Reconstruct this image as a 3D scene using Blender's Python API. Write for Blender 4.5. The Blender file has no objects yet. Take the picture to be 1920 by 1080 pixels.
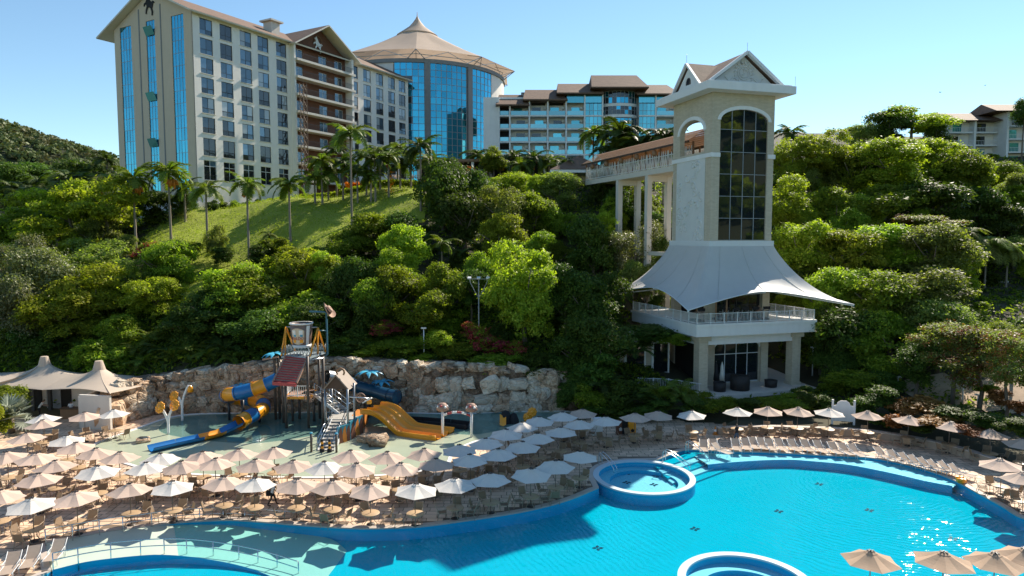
import bpy, bmesh, math, random
import numpy as np
from mathutils import Vector, Matrix, geometry, noise as mnoise

rnd = random.Random(11)
NP = np.random.default_rng(5)
SC = bpy.context.scene
COL = SC.collection
rad = math.radians

# ------------------------------------------------------------------ camera, sky, sun, exposure
CAM_H, FPX, PITCH = 17.5, 1280.0, math.atan((540 - 445) / 1280.0)
cam_data = bpy.data.cameras.new('camera')
cam_data.lens, cam_data.sensor_width = 24.0, 36.0
cam_data.clip_start, cam_data.clip_end = 0.5, 5000
cam = bpy.data.objects.new('camera', cam_data)
COL.objects.link(cam)
cam.location = (0, 0, CAM_H)
cam.rotation_euler = (math.pi / 2 - PITCH, 0, 0)
SC.camera = cam

SUN_AZ, SUN_EL = rad(37.0), rad(39.0)      # azimuth from +Y towards +X
world = bpy.data.worlds.new('World')
SC.world = world
world.use_nodes = True
wn = world.node_tree
sky = wn.nodes.new('ShaderNodeTexSky')
sky.sky_type = 'NISHITA'
sky.sun_disc = False
sky.sun_elevation, sky.sun_rotation = SUN_EL, SUN_AZ
sky.air_density, sky.dust_density, sky.ozone_density = 0.9, 0.0, 1.6
grade = wn.nodes.new('ShaderNodeMix'); grade.data_type = 'RGBA'; grade.blend_type = 'MULTIPLY'; grade.inputs[0].default_value = 1.0
grade.inputs[7].default_value = (0.84, 0.945, 0.915, 1)     # colour grade: tints the sky slightly green-blue
wn.links.new(sky.outputs[0], grade.inputs[6]); wn.links.new(grade.outputs[2], wn.nodes['Background'].inputs[0])
wn.nodes['Background'].inputs[1].default_value = 0.112

sd = bpy.data.lights.new('sun', 'SUN')
sd.energy, sd.angle, sd.color = 4.9, rad(0.5), (1.0, 0.90, 0.76)
sun = bpy.data.objects.new('sun', sd)
COL.objects.link(sun)
sun_dir = Vector((math.sin(SUN_AZ) * math.cos(SUN_EL), math.cos(SUN_AZ) * math.cos(SUN_EL), math.sin(SUN_EL)))
sun.rotation_euler = (-sun_dir).to_track_quat('-Z', 'Y').to_euler()
sun.location = (60, 80, 120)
SC.view_settings.view_transform = 'Standard'
SC.view_settings.look = 'None'
SC.view_settings.exposure = 0.78
SC.view_settings.gamma = 1.0
SC.view_settings.use_curve_mapping = False
SC.cycles.max_bounces = 6
SC.cycles.transparent_max_bounces = 12
SC.cycles.caustics_reflective = False
SC.cycles.caustics_refractive = False
SC.cycles.use_denoising = True

# ------------------------------------------------------------------ where a sight line meets the place
CP, SP = math.cos(PITCH), math.sin(PITCH)
def ray(px, py):
    dx, dy = (px - 960) / FPX, (540 - py) / FPX
    return Vector((dx, CP + dy * SP, -SP + dy * CP))
def G(px, py, z=0.0):
    r = ray(px, py); k = (z - CAM_H) / r.z
    return Vector((r.x * k, r.y * k, z))
def D(px, py, Y):
    r = ray(px, py); k = Y / r.y
    return Vector((r.x * k, Y, CAM_H + r.z * k))

# ------------------------------------------------------------------ objects
def tag(o, label=None, cat=None, group=None, kind=None):
    if label: o['label'] = label
    if cat: o['category'] = cat
    if group: o['group'] = group
    if kind: o['kind'] = kind
    return o
def thing(name, label, cat, loc=(0, 0, 0), rz=0.0, group=None):
    o = bpy.data.objects.new(name, None)
    o.empty_display_size = 0.3
    COL.objects.link(o)
    o.location = loc; o.rotation_euler = (0, 0, rz)
    return tag(o, label, cat, group)
def inst(name, mesh, parent=None, loc=(0, 0, 0), rot=(0, 0, 0), scale=(1, 1, 1)):
    o = bpy.data.objects.new(name, mesh)
    COL.objects.link(o)
    o.parent = parent
    o.location = loc; o.rotation_euler = rot
    o.scale = scale if hasattr(scale, '__len__') else (scale,) * 3
    return o

def wall_boxes(b, xb, holes, z0, ztop, put):
    """a wall with openings as plain blocks: columns between the x breaks, cut where an opening is; ztop(x) is the upper edge"""
    xs = sorted(set(xb + [h[0] for h in holes] + [h[1] for h in holes]))
    for xa, xc in zip(xs, xs[1:]):
        if xc - xa < 1e-5: continue
        xm = (xa + xc) / 2; z = z0
        for h in sorted([h for h in holes if h[0] <= xm <= h[1]], key=lambda h: h[2]):
            put(b, xa, xc, z, h[2], h[2]); z = h[3]
        put(b, xa, xc, z, ztop(xa), ztop(xc))
class MB:
    """collects boxes, bars, tubes, sheets; mesh() makes one mesh of them"""
    def __init__(s): s.v, s.f, s.m, s.sm, s.cur, s.smooth = [], [], [], [], 0, False
    def add(s, vs, fs, M=None, smooth=None):
        o = len(s.v)
        s.v += [tuple(M @ Vector(v)) for v in vs] if M is not None else [tuple(v) for v in vs]
        for f in fs:
            s.f.append(tuple(i + o for i in f)); s.m.append(s.cur); s.sm.append(s.smooth if smooth is None else smooth)
        return s
    def box(s, c, d, rz=0.0, M=None):
        x, y, z = d[0] / 2, d[1] / 2, d[2] / 2
        vs = [Vector((a * x, b * y, e * z)) for e in (-1, 1) for b in (-1, 1) for a in (-1, 1)]
        R = Matrix.Translation(c) @ Matrix.Rotation(rz, 4, 'Z')
        if M is not None: R = M @ R
        return s.add(vs, [(0, 2, 3, 1), (4, 5, 7, 6), (0, 1, 5, 4), (2, 6, 7, 3), (0, 4, 6, 2), (1, 3, 7, 5)], R, False)
    def bb(s, x0, x1, y0, y1, z0, z1):
        return s.box(((x0 + x1) / 2, (y0 + y1) / 2, (z0 + z1) / 2), (x1 - x0, y1 - y0, z1 - z0))
    def bar(s, a, b, w, h=None):
        a, b = Vector(a), Vector(b); d = b - a
        if d.length < 1e-6: return s
        q = d.to_track_quat('Z', 'Y').to_matrix().to_4x4()
        return s.box((0, 0, 0), (w, h or w, d.length), 0, Matrix.Translation((a + b) / 2) @ q)
    def tube(s, pts, r, n=6, cap=True):
        pts = [Vector(p) for p in pts]; rs = r if hasattr(r, '__len__') else [r] * len(pts)
        o = len(s.v); up = Vector((0, 0, 1)); prev = None
        for i, p in enumerate(pts):
            t = (pts[min(i + 1, len(pts) - 1)] - pts[max(i - 1, 0)]).normalized()
            if prev is None:
                x = t.cross(up if abs(t.z) < 0.95 else Vector((1, 0, 0))).normalized()
            else:
                x = (prev - t * prev.dot(t)).normalized()
            prev = x; y = t.cross(x)
            for k in range(n):
                a = 2 * math.pi * k / n
                s.v.append(tuple(p + (x * math.cos(a) + y * math.sin(a)) * rs[i]))
        for i in range(len(pts) - 1):
            for k in range(n):
                s.f.append((o + i * n + k, o + i * n + (k + 1) % n, o + (i + 1) * n + (k + 1) % n, o + (i + 1) * n + k))
                s.m.append(s.cur); s.sm.append(True)
        if cap:
            s.f.append(tuple(o + k for k in range(n))[::-1]); s.m.append(s.cur); s.sm.append(False)
            e = o + (len(pts) - 1) * n
            s.f.append(tuple(e + k for k in range(n))); s.m.append(s.cur); s.sm.append(False)
        return s
    def lathe(s, prof, n=16, c=(0, 0, 0), a0=0.0, a1=2 * math.pi, smooth=True):
        full = abs(a1 - a0 - 2 * math.pi) < 1e-6; cols = n if full else n + 1
        vs = []
        for r, z in prof:
            for k in range(cols):
                a = a0 + (a1 - a0) * k / n
                vs.append((c[0] + r * math.cos(a), c[1] + r * math.sin(a), c[2] + z))
        fs = []
        for i in range(len(prof) - 1):
            for k in range(n):
                k2 = (k + 1) % cols
                fs.append((i * cols + k, i * cols + k2, (i + 1) * cols + k2, (i + 1) * cols + k))
        return s.add(vs, fs, None, smooth)
    def poly(s, outer, holes=(), th=0.1, M=None):
        """flat outline in x,y with holes, th thick along +z; M places it"""
        loops = [list(outer)] + [list(h) for h in holes]
        tri = geometry.tessellate_polygon([[Vector((p[0], p[1], 0)) for p in l] for l in loops])
        flat = [p for l in loops for p in l]; n = len(flat)
        vs = [Vector((p[0], p[1], 0)) for p in flat] + [Vector((p[0], p[1], th)) for p in flat]
        fs = []
        for t in tri:
            a, b, c = [Vector((flat[i][0], flat[i][1], 0)) for i in t]
            if (b - a).cross(c - a).z < 0: t = (t[0], t[2], t[1])
            fs.append((t[0], t[2], t[1])); 
            if th: fs.append(tuple(i + n for i in t))
        if th:
            o = 0
            for l in loops:
                for i in range(len(l)):
                    j = (i + 1) % len(l); fs.append((o + i, o + j, o + j + n, o + i + n))
                o += len(l)
        else:
            fs = [f[::-1] for f in fs]
        return s.add(vs, fs, M, False)
    def grid(s, fn, nu, nv, smooth=True):
        vs = [fn(i / nu, j / nv) for j in range(nv + 1) for i in range(nu + 1)]
        w = nu + 1
        return s.add(vs, [(j * w + i, j * w + i + 1, (j + 1) * w + i + 1, (j + 1) * w + i) for j in range(nv) for i in range(nu)], None, smooth)
    def mesh(s, name, mats):
        me = bpy.data.meshes.new(name)
        me.from_pydata(s.v, [], s.f)
        for m in (mats if isinstance(mats, (list, tuple)) else [mats]): me.materials.append(m)
        me.polygons.foreach_set('material_index', s.m)
        me.polygons.foreach_set('use_smooth', s.sm)
        me.update()
        return me
    def build(s, name, mats, parent=None, loc=(0, 0, 0), rot=(0, 0, 0), scale=(1, 1, 1)):
        return inst(name, s.mesh(name, mats), parent, loc, rot, scale)

def np_mesh(name, verts, quads, mat, mi=None):
    me = bpy.data.meshes.new(name)
    nv, nf = len(verts), len(quads); k = quads.shape[1]
    me.vertices.add(nv); me.vertices.foreach_set('co', np.asarray(verts, np.float32).ravel())
    me.loops.add(nf * k); me.loops.foreach_set('vertex_index', np.asarray(quads, np.int32).ravel())
    me.polygons.add(nf)
    me.polygons.foreach_set('loop_start', np.arange(0, nf * k, k, dtype=np.int32))
    me.polygons.foreach_set('loop_total', np.full(nf, k, np.int32))
    for m in (mat if isinstance(mat, (list, tuple)) else [mat]): me.materials.append(m)
    if mi is not None: me.polygons.foreach_set('material_index', np.asarray(mi, np.int32))
    me.update(calc_edges=True); me.validate()
    return me

# ------------------------------------------------------------------ materials
def nd(nt, t, **kw):
    n = nt.nodes.new(t)
    for k, v in kw.items(): setattr(n, k, v)
    return n
def mat(name, col, rough=0.6, var=0.15, scale=1.5, bump=0.0, bscale=20.0, island=0.0, objr=0.0, metal=0.0, spec=0.5, coat=0.0, trans=0.0, stain=0.0):
    m = bpy.data.materials.new(name); m.use_nodes = True
    nt = m.node_tree; b = nt.nodes['Principled BSDF']; L = nt.links.new
    b.inputs['Roughness'].default_value = rough
    b.inputs['Metallic'].default_value = metal
    b.inputs['Specular IOR Level'].default_value = spec
    if coat: b.inputs['Coat Weight'].default_value = coat; b.inputs['Coat Roughness'].default_value = 0.1
    tc = nd(nt, 'ShaderNodeTexCoord')
    val = None
    def acc(sock, amt):
        nonlocal val
        mr = nd(nt, 'ShaderNodeMapRange'); mr.inputs[3].default_value = 1 - amt; mr.inputs[4].default_value = 1 + amt
        L(sock, mr.inputs[0])
        if val is None: val = mr.outputs[0]
        else:
            mu = nd(nt, 'ShaderNodeMath', operation='MULTIPLY'); L(val, mu.inputs[0]); L(mr.outputs[0], mu.inputs[1]); val = mu.outputs[0]
    if var:
        n = nd(nt, 'ShaderNodeTexNoise'); n.inputs['Scale'].default_value = scale; n.inputs['Detail'].default_value = 6
        n.inputs['Roughness'].default_value = 0.65
        L(tc.outputs['Object'], n.inputs['Vector']); acc(n.outputs['Fac'], var * 1.8)
    if stain:
        mp = nd(nt, 'ShaderNodeMapping'); mp.inputs['Scale'].default_value = (1.3, 1.3, 0.12)
        n = nd(nt, 'ShaderNodeTexNoise'); n.inputs['Scale'].default_value = 1.4; n.inputs['Detail'].default_value = 5
        L(tc.outputs['Object'], mp.inputs[0]); L(mp.outputs[0], n.inputs['Vector']); acc(n.outputs['Fac'], stain)
    if island:
        g = nd(nt, 'ShaderNodeNewGeometry'); acc(g.outputs['Random Per Island'], island)
    if objr:
        o = nd(nt, 'ShaderNodeObjectInfo'); acc(o.outputs['Random'], objr)
    if val is not None:
        mx = nd(nt, 'ShaderNodeVectorMath', operation='SCALE'); mx.inputs[0].default_value = col[:3]
        L(val, mx.inputs['Scale']); L(mx.outputs[0], b.inputs['Base Color'])
    else:
        b.inputs['Base Color'].default_value = (*col[:3], 1)
    if bump:
        n = nd(nt, 'ShaderNodeTexNoise'); n.inputs['Scale'].default_value = bscale; n.inputs['Detail'].default_value = 5
        L(tc.outputs['Object'], n.inputs['Vector'])
        bp = nd(nt, 'ShaderNodeBump'); bp.inputs['Strength'].default_value = bump; bp.inputs['Distance'].default_value = 0.05
        L(n.outputs['Fac'], bp.inputs['Height']); L(bp.outputs[0], b.inputs['Normal'])
    if trans:
        t = nd(nt, 'ShaderNodeBsdfTranslucent'); t.inputs[0].default_value = (*col[:3], 1)
        if val is not None: L(mx.outputs[0], t.inputs[0])
        ms = nd(nt, 'ShaderNodeMixShader'); ms.inputs[0].default_value = trans
        L(b.outputs[0], ms.inputs[1]); L(t.outputs[0], ms.inputs[2]); L(ms.outputs[0], nt.nodes['Material Output'].inputs[0])
    return m
def leaf_mat(name, c1, c2, trans=0.48, tcol=None, objr=0.25, gloss=0.12):
    """leaves: each leaf its own shade between c1 and c2, light passing through"""
    m = bpy.data.materials.new(name); m.use_nodes = True
    nt = m.node_tree; b = nt.nodes['Principled BSDF']; L = nt.links.new
    g = nd(nt, 'ShaderNodeNewGeometry'); o = nd(nt, 'ShaderNodeObjectInfo')
    mx = nd(nt, 'ShaderNodeMix', data_type='RGBA')
    mx.inputs[6].default_value = (*c1, 1); mx.inputs[7].default_value = (*c2, 1)
    L(g.outputs['Random Per Island'], mx.inputs[0])
    hs = nd(nt, 'ShaderNodeHueSaturation')
    for k, lo, hi in (('Hue', 0.478, 0.515), ('Value', 1 - objr, 1 + objr)):
        mr = nd(nt, 'ShaderNodeMapRange'); mr.inputs[3].default_value = lo; mr.inputs[4].default_value = hi
        L(o.outputs['Random'], mr.inputs[0]); L(mr.outputs[0], hs.inputs[k])
    L(mx.outputs[2], hs.inputs['Color']); L(hs.outputs[0], b.inputs['Base Color'])
    b.inputs['Roughness'].default_value = 0.5; b.inputs['Specular IOR Level'].default_value = gloss
    t = nd(nt, 'ShaderNodeBsdfTranslucent')
    v = nd(nt, 'ShaderNodeMix', data_type='RGBA', blend_type='MULTIPLY'); v.inputs[0].default_value = 1
    v.inputs[7].default_value = (*(tcol or (1.75, 2.05, 0.55)), 1)
    L(hs.outputs[0], v.inputs[6]); L(v.outputs[2], t.inputs[0])
    ms = nd(nt, 'ShaderNodeMixShader'); ms.inputs[0].default_value = trans
    L(b.outputs[0], ms.inputs[1]); L(t.outputs[0], ms.inputs[2]); L(ms.outputs[0], nt.nodes['Material Output'].inputs[0])
    return m
def water_fresnel(nt):
    lw = nd(nt, 'ShaderNodeLayerWeight'); lw.inputs[0].default_value = 0.5; lw.name = 'facing'
    pw = nd(nt, 'ShaderNodeMath', operation='POWER'); pw.inputs[1].default_value = 5.0
    ma = nd(nt, 'ShaderNodeMath', operation='MULTIPLY_ADD'); ma.inputs[1].default_value = 0.6; ma.inputs[2].default_value = 0.02
    nt.links.new(lw.outputs['Facing'], pw.inputs[0]); nt.links.new(pw.outputs[0], ma.inputs[0]); return ma
def glass_mat(name, col, metal=0.5, rough=0.05, objr=0.15, wob=0.012):
    m = mat(name, col, rough, 0, objr=objr, metal=metal, spec=0.9)
    nt = m.node_tree; b = nt.nodes['Principled BSDF']; L = nt.links.new
    tc = nd(nt, 'ShaderNodeTexCoord'); n = nd(nt, 'ShaderNodeTexNoise'); n.inputs['Scale'].default_value = 0.8; n.inputs['Detail'].default_value = 1
    L(tc.outputs['Object'], n.inputs['Vector'])
    bp = nd(nt, 'ShaderNodeBump'); bp.inputs['Strength'].default_value = 0.12; bp.inputs['Distance'].default_value = wob * 4
    L(n.outputs['Fac'], bp.inputs['Height']); L(bp.outputs[0], b.inputs['Normal'])
    return m
def brick_mat(name, col, sx, sy, mortar=0.85, rough=0.75, vert='XZ'):
    m = mat(name, col, rough, 0.1, 0.6, stain=0.12)
    nt = m.node_tree; b = nt.nodes['Principled BSDF']; L = nt.links.new
    tc = nd(nt, 'ShaderNodeTexCoord'); sep = nd(nt, 'ShaderNodeSeparateXYZ'); L(tc.outputs['Object'], sep.inputs[0])
    ad = nd(nt, 'ShaderNodeMath', operation='ADD'); L(sep.outputs[0], ad.inputs[0]); L(sep.outputs[1], ad.inputs[1])
    cb = nd(nt, 'ShaderNodeCombineXYZ'); L(ad.outputs[0], cb.inputs[0]); L(sep.outputs[2], cb.inputs[1])
    br = nd(nt, 'ShaderNodeTexBrick'); br.inputs['Scale'].default_value = 1
    br.inputs['Brick Width'].default_value = sx; br.inputs['Row Height'].default_value = sy
    br.inputs['Mortar Size'].default_value = 0.012
    br.inputs['Color1'].default_value = (1, 1, 1, 1); br.inputs['Color2'].default_value = (.86, .85, .83, 1)
    br.inputs['Mortar'].default_value = (mortar,) * 3 + (1,)
    L(cb.outputs[0], br.inputs['Vector'])
    old = b.inputs['Base Color'].links[0].from_socket
    mx = nd(nt, 'ShaderNodeMix', data_type='RGBA', blend_type='MULTIPLY'); mx.inputs[0].default_value = 1
    L(old, mx.inputs[6]); L(br.outputs['Color'], mx.inputs[7]); L(mx.outputs[2], b.inputs['Base Color'])
    return m

M = {}
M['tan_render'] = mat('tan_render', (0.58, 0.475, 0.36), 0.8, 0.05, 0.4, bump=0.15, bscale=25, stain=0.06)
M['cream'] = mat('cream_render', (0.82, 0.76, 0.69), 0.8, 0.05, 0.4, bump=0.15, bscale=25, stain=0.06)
M['cream_trim'] = mat('cream_trim', (0.66, 0.60, 0.52), 0.7, 0.05, stain=0.08)
M['brown_wall'] = mat('brown_wall', (0.155, 0.062, 0.032), 0.8, 0.12, 0.8, stain=0.1)
M['roof_tile'] = mat('roof_tile', (0.165, 0.098, 0.063), 0.8, 0.3, 1.1, bump=0.5, bscale=9)
M['roof_dark'] = mat('roof_dark', (0.05, 0.045, 0.04), 0.7, 0.2)
M['white'] = mat('white_paint', (0.79, 0.78, 0.76), 0.55, 0.05, 0.6, stain=0.08)
M['white_metal'] = mat('white_metal', (0.70, 0.71, 0.71), 0.4, 0.04)
M['dark_frame'] = mat('dark_frame', (0.03, 0.032, 0.035), 0.4, 0)
M['grey_frame'] = mat('grey_frame', (0.28, 0.30, 0.32), 0.4, 0.05)
M['window_glass'] = glass_mat('window_glass', (0.09, 0.14, 0.18), 0.35, 0.06, 0.6)
M['curtain_glass'] = glass_mat('curtain_glass', (0.36, 0.37, 0.37), 0.1, 0.08, 0.25)
M['dark_glass'] = glass_mat('dark_glass', (0.012, 0.016, 0.02), 0.0, 0.04, 0.3)
M['blue_glass'] = glass_mat('blue_glass', (0.05, 0.36, 0.50), 0.85, 0.05, 0.12)
M['teal_glass'] = glass_mat('teal_glass', (0.12, 0.46, 0.53), 0.6, 0.08, 0.2)
M['rail_glass'] = glass_mat('rail_glass', (0.22, 0.55, 0.63), 0.3, 0.1, 0.2)
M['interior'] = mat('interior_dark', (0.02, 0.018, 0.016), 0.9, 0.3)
M['grey_conc'] = mat('grey_column', (0.22, 0.225, 0.23), 0.8, 0.1, stain=0.1)
M['membrane'] = mat('membrane', (0.62, 0.48, 0.36), 0.65, 0.07, 0.3, trans=0.3, stain=0.0)
M['membrane_white'] = mat('membrane_white', (0.66, 0.65, 0.62), 0.55, 0.05, 0.5, trans=0.22, bump=0.25, bscale=0.9)
M['membrane_tan'] = mat('membrane_tan', (0.72, 0.60, 0.48), 0.6, 0.06, 0.6, trans=0.32, bump=0.15, bscale=2)
M['steel'] = mat('steel', (0.35, 0.36, 0.37), 0.35, 0.1, metal=0.8)
M['chrome'] = mat('chrome', (0.62, 0.64, 0.66), 0.18, 0.0, metal=1.0)
M['tower_brick'] = brick_mat('tower_brick', (0.58, 0.50, 0.38), 0.42, 0.12)
M['tower_relief'] = mat('tower_relief', (0.66, 0.65, 0.62), 0.7, 0.06, 0.8)
M['wood_roof'] = mat('bridge_shingle', (0.36, 0.20, 0.10), 0.75, 0.2, 2, objr=0.2)
M['dark_wood'] = mat('dark_wood', (0.06, 0.035, 0.022), 0.6, 0.2)
M['wood'] = mat('wood', (0.26, 0.14, 0.07), 0.6, 0.2, 3)
M['canvas_white'] = mat('canvas_white', (0.73, 0.68, 0.615), 0.8, 0.03, 2.0, objr=0.05, trans=0.15, bump=0.15, bscale=5)
M['canvas_beige'] = mat('canvas_beige', (0.62, 0.465, 0.37), 0.8, 0.04, 2.0, objr=0.09, trans=0.15, bump=0.15, bscale=5)
M['canvas_tan'] = mat('canvas_tan', (0.50, 0.35, 0.235), 0.8, 0.04, 2.0, objr=0.05, trans=0.15, bump=0.15, bscale=5)
M['pole'] = mat('parasol_pole', (0.17, 0.13, 0.10), 0.4, 0.1)
M['table'] = mat('table_top', (0.43, 0.30, 0.175), 0.5, 0.12, 4, objr=0.12)
M['sling'] = mat('sling_fabric', (0.30, 0.21, 0.135), 0.8, 0.1, 6, objr=0.15, trans=0.2)
M['chair_frame'] = mat('chair_frame', (0.36, 0.28, 0.20), 0.4, 0.08, objr=0.15)
M['base_dark'] = mat('table_base', (0.045, 0.035, 0.03), 0.5, 0.1)
M['lounger'] = mat('lounger_sling', (0.46, 0.36, 0.28), 0.8, 0.08, 5, objr=0.08, trans=0.15)
M['yellow'] = mat('yellow_plastic', (0.86, 0.34, 0.01), 0.32, 0.06, 1.2, coat=0.3)
M['blue'] = mat('blue_plastic', (0.012, 0.16, 0.42), 0.32, 0.06, 1.2, coat=0.3)
M['dark_blue'] = mat('dark_blue_plastic', (0.008, 0.055, 0.11), 0.25, 0.06, 1.2, coat=0.3)
M['teal_leaf'] = mat('teal_plastic', (0.06, 0.38, 0.56), 0.4, 0.12, 1.5, objr=0.2)
M['red'] = mat('red_paint', (0.42, 0.06, 0.06), 0.5, 0.12)
M['plank'] = mat('weathered_plank', (0.36, 0.22, 0.16), 0.7, 0.15, 3, objr=0.15)
M['step'] = mat('grey_step', (0.42, 0.40, 0.36), 0.7, 0.12)
M['hut_roof'] = mat('hut_roof', (0.26, 0.20, 0.16), 0.55, 0.15, 2)
M['hut_gable'] = mat('hut_gable', (0.085, 0.045, 0.028), 0.7, 0.2, 2)
M['post'] = mat('brown_post', (0.10, 0.075, 0.06), 0.45, 0.15)
M['stone'] = mat('boulder', (0.43, 0.315, 0.22), 0.9, 0.55, 1.6, bump=1.0, bscale=3, objr=0.45)
M['stone_pale'] = mat('pale_boulder', (0.62, 0.53, 0.42), 0.9, 0.3, 0.9, bump=1.0, bscale=4, objr=0.15)
M['rubble'] = mat('rubble', (0.20, 0.15, 0.105), 0.95, 0.35, 0.9, bump=0.9, bscale=3)
def stone_mat(name, cols, objr):
    m = mat(name, (1, 1, 1), 0.9, 0.0, bump=0.0); nt = m.node_tree; b = nt.nodes['Principled BSDF']; L = nt.links.new
    tc = nd(nt, 'ShaderNodeTexCoord'); oi = nd(nt, 'ShaderNodeObjectInfo'); ad = nd(nt, 'ShaderNodeVectorMath', operation='ADD')
    sc_ = nd(nt, 'ShaderNodeVectorMath', operation='SCALE'); sc_.inputs['Scale'].default_value = 37.0
    cb = nd(nt, 'ShaderNodeCombineXYZ'); L(oi.outputs['Random'], cb.inputs[0]); L(oi.outputs['Random'], cb.inputs[2]); L(cb.outputs[0], sc_.inputs[0])
    L(tc.outputs['Object'], ad.inputs[0]); L(sc_.outputs[0], ad.inputs[1])
    n = nd(nt, 'ShaderNodeTexNoise'); n.inputs['Scale'].default_value = 1.7; n.inputs['Detail'].default_value = 8; n.inputs['Roughness'].default_value = 0.7; n.inputs['Distortion'].default_value = 0.6
    L(ad.outputs[0], n.inputs['Vector'])
    rp = nd(nt, 'ShaderNodeValToRGB'); e = rp.color_ramp.elements; e[0].position = 0.30; e[0].color = (*cols[0], 1); e[1].position = 0.72; e[1].color = (*cols[-1], 1)
    for k, c in enumerate(cols[1:-1]): q = e.new(0.30 + 0.42 * (k + 1) / (len(cols) - 1)); q.color = (*c, 1)
    L(n.outputs['Fac'], rp.inputs[0])
    hv = nd(nt, 'ShaderNodeHueSaturation'); mr = nd(nt, 'ShaderNodeMapRange'); mr.inputs[3].default_value = 1 - objr; mr.inputs[4].default_value = 1 + objr
    L(oi.outputs['Random'], mr.inputs[0]); L(mr.outputs[0], hv.inputs['Value']); L(rp.outputs[0], hv.inputs['Color']); L(hv.outputs[0], b.inputs['Base Color'])
    vo = nd(nt, 'ShaderNodeTexVoronoi', feature='DISTANCE_TO_EDGE'); vo.inputs['Scale'].default_value = 2.6; L(ad.outputs[0], vo.inputs['Vector'])
    mn = nd(nt, 'ShaderNodeMath', operation='MINIMUM'); mn.inputs[1].default_value = 0.12; L(vo.outputs['Distance'], mn.inputs[0])
    ma = nd(nt, 'ShaderNodeMath', operation='MULTIPLY_ADD'); ma.inputs[1].default_value = 4.0; L(mn.outputs[0], ma.inputs[0]); L(n.outputs['Fac'], ma.inputs[2])
    bp = nd(nt, 'ShaderNodeBump'); bp.inputs['Strength'].default_value = 1.0; bp.inputs['Distance'].default_value = 0.16; L(ma.outputs[0], bp.inputs['Height']); L(bp.outputs[0], b.inputs['Normal'])
    return m
M['stone'] = stone_mat('boulder', [(0.13, 0.08, 0.05), (0.40, 0.26, 0.16), (0.60, 0.45, 0.31), (0.70, 0.58, 0.44)], 0.3)
M['stone_pale'] = stone_mat('pale_boulder', [(0.26, 0.17, 0.11), (0.55, 0.44, 0.32), (0.72, 0.63, 0.50), (0.76, 0.70, 0.60)], 0.15)
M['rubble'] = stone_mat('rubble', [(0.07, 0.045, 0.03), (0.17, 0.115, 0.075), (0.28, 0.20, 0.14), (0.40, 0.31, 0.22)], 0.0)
M['tower_glass'] = glass_mat('tower_glass', (0.012, 0.016, 0.02), 0.0, 0.03, 0.2, 0.008)
M['tower_glass'].node_tree.nodes['Principled BSDF'].inputs['IOR'].default_value = 1.75
M['bark'] = mat('bark', (0.16, 0.125, 0.095), 0.9, 0.3, 4, bump=0.4, bscale=10)
M['bark_pale'] = mat('pale_bark', (0.36, 0.30, 0.24), 0.85, 0.25, 4)
M['palm_trunk'] = mat('palm_trunk', (0.27, 0.22, 0.175), 0.85, 0.25, 3, bump=0.3, bscale=6)
M['orange_fruit'] = mat('palm_fruit', (0.60, 0.20, 0.02), 0.6, 0.3, 5, bump=0.8, bscale=9)
M['leaf_mid'] = leaf_mat('leaf_mid', (0.09, 0.14, 0.016), (0.28, 0.33, 0.04))
M['leaf_bright'] = leaf_mat('leaf_bright', (0.14, 0.20, 0.02), (0.40, 0.44, 0.055))
M['leaf_dark'] = leaf_mat('leaf_dark', (0.038, 0.075, 0.016), (0.11, 0.16, 0.024), 0.28)
M['leaf_olive'] = leaf_mat('leaf_olive', (0.10, 0.13, 0.035), (0.28, 0.31, 0.09))
M['leaf_pale'] = leaf_mat('leaf_pale', (0.11, 0.125, 0.05), (0.22, 0.225, 0.10), 0.3, gloss=0.5)
M['leaf_red'] = leaf_mat('leaf_red', (0.25, 0.02, 0.035), (0.40, 0.09, 0.08), 0.3, (1.3, 0.6, 0.6), 0.15)
M['leaf_orange'] = leaf_mat('leaf_orange', (0.20, 0.085, 0.02), (0.34, 0.17, 0.06), 0.3, (1.3, 1.0, 0.6), 0.15)
M['flower_orange'] = leaf_mat('flower_orange', (0.70, 0.20, 0.008), (0.85, 0.32, 0.02), 0.2, (1, 0.8, 0.4), 0.1)
M['flower_white'] = leaf_mat('flower_white', (0.7, 0.66, 0.6), (0.8, 0.7, 0.66), 0.2, (1, 1, 1), 0.1)
M['palm_leaf'] = leaf_mat('palm_leaf', (0.075, 0.115, 0.018), (0.17, 0.21, 0.035), 0.32)
M['palm_dark'] = leaf_mat('palm_dark', (0.035, 0.06, 0.016), (0.085, 0.12, 0.025), 0.25)
M['palm_silver'] = leaf_mat('palm_silver', (0.22, 0.25, 0.19), (0.34, 0.37, 0.29), 0.2, (1, 1, 0.8))
M['ground'] = mat('slope_soil', (0.055, 0.05, 0.024), 0.95, 0.35, 0.35, bump=0.6, bscale=4)
M['sand'] = mat('sandy_path', (0.48, 0.36, 0.26), 0.95, 0.25, 1.0, bump=0.4, bscale=8)
M['skin'] = mat('skin', (0.30, 0.16, 0.10), 0.6, 0)
M['shirt'] = mat('white_shirt', (0.72, 0.72, 0.72), 0.8, 0.05)
M['black'] = mat('black_cloth', (0.012, 0.012, 0.014), 0.8, 0.1)
M['jeans'] = mat('blue_jeans', (0.05, 0.10, 0.17), 0.85, 0.1)
M['hair'] = mat('dark_hair', (0.015, 0.011, 0.009), 0.6, 0.1)
M['wicker'] = mat('black_wicker', (0.025, 0.02, 0.018), 0.6, 0.2, 8, bump=0.5, bscale=40)
M['patio'] = mat('patio_paving', (0.66, 0.60, 0.53), 0.7, 0.12, 1.5)

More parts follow.
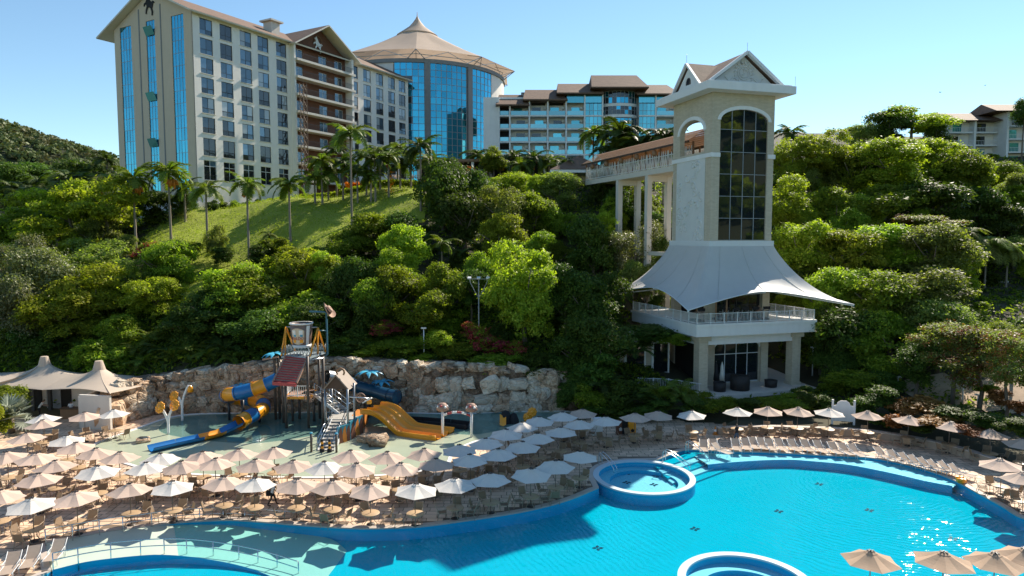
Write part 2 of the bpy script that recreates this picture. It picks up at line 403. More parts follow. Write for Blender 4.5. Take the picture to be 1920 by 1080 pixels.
# ------------------------------------------------------------------ terrain
TX = [-160, -90, -55, -38, -25, 0, 13, 22, 30, 42, 58, 95, 180]
TP = [
 [(60, 0), (80, 2), (110, 5), (150, 6), (220, 0), (420, 0)],
 [(62, 0), (75, 3.5), (90, 8), (115, 14), (150, 15), (220, 8), (420, 0)],
 [(66, 0.2), (75, 4.5), (90, 11.5), (105, 18.2), (114, 21.6), (140, 22), (220, 20), (420, 10)],
 [(67.5, 0), (71, 4.0), (85, 11), (95, 15.2), (108, 21.2), (116, 23.3), (140, 24), (220, 24), (420, 15)],
 [(68.5, 0), (71, 4.2), (85, 10), (100, 18.0), (112, 23.6), (120, 25.2), (135, 26.5), (220, 28), (420, 18)],
 [(69, 0), (71, 4.2), (85, 9.5), (100, 17), (118, 26), (128, 28), (160, 30), (240, 34), (420, 22)],
 [(68.5, 0), (72, 3.0), (80, 6.5), (90, 12), (105, 21.5), (118, 26.5), (160, 32), (240, 38), (420, 26)],
 [(64, 0.1), (66.5, 0.9), (86, 1.0), (94, 8), (106, 18), (120, 26.5), (160, 34), (240, 42), (420, 30)],
 [(62.5, 0.1), (65, 0.9), (86, 1.0), (95, 8), (108, 18), (130, 28), (165, 37), (240, 46), (420, 34)],
 [(56, 0), (60, 0.8), (68, 2.6), (78, 4.2), (92, 10), (110, 20), (140, 32), (170, 38), (240, 50), (420, 36)],
 [(47, 0), (53, 0.7), (60, 2.8), (72, 4.6), (90, 9.5), (110, 18), (140, 31), (170, 40), (240, 52), (420, 40)],
 [(35, 0), (48, 1.2), (70, 5), (95, 11), (120, 22), (150, 34), (180, 42), (240, 54), (420, 44)],
 [(20, 0), (60, 6), (100, 16), (150, 34), (200, 48), (420, 50)],
]
_XS = np.array(TX, float)
def terr_np(X, Y):
    X = np.asarray(X, float); Y = np.asarray(Y, float)
    cols = np.stack([np.interp(Y, [q[0] for q in p], [q[1] for q in p], left=0.0) for p in TP])
    k = np.clip(np.searchsorted(_XS, X) - 1, 0, len(TX) - 2)
    t = np.clip((X - _XS[k]) / (_XS[k + 1] - _XS[k]), 0, 1)
    i = np.arange(X.size).reshape(X.shape)
    cf = cols.reshape(len(TX), -1); kk, ii, tt = k.ravel(), i.ravel(), t.ravel()
    z = (cf[kk, ii] * (1 - tt) + cf[kk + 1, ii] * tt).reshape(X.shape)
    w = np.clip(z / 4, 0, 1)
    return z + w * (0.45 * np.sin(X * 0.31 + Y * 0.17) + 0.35 * np.sin(X * 0.13 - Y * 0.37))
def terr(x, y): return float(terr_np(np.array([x]), np.array([y]))[0])
def T(px, py, y0=45, y1=300):
    r = ray(px, py); Y = np.arange(y0, y1, 0.25)
    X = r.x / r.y * Y; Z = CAM_H + r.z / r.y * Y
    hit = np.nonzero(terr_np(X, Y) >= Z)[0]
    k = hit[0] if len(hit) else len(Y) - 1
    return Vector((X[k], Y[k], terr(X[k], Y[k])))
def inpoly(X, Y, poly):
    X = np.asarray(X); Y = np.asarray(Y); ins = np.zeros(X.shape, bool); n = len(poly)
    for i in range(n):
        x1, y1 = poly[i][0], poly[i][1]; x2, y2 = poly[(i + 1) % n][0], poly[(i + 1) % n][1]
        c = ((y1 > Y) != (y2 > Y)) & (X < (x2 - x1) * (Y - y1) / ((y2 - y1) or 1e-9) + x1)
        ins ^= c
    return ins

def smooth_line(pts, n=6, closed=False):
    pts = [Vector((p[0], p[1], p[2] if len(p) > 2 else 0)) for p in pts]; out = []
    m = len(pts)
    for i in range(m if closed else m - 1):
        p0 = pts[(i - 1) % m] if closed or i > 0 else pts[0]
        p1, p2 = pts[i], pts[(i + 1) % m]
        p3 = pts[(i + 2) % m] if closed or i + 2 < m else pts[-1]
        for k in range(n):
            t = k / n
            out.append(0.5 * ((2 * p1) + (p2 - p0) * t + (2 * p0 - 5 * p1 + 4 * p2 - p3) * t * t + (3 * p1 - p0 - 3 * p2 + p3) * t ** 3))
    if not closed: out.append(pts[-1])
    return out
def offset_line(pts, d):
    """shift an open or closed polyline sideways (left of travel) by d"""
    out = []
    for i, p in enumerate(pts):
        a, b = pts[max(i - 1, 0)], pts[min(i + 1, len(pts) - 1)]
        t = (b - a); t.z = 0; t.normalize()
        out.append(p + Vector((-t.y, t.x, 0)) * d)
    return out

# the main hillside with the lawn drawn into it
gx = np.concatenate([np.arange(-160, -70, 6), np.arange(-70, 60, 1.6), np.arange(60, 181, 6)])
gy = np.concatenate([np.arange(45, 130, 1.5), np.arange(130, 430, 10)])
XX, YY = np.meshgrid(gx, gy)
ZZ = terr_np(XX, YY)
w = len(gx); hh = len(gy)
ZZ = np.where(ZZ < 0.06, -0.35, ZZ)
idx = (np.arange(hh - 1)[:, None] * w + np.arange(w - 1)[None, :]).ravel()
quads = np.stack([idx, idx + 1, idx + w + 1, idx + w], 1)
verts = np.stack([XX.ravel(), YY.ravel(), ZZ.ravel()], 1)
keep = (ZZ.ravel()[quads].max(1) > 0)
hill_me = np_mesh('hillside', verts, quads[keep], M['ground'])
hill_me.polygons.foreach_set('use_smooth', np.ones(len(hill_me.polygons), bool))
tag(inst('hillside', hill_me), kind='structure')

M['lawn'] = mat('lawn', (0.27, 0.31, 0.035), 0.9, 0.26, 0.14, bump=0.5, bscale=7)
lawn_px = [(262, 452), (330, 410), (400, 388), (480, 374), (560, 366), (640, 362), (785, 356), (800, 420), (700, 440), (600, 470), (520, 500), (440, 560), (330, 620), (352, 500)]
LAWN = [T(*p, 60) for p in lawn_px]
lx = np.arange(-75, -8, 0.8); ly = np.arange(68, 135, 0.8)
XX, YY = np.meshgrid(lx, ly); ZZ = terr_np(XX, YY) + 0.12
w = len(lx)
idx = (np.arange(len(ly) - 1)[:, None] * w + np.arange(w - 1)[None, :]).ravel()
quads = np.stack([idx, idx + 1, idx + w + 1, idx + w], 1)
cx = XX.ravel()[quads].mean(1); cy = YY.ravel()[quads].mean(1)
LAWN_POLY = [(p.x, p.y) for p in LAWN]
lawn_me = np_mesh('lawn', np.stack([XX.ravel(), YY.ravel(), ZZ.ravel()], 1), quads[inpoly(cx, cy, LAWN_POLY)], M['lawn'])
lawn_me.polygons.foreach_set('use_smooth', np.ones(len(lawn_me.polygons), bool))
tag(inst('lawn', lawn_me), kind='structure')
# a sheet of ground that reaches the horizon
M['far_ground'] = mat('far_ground', (0.05, 0.06, 0.025), 0.95, 0.3, 0.02)
gb = MB(); gb.poly([(-2500, -2500), (2500, -2500), (2500, 2500), (-2500, 2500)], th=0)
tag(gb.build('ground', M['far_ground'], loc=(0, 0, -2.6)), kind='structure')

# ------------------------------------------------------------------ pool, deck, splash pad
WATER_Z = -0.12
north_px = [(84, 1018), (150, 1006), (210, 995), (262, 989), (320, 981), (375, 977), (430, 975), (483, 978), (567, 985), (650, 990), (705, 991), (789, 987), (880, 975), (940, 966), (1000, 955), (1067, 937), (1123, 914)]
north = [G(*p) for p in north_px]
spa_c = G(1207, 893); SPA_R = 3.68
right_px = [(1234, 862), (1262, 851), (1290, 843), (1360, 846), (1440, 848), (1500, 851), (1551, 854), (1621, 857), (1677, 866), (1718, 876), (1755, 887), (1792, 902), (1832, 924), (1877, 948), (1920, 972)]
right = [G(*p) for p in right_px]
close = [Vector(p + (0,)) for p in ((34, 40.2), (34.6, 37), (32.5, 34.6), (27, 33.9), (20, 33.6), (12, 32.6), (4, 30.5), (-8, 28.5), (-20, 29), (-26.5, 31.5))]
OUT = smooth_line(north, 4) + [spa_c + Vector((math.cos(a), math.sin(a), 0)) * SPA_R for a in [rad(200 - 14 * k) for k in range(1, 8)]] + smooth_line(right + close + [G(60, 1086), G(96, 1069)], 4)
OUT2 = [(p.x, p.y) for p in OUT]

# pool paint: pale cyan, slightly mottled, fine light ripples come from the water above
M['pool_paint'] = mat('pool_paint', (0.002, 0.40, 0.52), 0.8, 0.05, 0.35, spec=0.0)
M['pool_wall'] = mat('pool_wall_paint', (0.02, 0.40, 0.64), 0.7, 0.06, 0.5, spec=0.1)
M['ramp_paint'] = mat('ramp_paint', (0.50, 0.58, 0.49), 0.6, 0.07, 0.4)
M['ledge_paint'] = mat('ledge_paint', (0.30, 0.56, 0.68), 0.6, 0.06, 0.5)
M['coping'] = mat('coping_stone', (0.50, 0.43, 0.37), 0.7, 0.12, 1.5)
M['rim_paint'] = mat('spa_rim', (0.52, 0.62, 0.67), 0.5, 0.05)
wm = bpy.data.materials.new('water'); wm.use_nodes = True
nt = wm.node_tree; nt.nodes.remove(nt.nodes['Principled BSDF'])
tr = nd(nt, 'ShaderNodeBsdfTransparent'); tr.inputs[0].default_value = (0.66, 0.97, 1.0, 1)
gl = nd(nt, 'ShaderNodeBsdfGlossy'); gl.inputs['Roughness'].default_value = 0.045
fr = water_fresnel(nt)
ms = nd(nt, 'ShaderNodeMixShader')
tc = nd(nt, 'ShaderNodeTexCoord')
wv = nd(nt, 'ShaderNodeTexWave', wave_type='RINGS', rings_direction='SPHERICAL'); wv.inputs['Scale'].default_value = 0.85
wv.inputs['Distortion'].default_value = 9.0; wv.inputs['Detail'].default_value = 2; wv.inputs['Detail Scale'].default_value = 0.7
mp = nd(nt, 'ShaderNodeMapping'); mp.inputs['Location'].default_value = (-26, -47, 0)
n2 = nd(nt, 'ShaderNodeTexNoise'); n2.inputs['Scale'].default_value = 1.6; n2.inputs['Detail'].default_value = 4
mh = nd(nt, 'ShaderNodeMath', operation='MULTIPLY_ADD'); mh.inputs[1].default_value = 0.42
bp = nd(nt, 'ShaderNodeBump'); bp.inputs['Strength'].default_value = 0.31; bp.inputs['Distance'].default_value = 0.12
L = nt.links.new
L(tc.outputs['Object'], mp.inputs[0]); L(mp.outputs[0], wv.inputs['Vector']); L(tc.outputs['Object'], n2.inputs['Vector'])
L(wv.outputs['Fac'], mh.inputs[0]); L(n2.outputs['Fac'], mh.inputs[2]); L(mh.outputs[0], bp.inputs['Height'])
L(bp.outputs[0], gl.inputs['Normal'])
L(fr.outputs[0], ms.inputs[0]); L(bp.outputs[0], nt.nodes['facing'].inputs['Normal']); L(tr.outputs[0], ms.inputs[1]); L(gl.outputs[0], ms.inputs[2]); L(ms.outputs[0], nt.nodes['Material Output'].inputs[0])
M['water'] = wm

FLOOR_Z = -0.78
b = MB(); b.poly(OUT2, th=0); b.build('pool_floor', M['pool_paint'], loc=(0, 0, FLOOR_Z)); tag(bpy.data.objects['pool_floor'], kind='structure')
b = MB()
for i in range(len(OUT)):
    p, q = OUT[i], OUT[(i + 1) % len(OUT)]
    b.add([(p.x, p.y, -0.06), (q.x, q.y, -0.06), (q.x, q.y, FLOOR_Z), (p.x, p.y, FLOOR_Z)], [(0, 1, 2, 3)])
tag(b.build('pool_wall', M['pool_wall']), kind='structure')
b = MB(); b.poly(OUT2, th=0)
tag(b.build('pool_water', M['water'], loc=(0, 0, WATER_Z)), kind='structure')

# sun ledge under the loungers: a shallow shelf in front of the outer edge
ledge_out = smooth_line([G(*p) for p in right_px[2:12]] + [G(1786, 909)], 4)
ledge_in = smooth_line([G(*p, -0.2) for p in ((1327, 871), (1367, 867), (1430, 863), (1480, 862), (1514, 864), (1588, 871), (1662, 885), (1736, 902), (1786, 911))], 4)
lp = [(p.x, p.y) for p in ledge_out] + [(p.x, p.y) for p in reversed(ledge_in)]
b = MB(); b.poly(lp, th=0); tag(b.build('pool_ledge', M['ledge_paint'], loc=(0, 0, -0.2)), kind='structure')
b = MB()
for p, q in zip(ledge_in, ledge_in[1:]):
    b.add([(p.x, p.y, -0.2), (q.x, q.y, -0.2), (q.x, q.y, FLOOR_Z), (p.x, p.y, FLOOR_Z)], [(0, 1, 2, 3)])
tag(b.build('ledge_wall', M['pool_wall']), kind='structure')
# pool steps between spa and ledge
sa = [G(1234, 864), G(1262, 852), G(1292, 845)]; sdir = (G(1330, 895) - G(1262, 852)); sdir.z = 0; sdir.normalize()
along = (sa[2] - sa[0]).normalized()
for k in range(5):
    b = MB(); z1 = -0.18 - 0.12 * k
    st = sa[0] - along * 0.6 + sdir * (0.9 + 0.75 * k); en = sa[2] + along * 2.6 + sdir * (0.9 + 0.75 * k)
    q = [sa[0] - along * 0.6, sa[2] + along * 2.6, en, st]
    b.poly([(p.x, p.y) for p in q], th=z1 - FLOOR_Z - 0.002 * k)
    tag(b.build('pool_step', M['ledge_paint' if k % 2 else 'pool_paint'], loc=(0, 0, FLOOR_Z)), kind='structure')

# round spa basin: rim wall, bench ring, floor
def spa(c, R, zr, label_floor=True):
    b = MB(); b.lathe([(R, FLOOR_Z), (R, zr), (R - 0.42, zr), (R - 0.42, -0.45), (R - 1.15, -0.45), (R - 1.15, -0.8), (0.01, -0.8)], 64, (c.x, c.y, 0), smooth=False)
    return b
def spa_build(c, R, zr):
    b = MB(); b.lathe([(R, FLOOR_Z), (R, zr - 0.005)], 72, (c.x, c.y, 0)); tag(b.build('spa_wall', M['pool_wall']), kind='structure')
    b = MB(); b.lathe([(R + 0.02, zr - 0.10), (R + 0.02, zr), (R - 0.40, zr), (R - 0.40, zr - 0.1)], 72, (c.x, c.y, 0), smooth=False); tag(b.build('spa_rim', M['rim_paint']), kind='structure')
    b = MB(); b.lathe([(R - 0.39, zr - 0.02), (R - 0.39, -0.42), (R - 1.2, -0.42), (R - 1.2, -0.7)], 72, (c.x, c.y, 0), smooth=False); b.cur = 1; b.lathe([(R - .39, -.416), (R - 1.2, -.416)], 72, (c.x, c.y, 0), smooth=False)
    b.lathe([(R - 1.2, -0.699), (0.01, -0.699)], 72, (c.x, c.y, 0), smooth=False)
    tag(b.build('spa_basin', [M['pool_wall'], M['ledge_paint']]), kind='structure')
spa_build(spa_c, SPA_R, 0.05)
spa2 = G(1400, 1094); SPA2_R = (G(1400, 1094) - G(1400, 1039)).length
spa_build(spa2, SPA2_R, 0.05)

# entry ramp on the left: slopes from the deck down to the floor
ramp_in_px = [(98, 1071), (160, 1056), (220, 1048), (275, 1043), (330, 1041), (380, 1043), (430, 1048), (475, 1056), (515, 1068), (548, 1081), (585, 1096)]
ramp_in = smooth_line([G(*p) for p in ramp_in_px], 4)
ramp_out = smooth_line([G(*p) for p in ((84, 1018), (150, 1006), (210, 995), (262, 989), (320, 981), (375, 977), (430, 975), (483, 978), (567, 985), (620, 990), (652, 1010))], 4)
b = MB(); n = len(ramp_in)
def rz_(t): return -0.03 - 0.76 * min(1, max(0, t - 0.33) / 0.67)
vs = []
for i in range(n):
    t = i / (n - 1)
    vs += [(ramp_in[i].x, ramp_in[i].y, rz_(t)), (ramp_out[i].x, ramp_out[i].y, rz_(t))]
b.add(vs, [(2 * i, 2 * i + 2, 2 * i + 3, 2 * i + 1) for i in range(n - 1)], None, True)
tag(b.build('pool_ramp', M['ramp_paint']), kind='structure')
b = MB()
for i in range(n - 1):
    p, q = ramp_in[i], ramp_in[i + 1]
    for o in (0,):
        b.add([(p.x, p.y, rz_(i / (n - 1)) + 0.10), (q.x, q.y, rz_((i + 1) / (n - 1)) + 0.10), (q.x, q.y, FLOOR_Z), (p.x, p.y, FLOOR_Z)], [(0, 1, 2, 3)])
tag(b.build('ramp_wall', M['pool_wall']), kind='structure')

kp = [(p.x, p.y) for p in ramp_in] + [(-9.5, 29), (-20, 29.6), (-26, 32)]
b = MB(); b.poly(kp, th=0); tag(b.build('shallow_pool_floor', M['pool_paint'], loc=(0, 0, -0.5)), kind='structure')
# coping: a stone strip round the pool, raised a little
ring = OUT + [OUT[0]]
ro = offset_line([Vector((p.x, p.y, 0)) for p in ring], 0.42)
b = MB()
for i in range(len(ring) - 1):
    p, q, r_, s_ = ring[i], ring[i + 1], ro[i + 1], ro[i]
    b.add([(p.x, p.y, 0.02), (q.x, q.y, 0.02), (r_.x, r_.y, 0.02), (s_.x, s_.y, 0.02), (p.x, p.y, -0.07), (q.x, q.y, -0.07)], [(0, 1, 2, 3), (4, 5, 1, 0)])
tag(b.build('pool_coping', M['coping']), kind='structure')

# emblem-shaped floor drains
for px, py, z in ((1121, 1028, FLOOR_Z), (1303, 992, FLOOR_Z), (1460, 959, FLOOR_Z), (1536, 908, FLOOR_Z), (1630, 957, FLOOR_Z), (1787, 1010, FLOOR_Z), (1178, 888, -0.7), (1175, 905, -0.7), (1230, 893, -0.7), (1226, 909, -0.7)):
    p = G(px, py, z); b = MB()
    for k in range(4):
        a = k * math.pi / 2; b.poly([(0.05 * math.cos(a), 0.05 * math.sin(a)), (0.22 * math.cos(a - .5), 0.22 * math.sin(a - .5)), (0.34 * math.cos(a), 0.34 * math.sin(a)), (0.22 * math.cos(a + .5), 0.22 * math.sin(a + .5))], th=0.012)
    b.build('drain', M['dark_blue'], bpy.data.objects['pool_floor'], (p.x, p.y, z - FLOOR_Z + 0.012 + 0.004))

# splash pad
pad_px = [(175, 838), (250, 808), (333, 781), (430, 776), (560, 774), (700, 774), (850, 777), (1000, 772), (1072, 774), (1030, 790), (950, 813), (886, 829), (846, 850), (832, 872), (770, 886), (660, 894), (540, 895), (400, 891), (300, 883), (225, 864)]
PAD = smooth_line([G(*p) for p in pad_px], 4, True)
PAD2 = [(p.x, p.y) for p in PAD]
M['pad'] = mat('splash_pad', (0.42, 0.47, 0.35), 0.22, 0.12, 0.35, bump=0.04, bscale=3, spec=0.6)
b = MB(); b.poly(PAD2, th=0); tag(b.build('splash_pad', M['pad'], loc=(0, 0, 0.028)), kind='structure')
wf_ = bpy.data.materials.new('wading_water'); wf_.use_nodes = True
nt = wf_.node_tree; nt.nodes.remove(nt.nodes['Principled BSDF']); L = nt.links.new
tr = nd(nt, 'ShaderNodeBsdfTransparent'); tr.inputs[0].default_value = (0.60, 0.76, 0.82, 1)
gl = nd(nt, 'ShaderNodeBsdfGlossy'); gl.inputs['Roughness'].default_value = 0.06
fr = water_fresnel(nt); ms = nd(nt, 'ShaderNodeMixShader')
n2 = nd(nt, 'ShaderNodeTexNoise'); n2.inputs['Scale'].default_value = 2.2; bp = nd(nt, 'ShaderNodeBump'); bp.inputs['Strength'].default_value = 0.12; bp.inputs['Distance'].default_value = 0.1
L(n2.outputs['Fac'], bp.inputs['Height']); L(bp.outputs[0], gl.inputs['Normal'])
L(fr.outputs[0], ms.inputs[0]); L(bp.outputs[0], nt.nodes['facing'].inputs['Normal']); L(tr.outputs[0], ms.inputs[1]); L(gl.outputs[0], ms.inputs[2]); L(ms.outputs[0], nt.nodes['Material Output'].inputs[0])
wadp = smooth_line([G(*p) for p in ((300, 800), (335, 784), (430, 777), (700, 775), (1000, 774), (1060, 778), (1010, 790), (945, 806), (880, 816), (800, 806), (720, 800), (650, 806), (560, 822), (470, 832), (380, 826), (310, 814))], 4, True)
b = MB(); b.poly([(p.x, p.y) for p in wadp], th=0); tag(b.build('wading_water', wf_, loc=(0, 0, 0.05)), kind='structure')
b = MB(); pr = PAD + [PAD[0]]; po = offset_line(pr, 0.28)
for i in range(len(PAD)):
    p, q, r_, s_ = pr[i], pr[i + 1], po[i + 1], po[i]
    b.add([(p.x, p.y, 0.075), (q.x, q.y, 0.075), (r_.x, r_.y, 0.075), (s_.x, s_.y, 0.075), (p.x, p.y, 0), (q.x, q.y, 0), (r_.x, r_.y, 0), (s_.x, s_.y, 0)], [(0, 1, 2, 3), (4, 5, 1, 0), (3, 2, 6, 7)])
tag(b.build('splash_pad_kerb', M['white']), kind='structure')

# deck: base sheet with the pool cut out, stone pavers laid on it with open joints
M['deck_base'] = mat('deck_joint', (0.19, 0.14, 0.10), 0.9, 0.2)
M['paver'] = mat('deck_paver', (0.68, 0.49, 0.345), 0.75, 0.14, 0.5, island=0.22, bump=0.15, bscale=10)
DECK = [(-75, 20), (60, 20), (60, 47), (46, 53), (38, 57.5), (30, 62), (17, 63.5), (12, 67.5), (0, 70), (-40, 70), (-75, 68)]
b = MB(); b.poly(DECK, [OUT2], th=0); deck = tag(b.build('pool_deck', M['deck_base'], loc=(0, 0, 0)), kind='structure')
tiles = []; mi = []
y = 20.0; row = 0
while y < 70:
    h = 0.42 + 0.22 * rnd.random(); x = -60 + rnd.random()
    while x < 52:
        wd = 0.45 + 0.65 * rnd.random(); tiles.append((x, y, wd, h)); x += wd
    y += h
tiles = np.array(tiles); tcx = tiles[:, 0] + tiles[:, 2] / 2; tcy = tiles[:, 1] + tiles[:, 3] / 2
ok = inpoly(tcx, tcy, DECK) & ~inpoly(tcx, tcy, PAD2) & (np.abs(tcx) < 0.80 * tcy + 3)
big = [(p.x, p.y) for p in offset_line(OUT + [OUT[0]], 0.30)][:-1]
for ox, oy in ((-.5, -.5), (.5, -.5), (.5, .5), (-.5, .5)):
    ok &= ~inpoly(tcx + ox * tiles[:, 2] * .9, tcy + oy * tiles[:, 3] * .9, big)
tiles = tiles[ok]; g = 0.022
x0, y0, x1, y1 = tiles[:, 0] + g, tiles[:, 1] + g, tiles[:, 0] + tiles[:, 2] - g, tiles[:, 1] + tiles[:, 3] - g
zt = 0.012 + NP.random(len(tiles)) * 0.006
P = np.stack([np.stack([x0, y0, zt], 1), np.stack([x1, y0, zt], 1), np.stack([x1, y1, zt], 1), np.stack([x0, y1, zt], 1)], 1).reshape(-1, 3)
P[:, :2] += NP.normal(0, 0.012, (len(P), 2))
tag(inst('paving_stone', np_mesh('paving_stone', P, np.arange(len(P)).reshape(-1, 4), M['paver']), deck), kind='stuff')

# ------------------------------------------------------------------ the big hotel on the hill
HA = rad(60.5)
HB = D(366, 200, 114); HL, HW = 56.2, 22.0
hotel = thing('hotel', 'tall cream gabled hotel with blue glass strips and brown balcony bay on the hilltop', 'hotel', (HB.x, HB.y, 20.0), HA)
Z0 = 20.0
def hz(z): return z - Z0
EAVE, RIDGE = hz(54.3), hz(59.3)
COLS = [2.5, 6.35, 10.4, 14.2, 18.4, 37.9, 42.0, 46.1, 50.2, 54.0]
ROWS = [52.3, 49.1, 45.95, 42.7, 39.45, 36.2, 32.6, 28.75]
WW, WH = 2.42, 2.6
def rect(x0, x1, y0, y1): return [(x0, y0), (x1, y0), (x1, y1), (x0, y1)]
FACE = Matrix(((1, 0, 0, 0), (0, 0, 1, 0), (0, 1, 0, 0), (0, 0, 0, 1)))       # x,y,th -> x,z,y  (thickness goes inward +y)
holes = []
for c in COLS:
    for k, r in enumerate(ROWS):
        hgt = WH if k < 6 else (2.9 if k == 6 else 3.3)
        holes.append(rect(c - WW / 2, c + WW / 2, hz(r) - hgt / 2, hz(r) + hgt / 2))
BX0, BX1 = 21.0, 36.2
b = MB()
left = [h for h in holes if h[0][0] < BX0]; right_h = [h for h in holes if h[0][0] > BX1]
hb4 = lambda hs: [(h[0][0], h[1][0], h[0][1], h[2][1]) for h in hs]
putf = lambda b, xa, xc, z, za, zc: b.bb(xa, xc, 0, .3, z, za)
wall_boxes(b, [0, BX0], hb4(left), 0, lambda x: EAVE - .1, putf)
wall_boxes(b, [BX1, HL], hb4(right_h), 0, lambda x: EAVE - .1, putf)
b.build('wall', M['cream'], hotel)
# glass strips in the gable wall
STR = [(2.3, 5.5, hz(25.5), hz(54.2), 4, 14), (10.0, 12.4, hz(25.5), hz(54.4), 3, 14), (16.7, 20.0, hz(26.5), hz(54.4), 4, 14)]
GF = Matrix(((0, 0, 1, 0), (1, 0, 0, 0), (0, 1, 0, 0), (0, 0, 0, 1)))         # x,y,th -> y,z,x
b = MB()
gtop = lambda y: RIDGE - .15 - abs(y - HW / 2) / (HW / 2) * (RIDGE - EAVE)
wall_boxes(b, [0.302, HW / 2, HW - .302], [(s[0], s[1], s[2], s[3]) for s in STR], 0, gtop, lambda b, xa, xc, z, za, zc: b.poly([(xa, z), (xc, z), (xc, zc), (xa, za)], th=.3, M=GF))
b.poly([(.002, 0), (.302, 0), (.302, gtop(.3)), (.002, gtop(0))], th=.3, M=GF)
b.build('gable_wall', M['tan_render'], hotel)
b = MB(); b.bb(0.31, HL, HW - .3, HW, 0, EAVE - .1); b.bb(HL - .3, HL, 0.31, HW - .31, 0, EAVE - .1); b.build('rear_wall', M['cream'], hotel)
b = MB()
for y in (8.3, 14.3): b.bb(-0.06, 0.0, y - .14, y + .14, hz(23), RIDGE - 2.6)
b.build('pilaster_joint', M['grey_conc'], hotel)
for s in STR:
    fr = MB(); nx, nz = s[4], s[5]; dx, dz = (s[1] - s[0]) / nx, (s[3] - s[2]) / nz
    for i in range(nx + 1): fr.bb(0.08, 0.16, s[0] + i * dx - .03, s[0] + i * dx + .03, s[2], s[3])
    for j in range(nz + 1): fr.bb(0.085, 0.155, s[0], s[1], s[2] + j * dz - .03, s[2] + j * dz + .03)
    f = fr.build('glass_strip', M['grey_frame'], hotel)
    pm = MB().bb(0, 0.02, 0.03, dx - .03, 0.03, dz - .03).mesh('pane', M['blue_glass'])
    for i in range(nx):
        for j in range(nz):
            inst('pane', pm, f, (0.11, s[0] + i * dx, s[2] + j * dz), (0, rnd.uniform(-.006, .006), rnd.uniform(-.006, .006)))
for z in (52.6, 41.6, 33.8):     # tilted open vents in the middle strip
    b = MB(); b.box((0, 0, 0), (0.06, 2.3, 1.5)); b.build('open_vent', M['teal_glass'], hotel, (-0.35, 11.2, hz(z)), (0, rad(-22), 0))
# windows: frame with two lights over a lower rail, drawn into the reveal
def window_mesh(w_, h_):
    b = MB(); t = 0.07
    b.bb(-w_ / 2, w_ / 2, 0, .08, h_ / 2 - t, h_ / 2); b.bb(-w_ / 2, w_ / 2, 0, .08, -h_ / 2, -h_ / 2 + t)
    for x in (-w_ / 2 + t / 2, 0, w_ / 2 - t / 2): b.bb(x - t / 2, x + t / 2, 0.003, .077, -h_ / 2 + t, h_ / 2 - t)
    return b
wf, pu, pl_, sill, gr = {}, {}, {}, None, None
for hgt in (WH, 2.9, 3.3):
    b = window_mesh(WW, hgt); zr = -0.18 * hgt if hgt < 3 else 0.2 * hgt
    b.bb(-WW / 2 + .07, WW / 2 - .07, 0.006, .074, zr - .035, zr + .035); wf[hgt] = b.mesh('window', M['dark_frame'] if hgt < 3 else M['white'])
    for nm, z0, z1, dct in (('u', zr + .035, hgt / 2 - .07, pu), ('l', -hgt / 2 + .07, zr - .035, pl_)):
        dct[hgt] = MB().bb(0.035, WW / 2 - .07, .03, .05, z0, z1).mesh('pane', M['window_glass'])
        dct[(hgt, 'c')] = MB().bb(0.035, WW / 2 - .07, .03, .05, z0, z1).mesh('pane', M['curtain_glass'])
        dct[(hgt, 'd')] = MB().bb(0.035, WW / 2 - .07, .03, .05, z0, z1).mesh('pane', M['dark_glass'])
sill = MB().bb(-WW / 2 - .1, WW / 2 + .1, -.12, 0.1, -.1, 0).mesh('sill', M['cream_trim'])
grm = MB(); grm.bb(-WW / 2, WW / 2, 0, .03, .86, .9)
for i in range(9): grm.bb(-WW / 2 + i * WW / 8 - .012, -WW / 2 + i * WW / 8 + .012, 0, .03, 0, .86)
grm = grm.mesh('guard_rail', M['dark_frame'])
for ci, c in enumerate(COLS):
    for k, r in enumerate(ROWS):
        hgt = WH if k < 6 else (2.9 if k == 6 else 3.3)
        w_ = inst('window', wf[hgt], hotel, (c, 0.12, hz(r)))
        dark = rnd.random() < (0.25 if k < 3 else 0.62 if k < 5 else 0.9) or ci == 4
        cur_ = (rnd.random() < .28, rnd.random() < .28)
        for d in (pu, pl_):
            for sx in (0, 1):
                dk = dark and rnd.random() < .85
                inst('pane', d[(hgt, 'd') if dk else (hgt, 'c') if cur_[sx] else hgt], w_, (-WW / 2 + .03 if sx == 0 else 0, 0.01 * sx, 0), (rnd.uniform(-.01, .01), 0, rnd.uniform(-.01, .01)))
        inst('sill', sill, w_, (0, -0.12, -hgt / 2))
        if k > 2: inst('guard_rail', grm, w_, (0, -0.06, -hgt / 2))
# dark rooms behind the windows
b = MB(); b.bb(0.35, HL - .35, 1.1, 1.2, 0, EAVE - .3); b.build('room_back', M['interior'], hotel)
# brown balcony bay with its cross gable
BY = -0.4
bwin = [(22.9, 2.2), (29.3, 2.2), (33.7, 2.2)]
BFL = [hz(51.3 - 3.25 * k) for k in range(8)]      # balcony floor levels
bx_h = [rect(x - w_ / 2, x + w_ / 2, f + 0.05, f + 2.25) for x, w_ in bwin for f in BFL]
b = MB(); bxm = (BX0 + BX1) / 2 + .2
btop = lambda x: hz(54.2) + 4.4 * (1 - abs(x - bxm) / (bxm - BX0 if x < bxm else BX1 - bxm))
wall_boxes(b, [BX0, bxm, BX1], hb4(bx_h), 0, btop, lambda b, xa, xc, z, za, zc: b.poly([(xa, z), (xc, z), (xc, zc), (xa, za)], th=.25, M=Matrix.Translation((0, .4, 0)) @ FACE))
b.build('brown_wall', M['brown_wall'], hotel)
bw = window_mesh(2.2, 2.2).mesh('window', M['white']); bp_ = MB().bb(0.035, 1.03, .03, .05, -1.03, 1.03).mesh('pane', M['window_glass'])
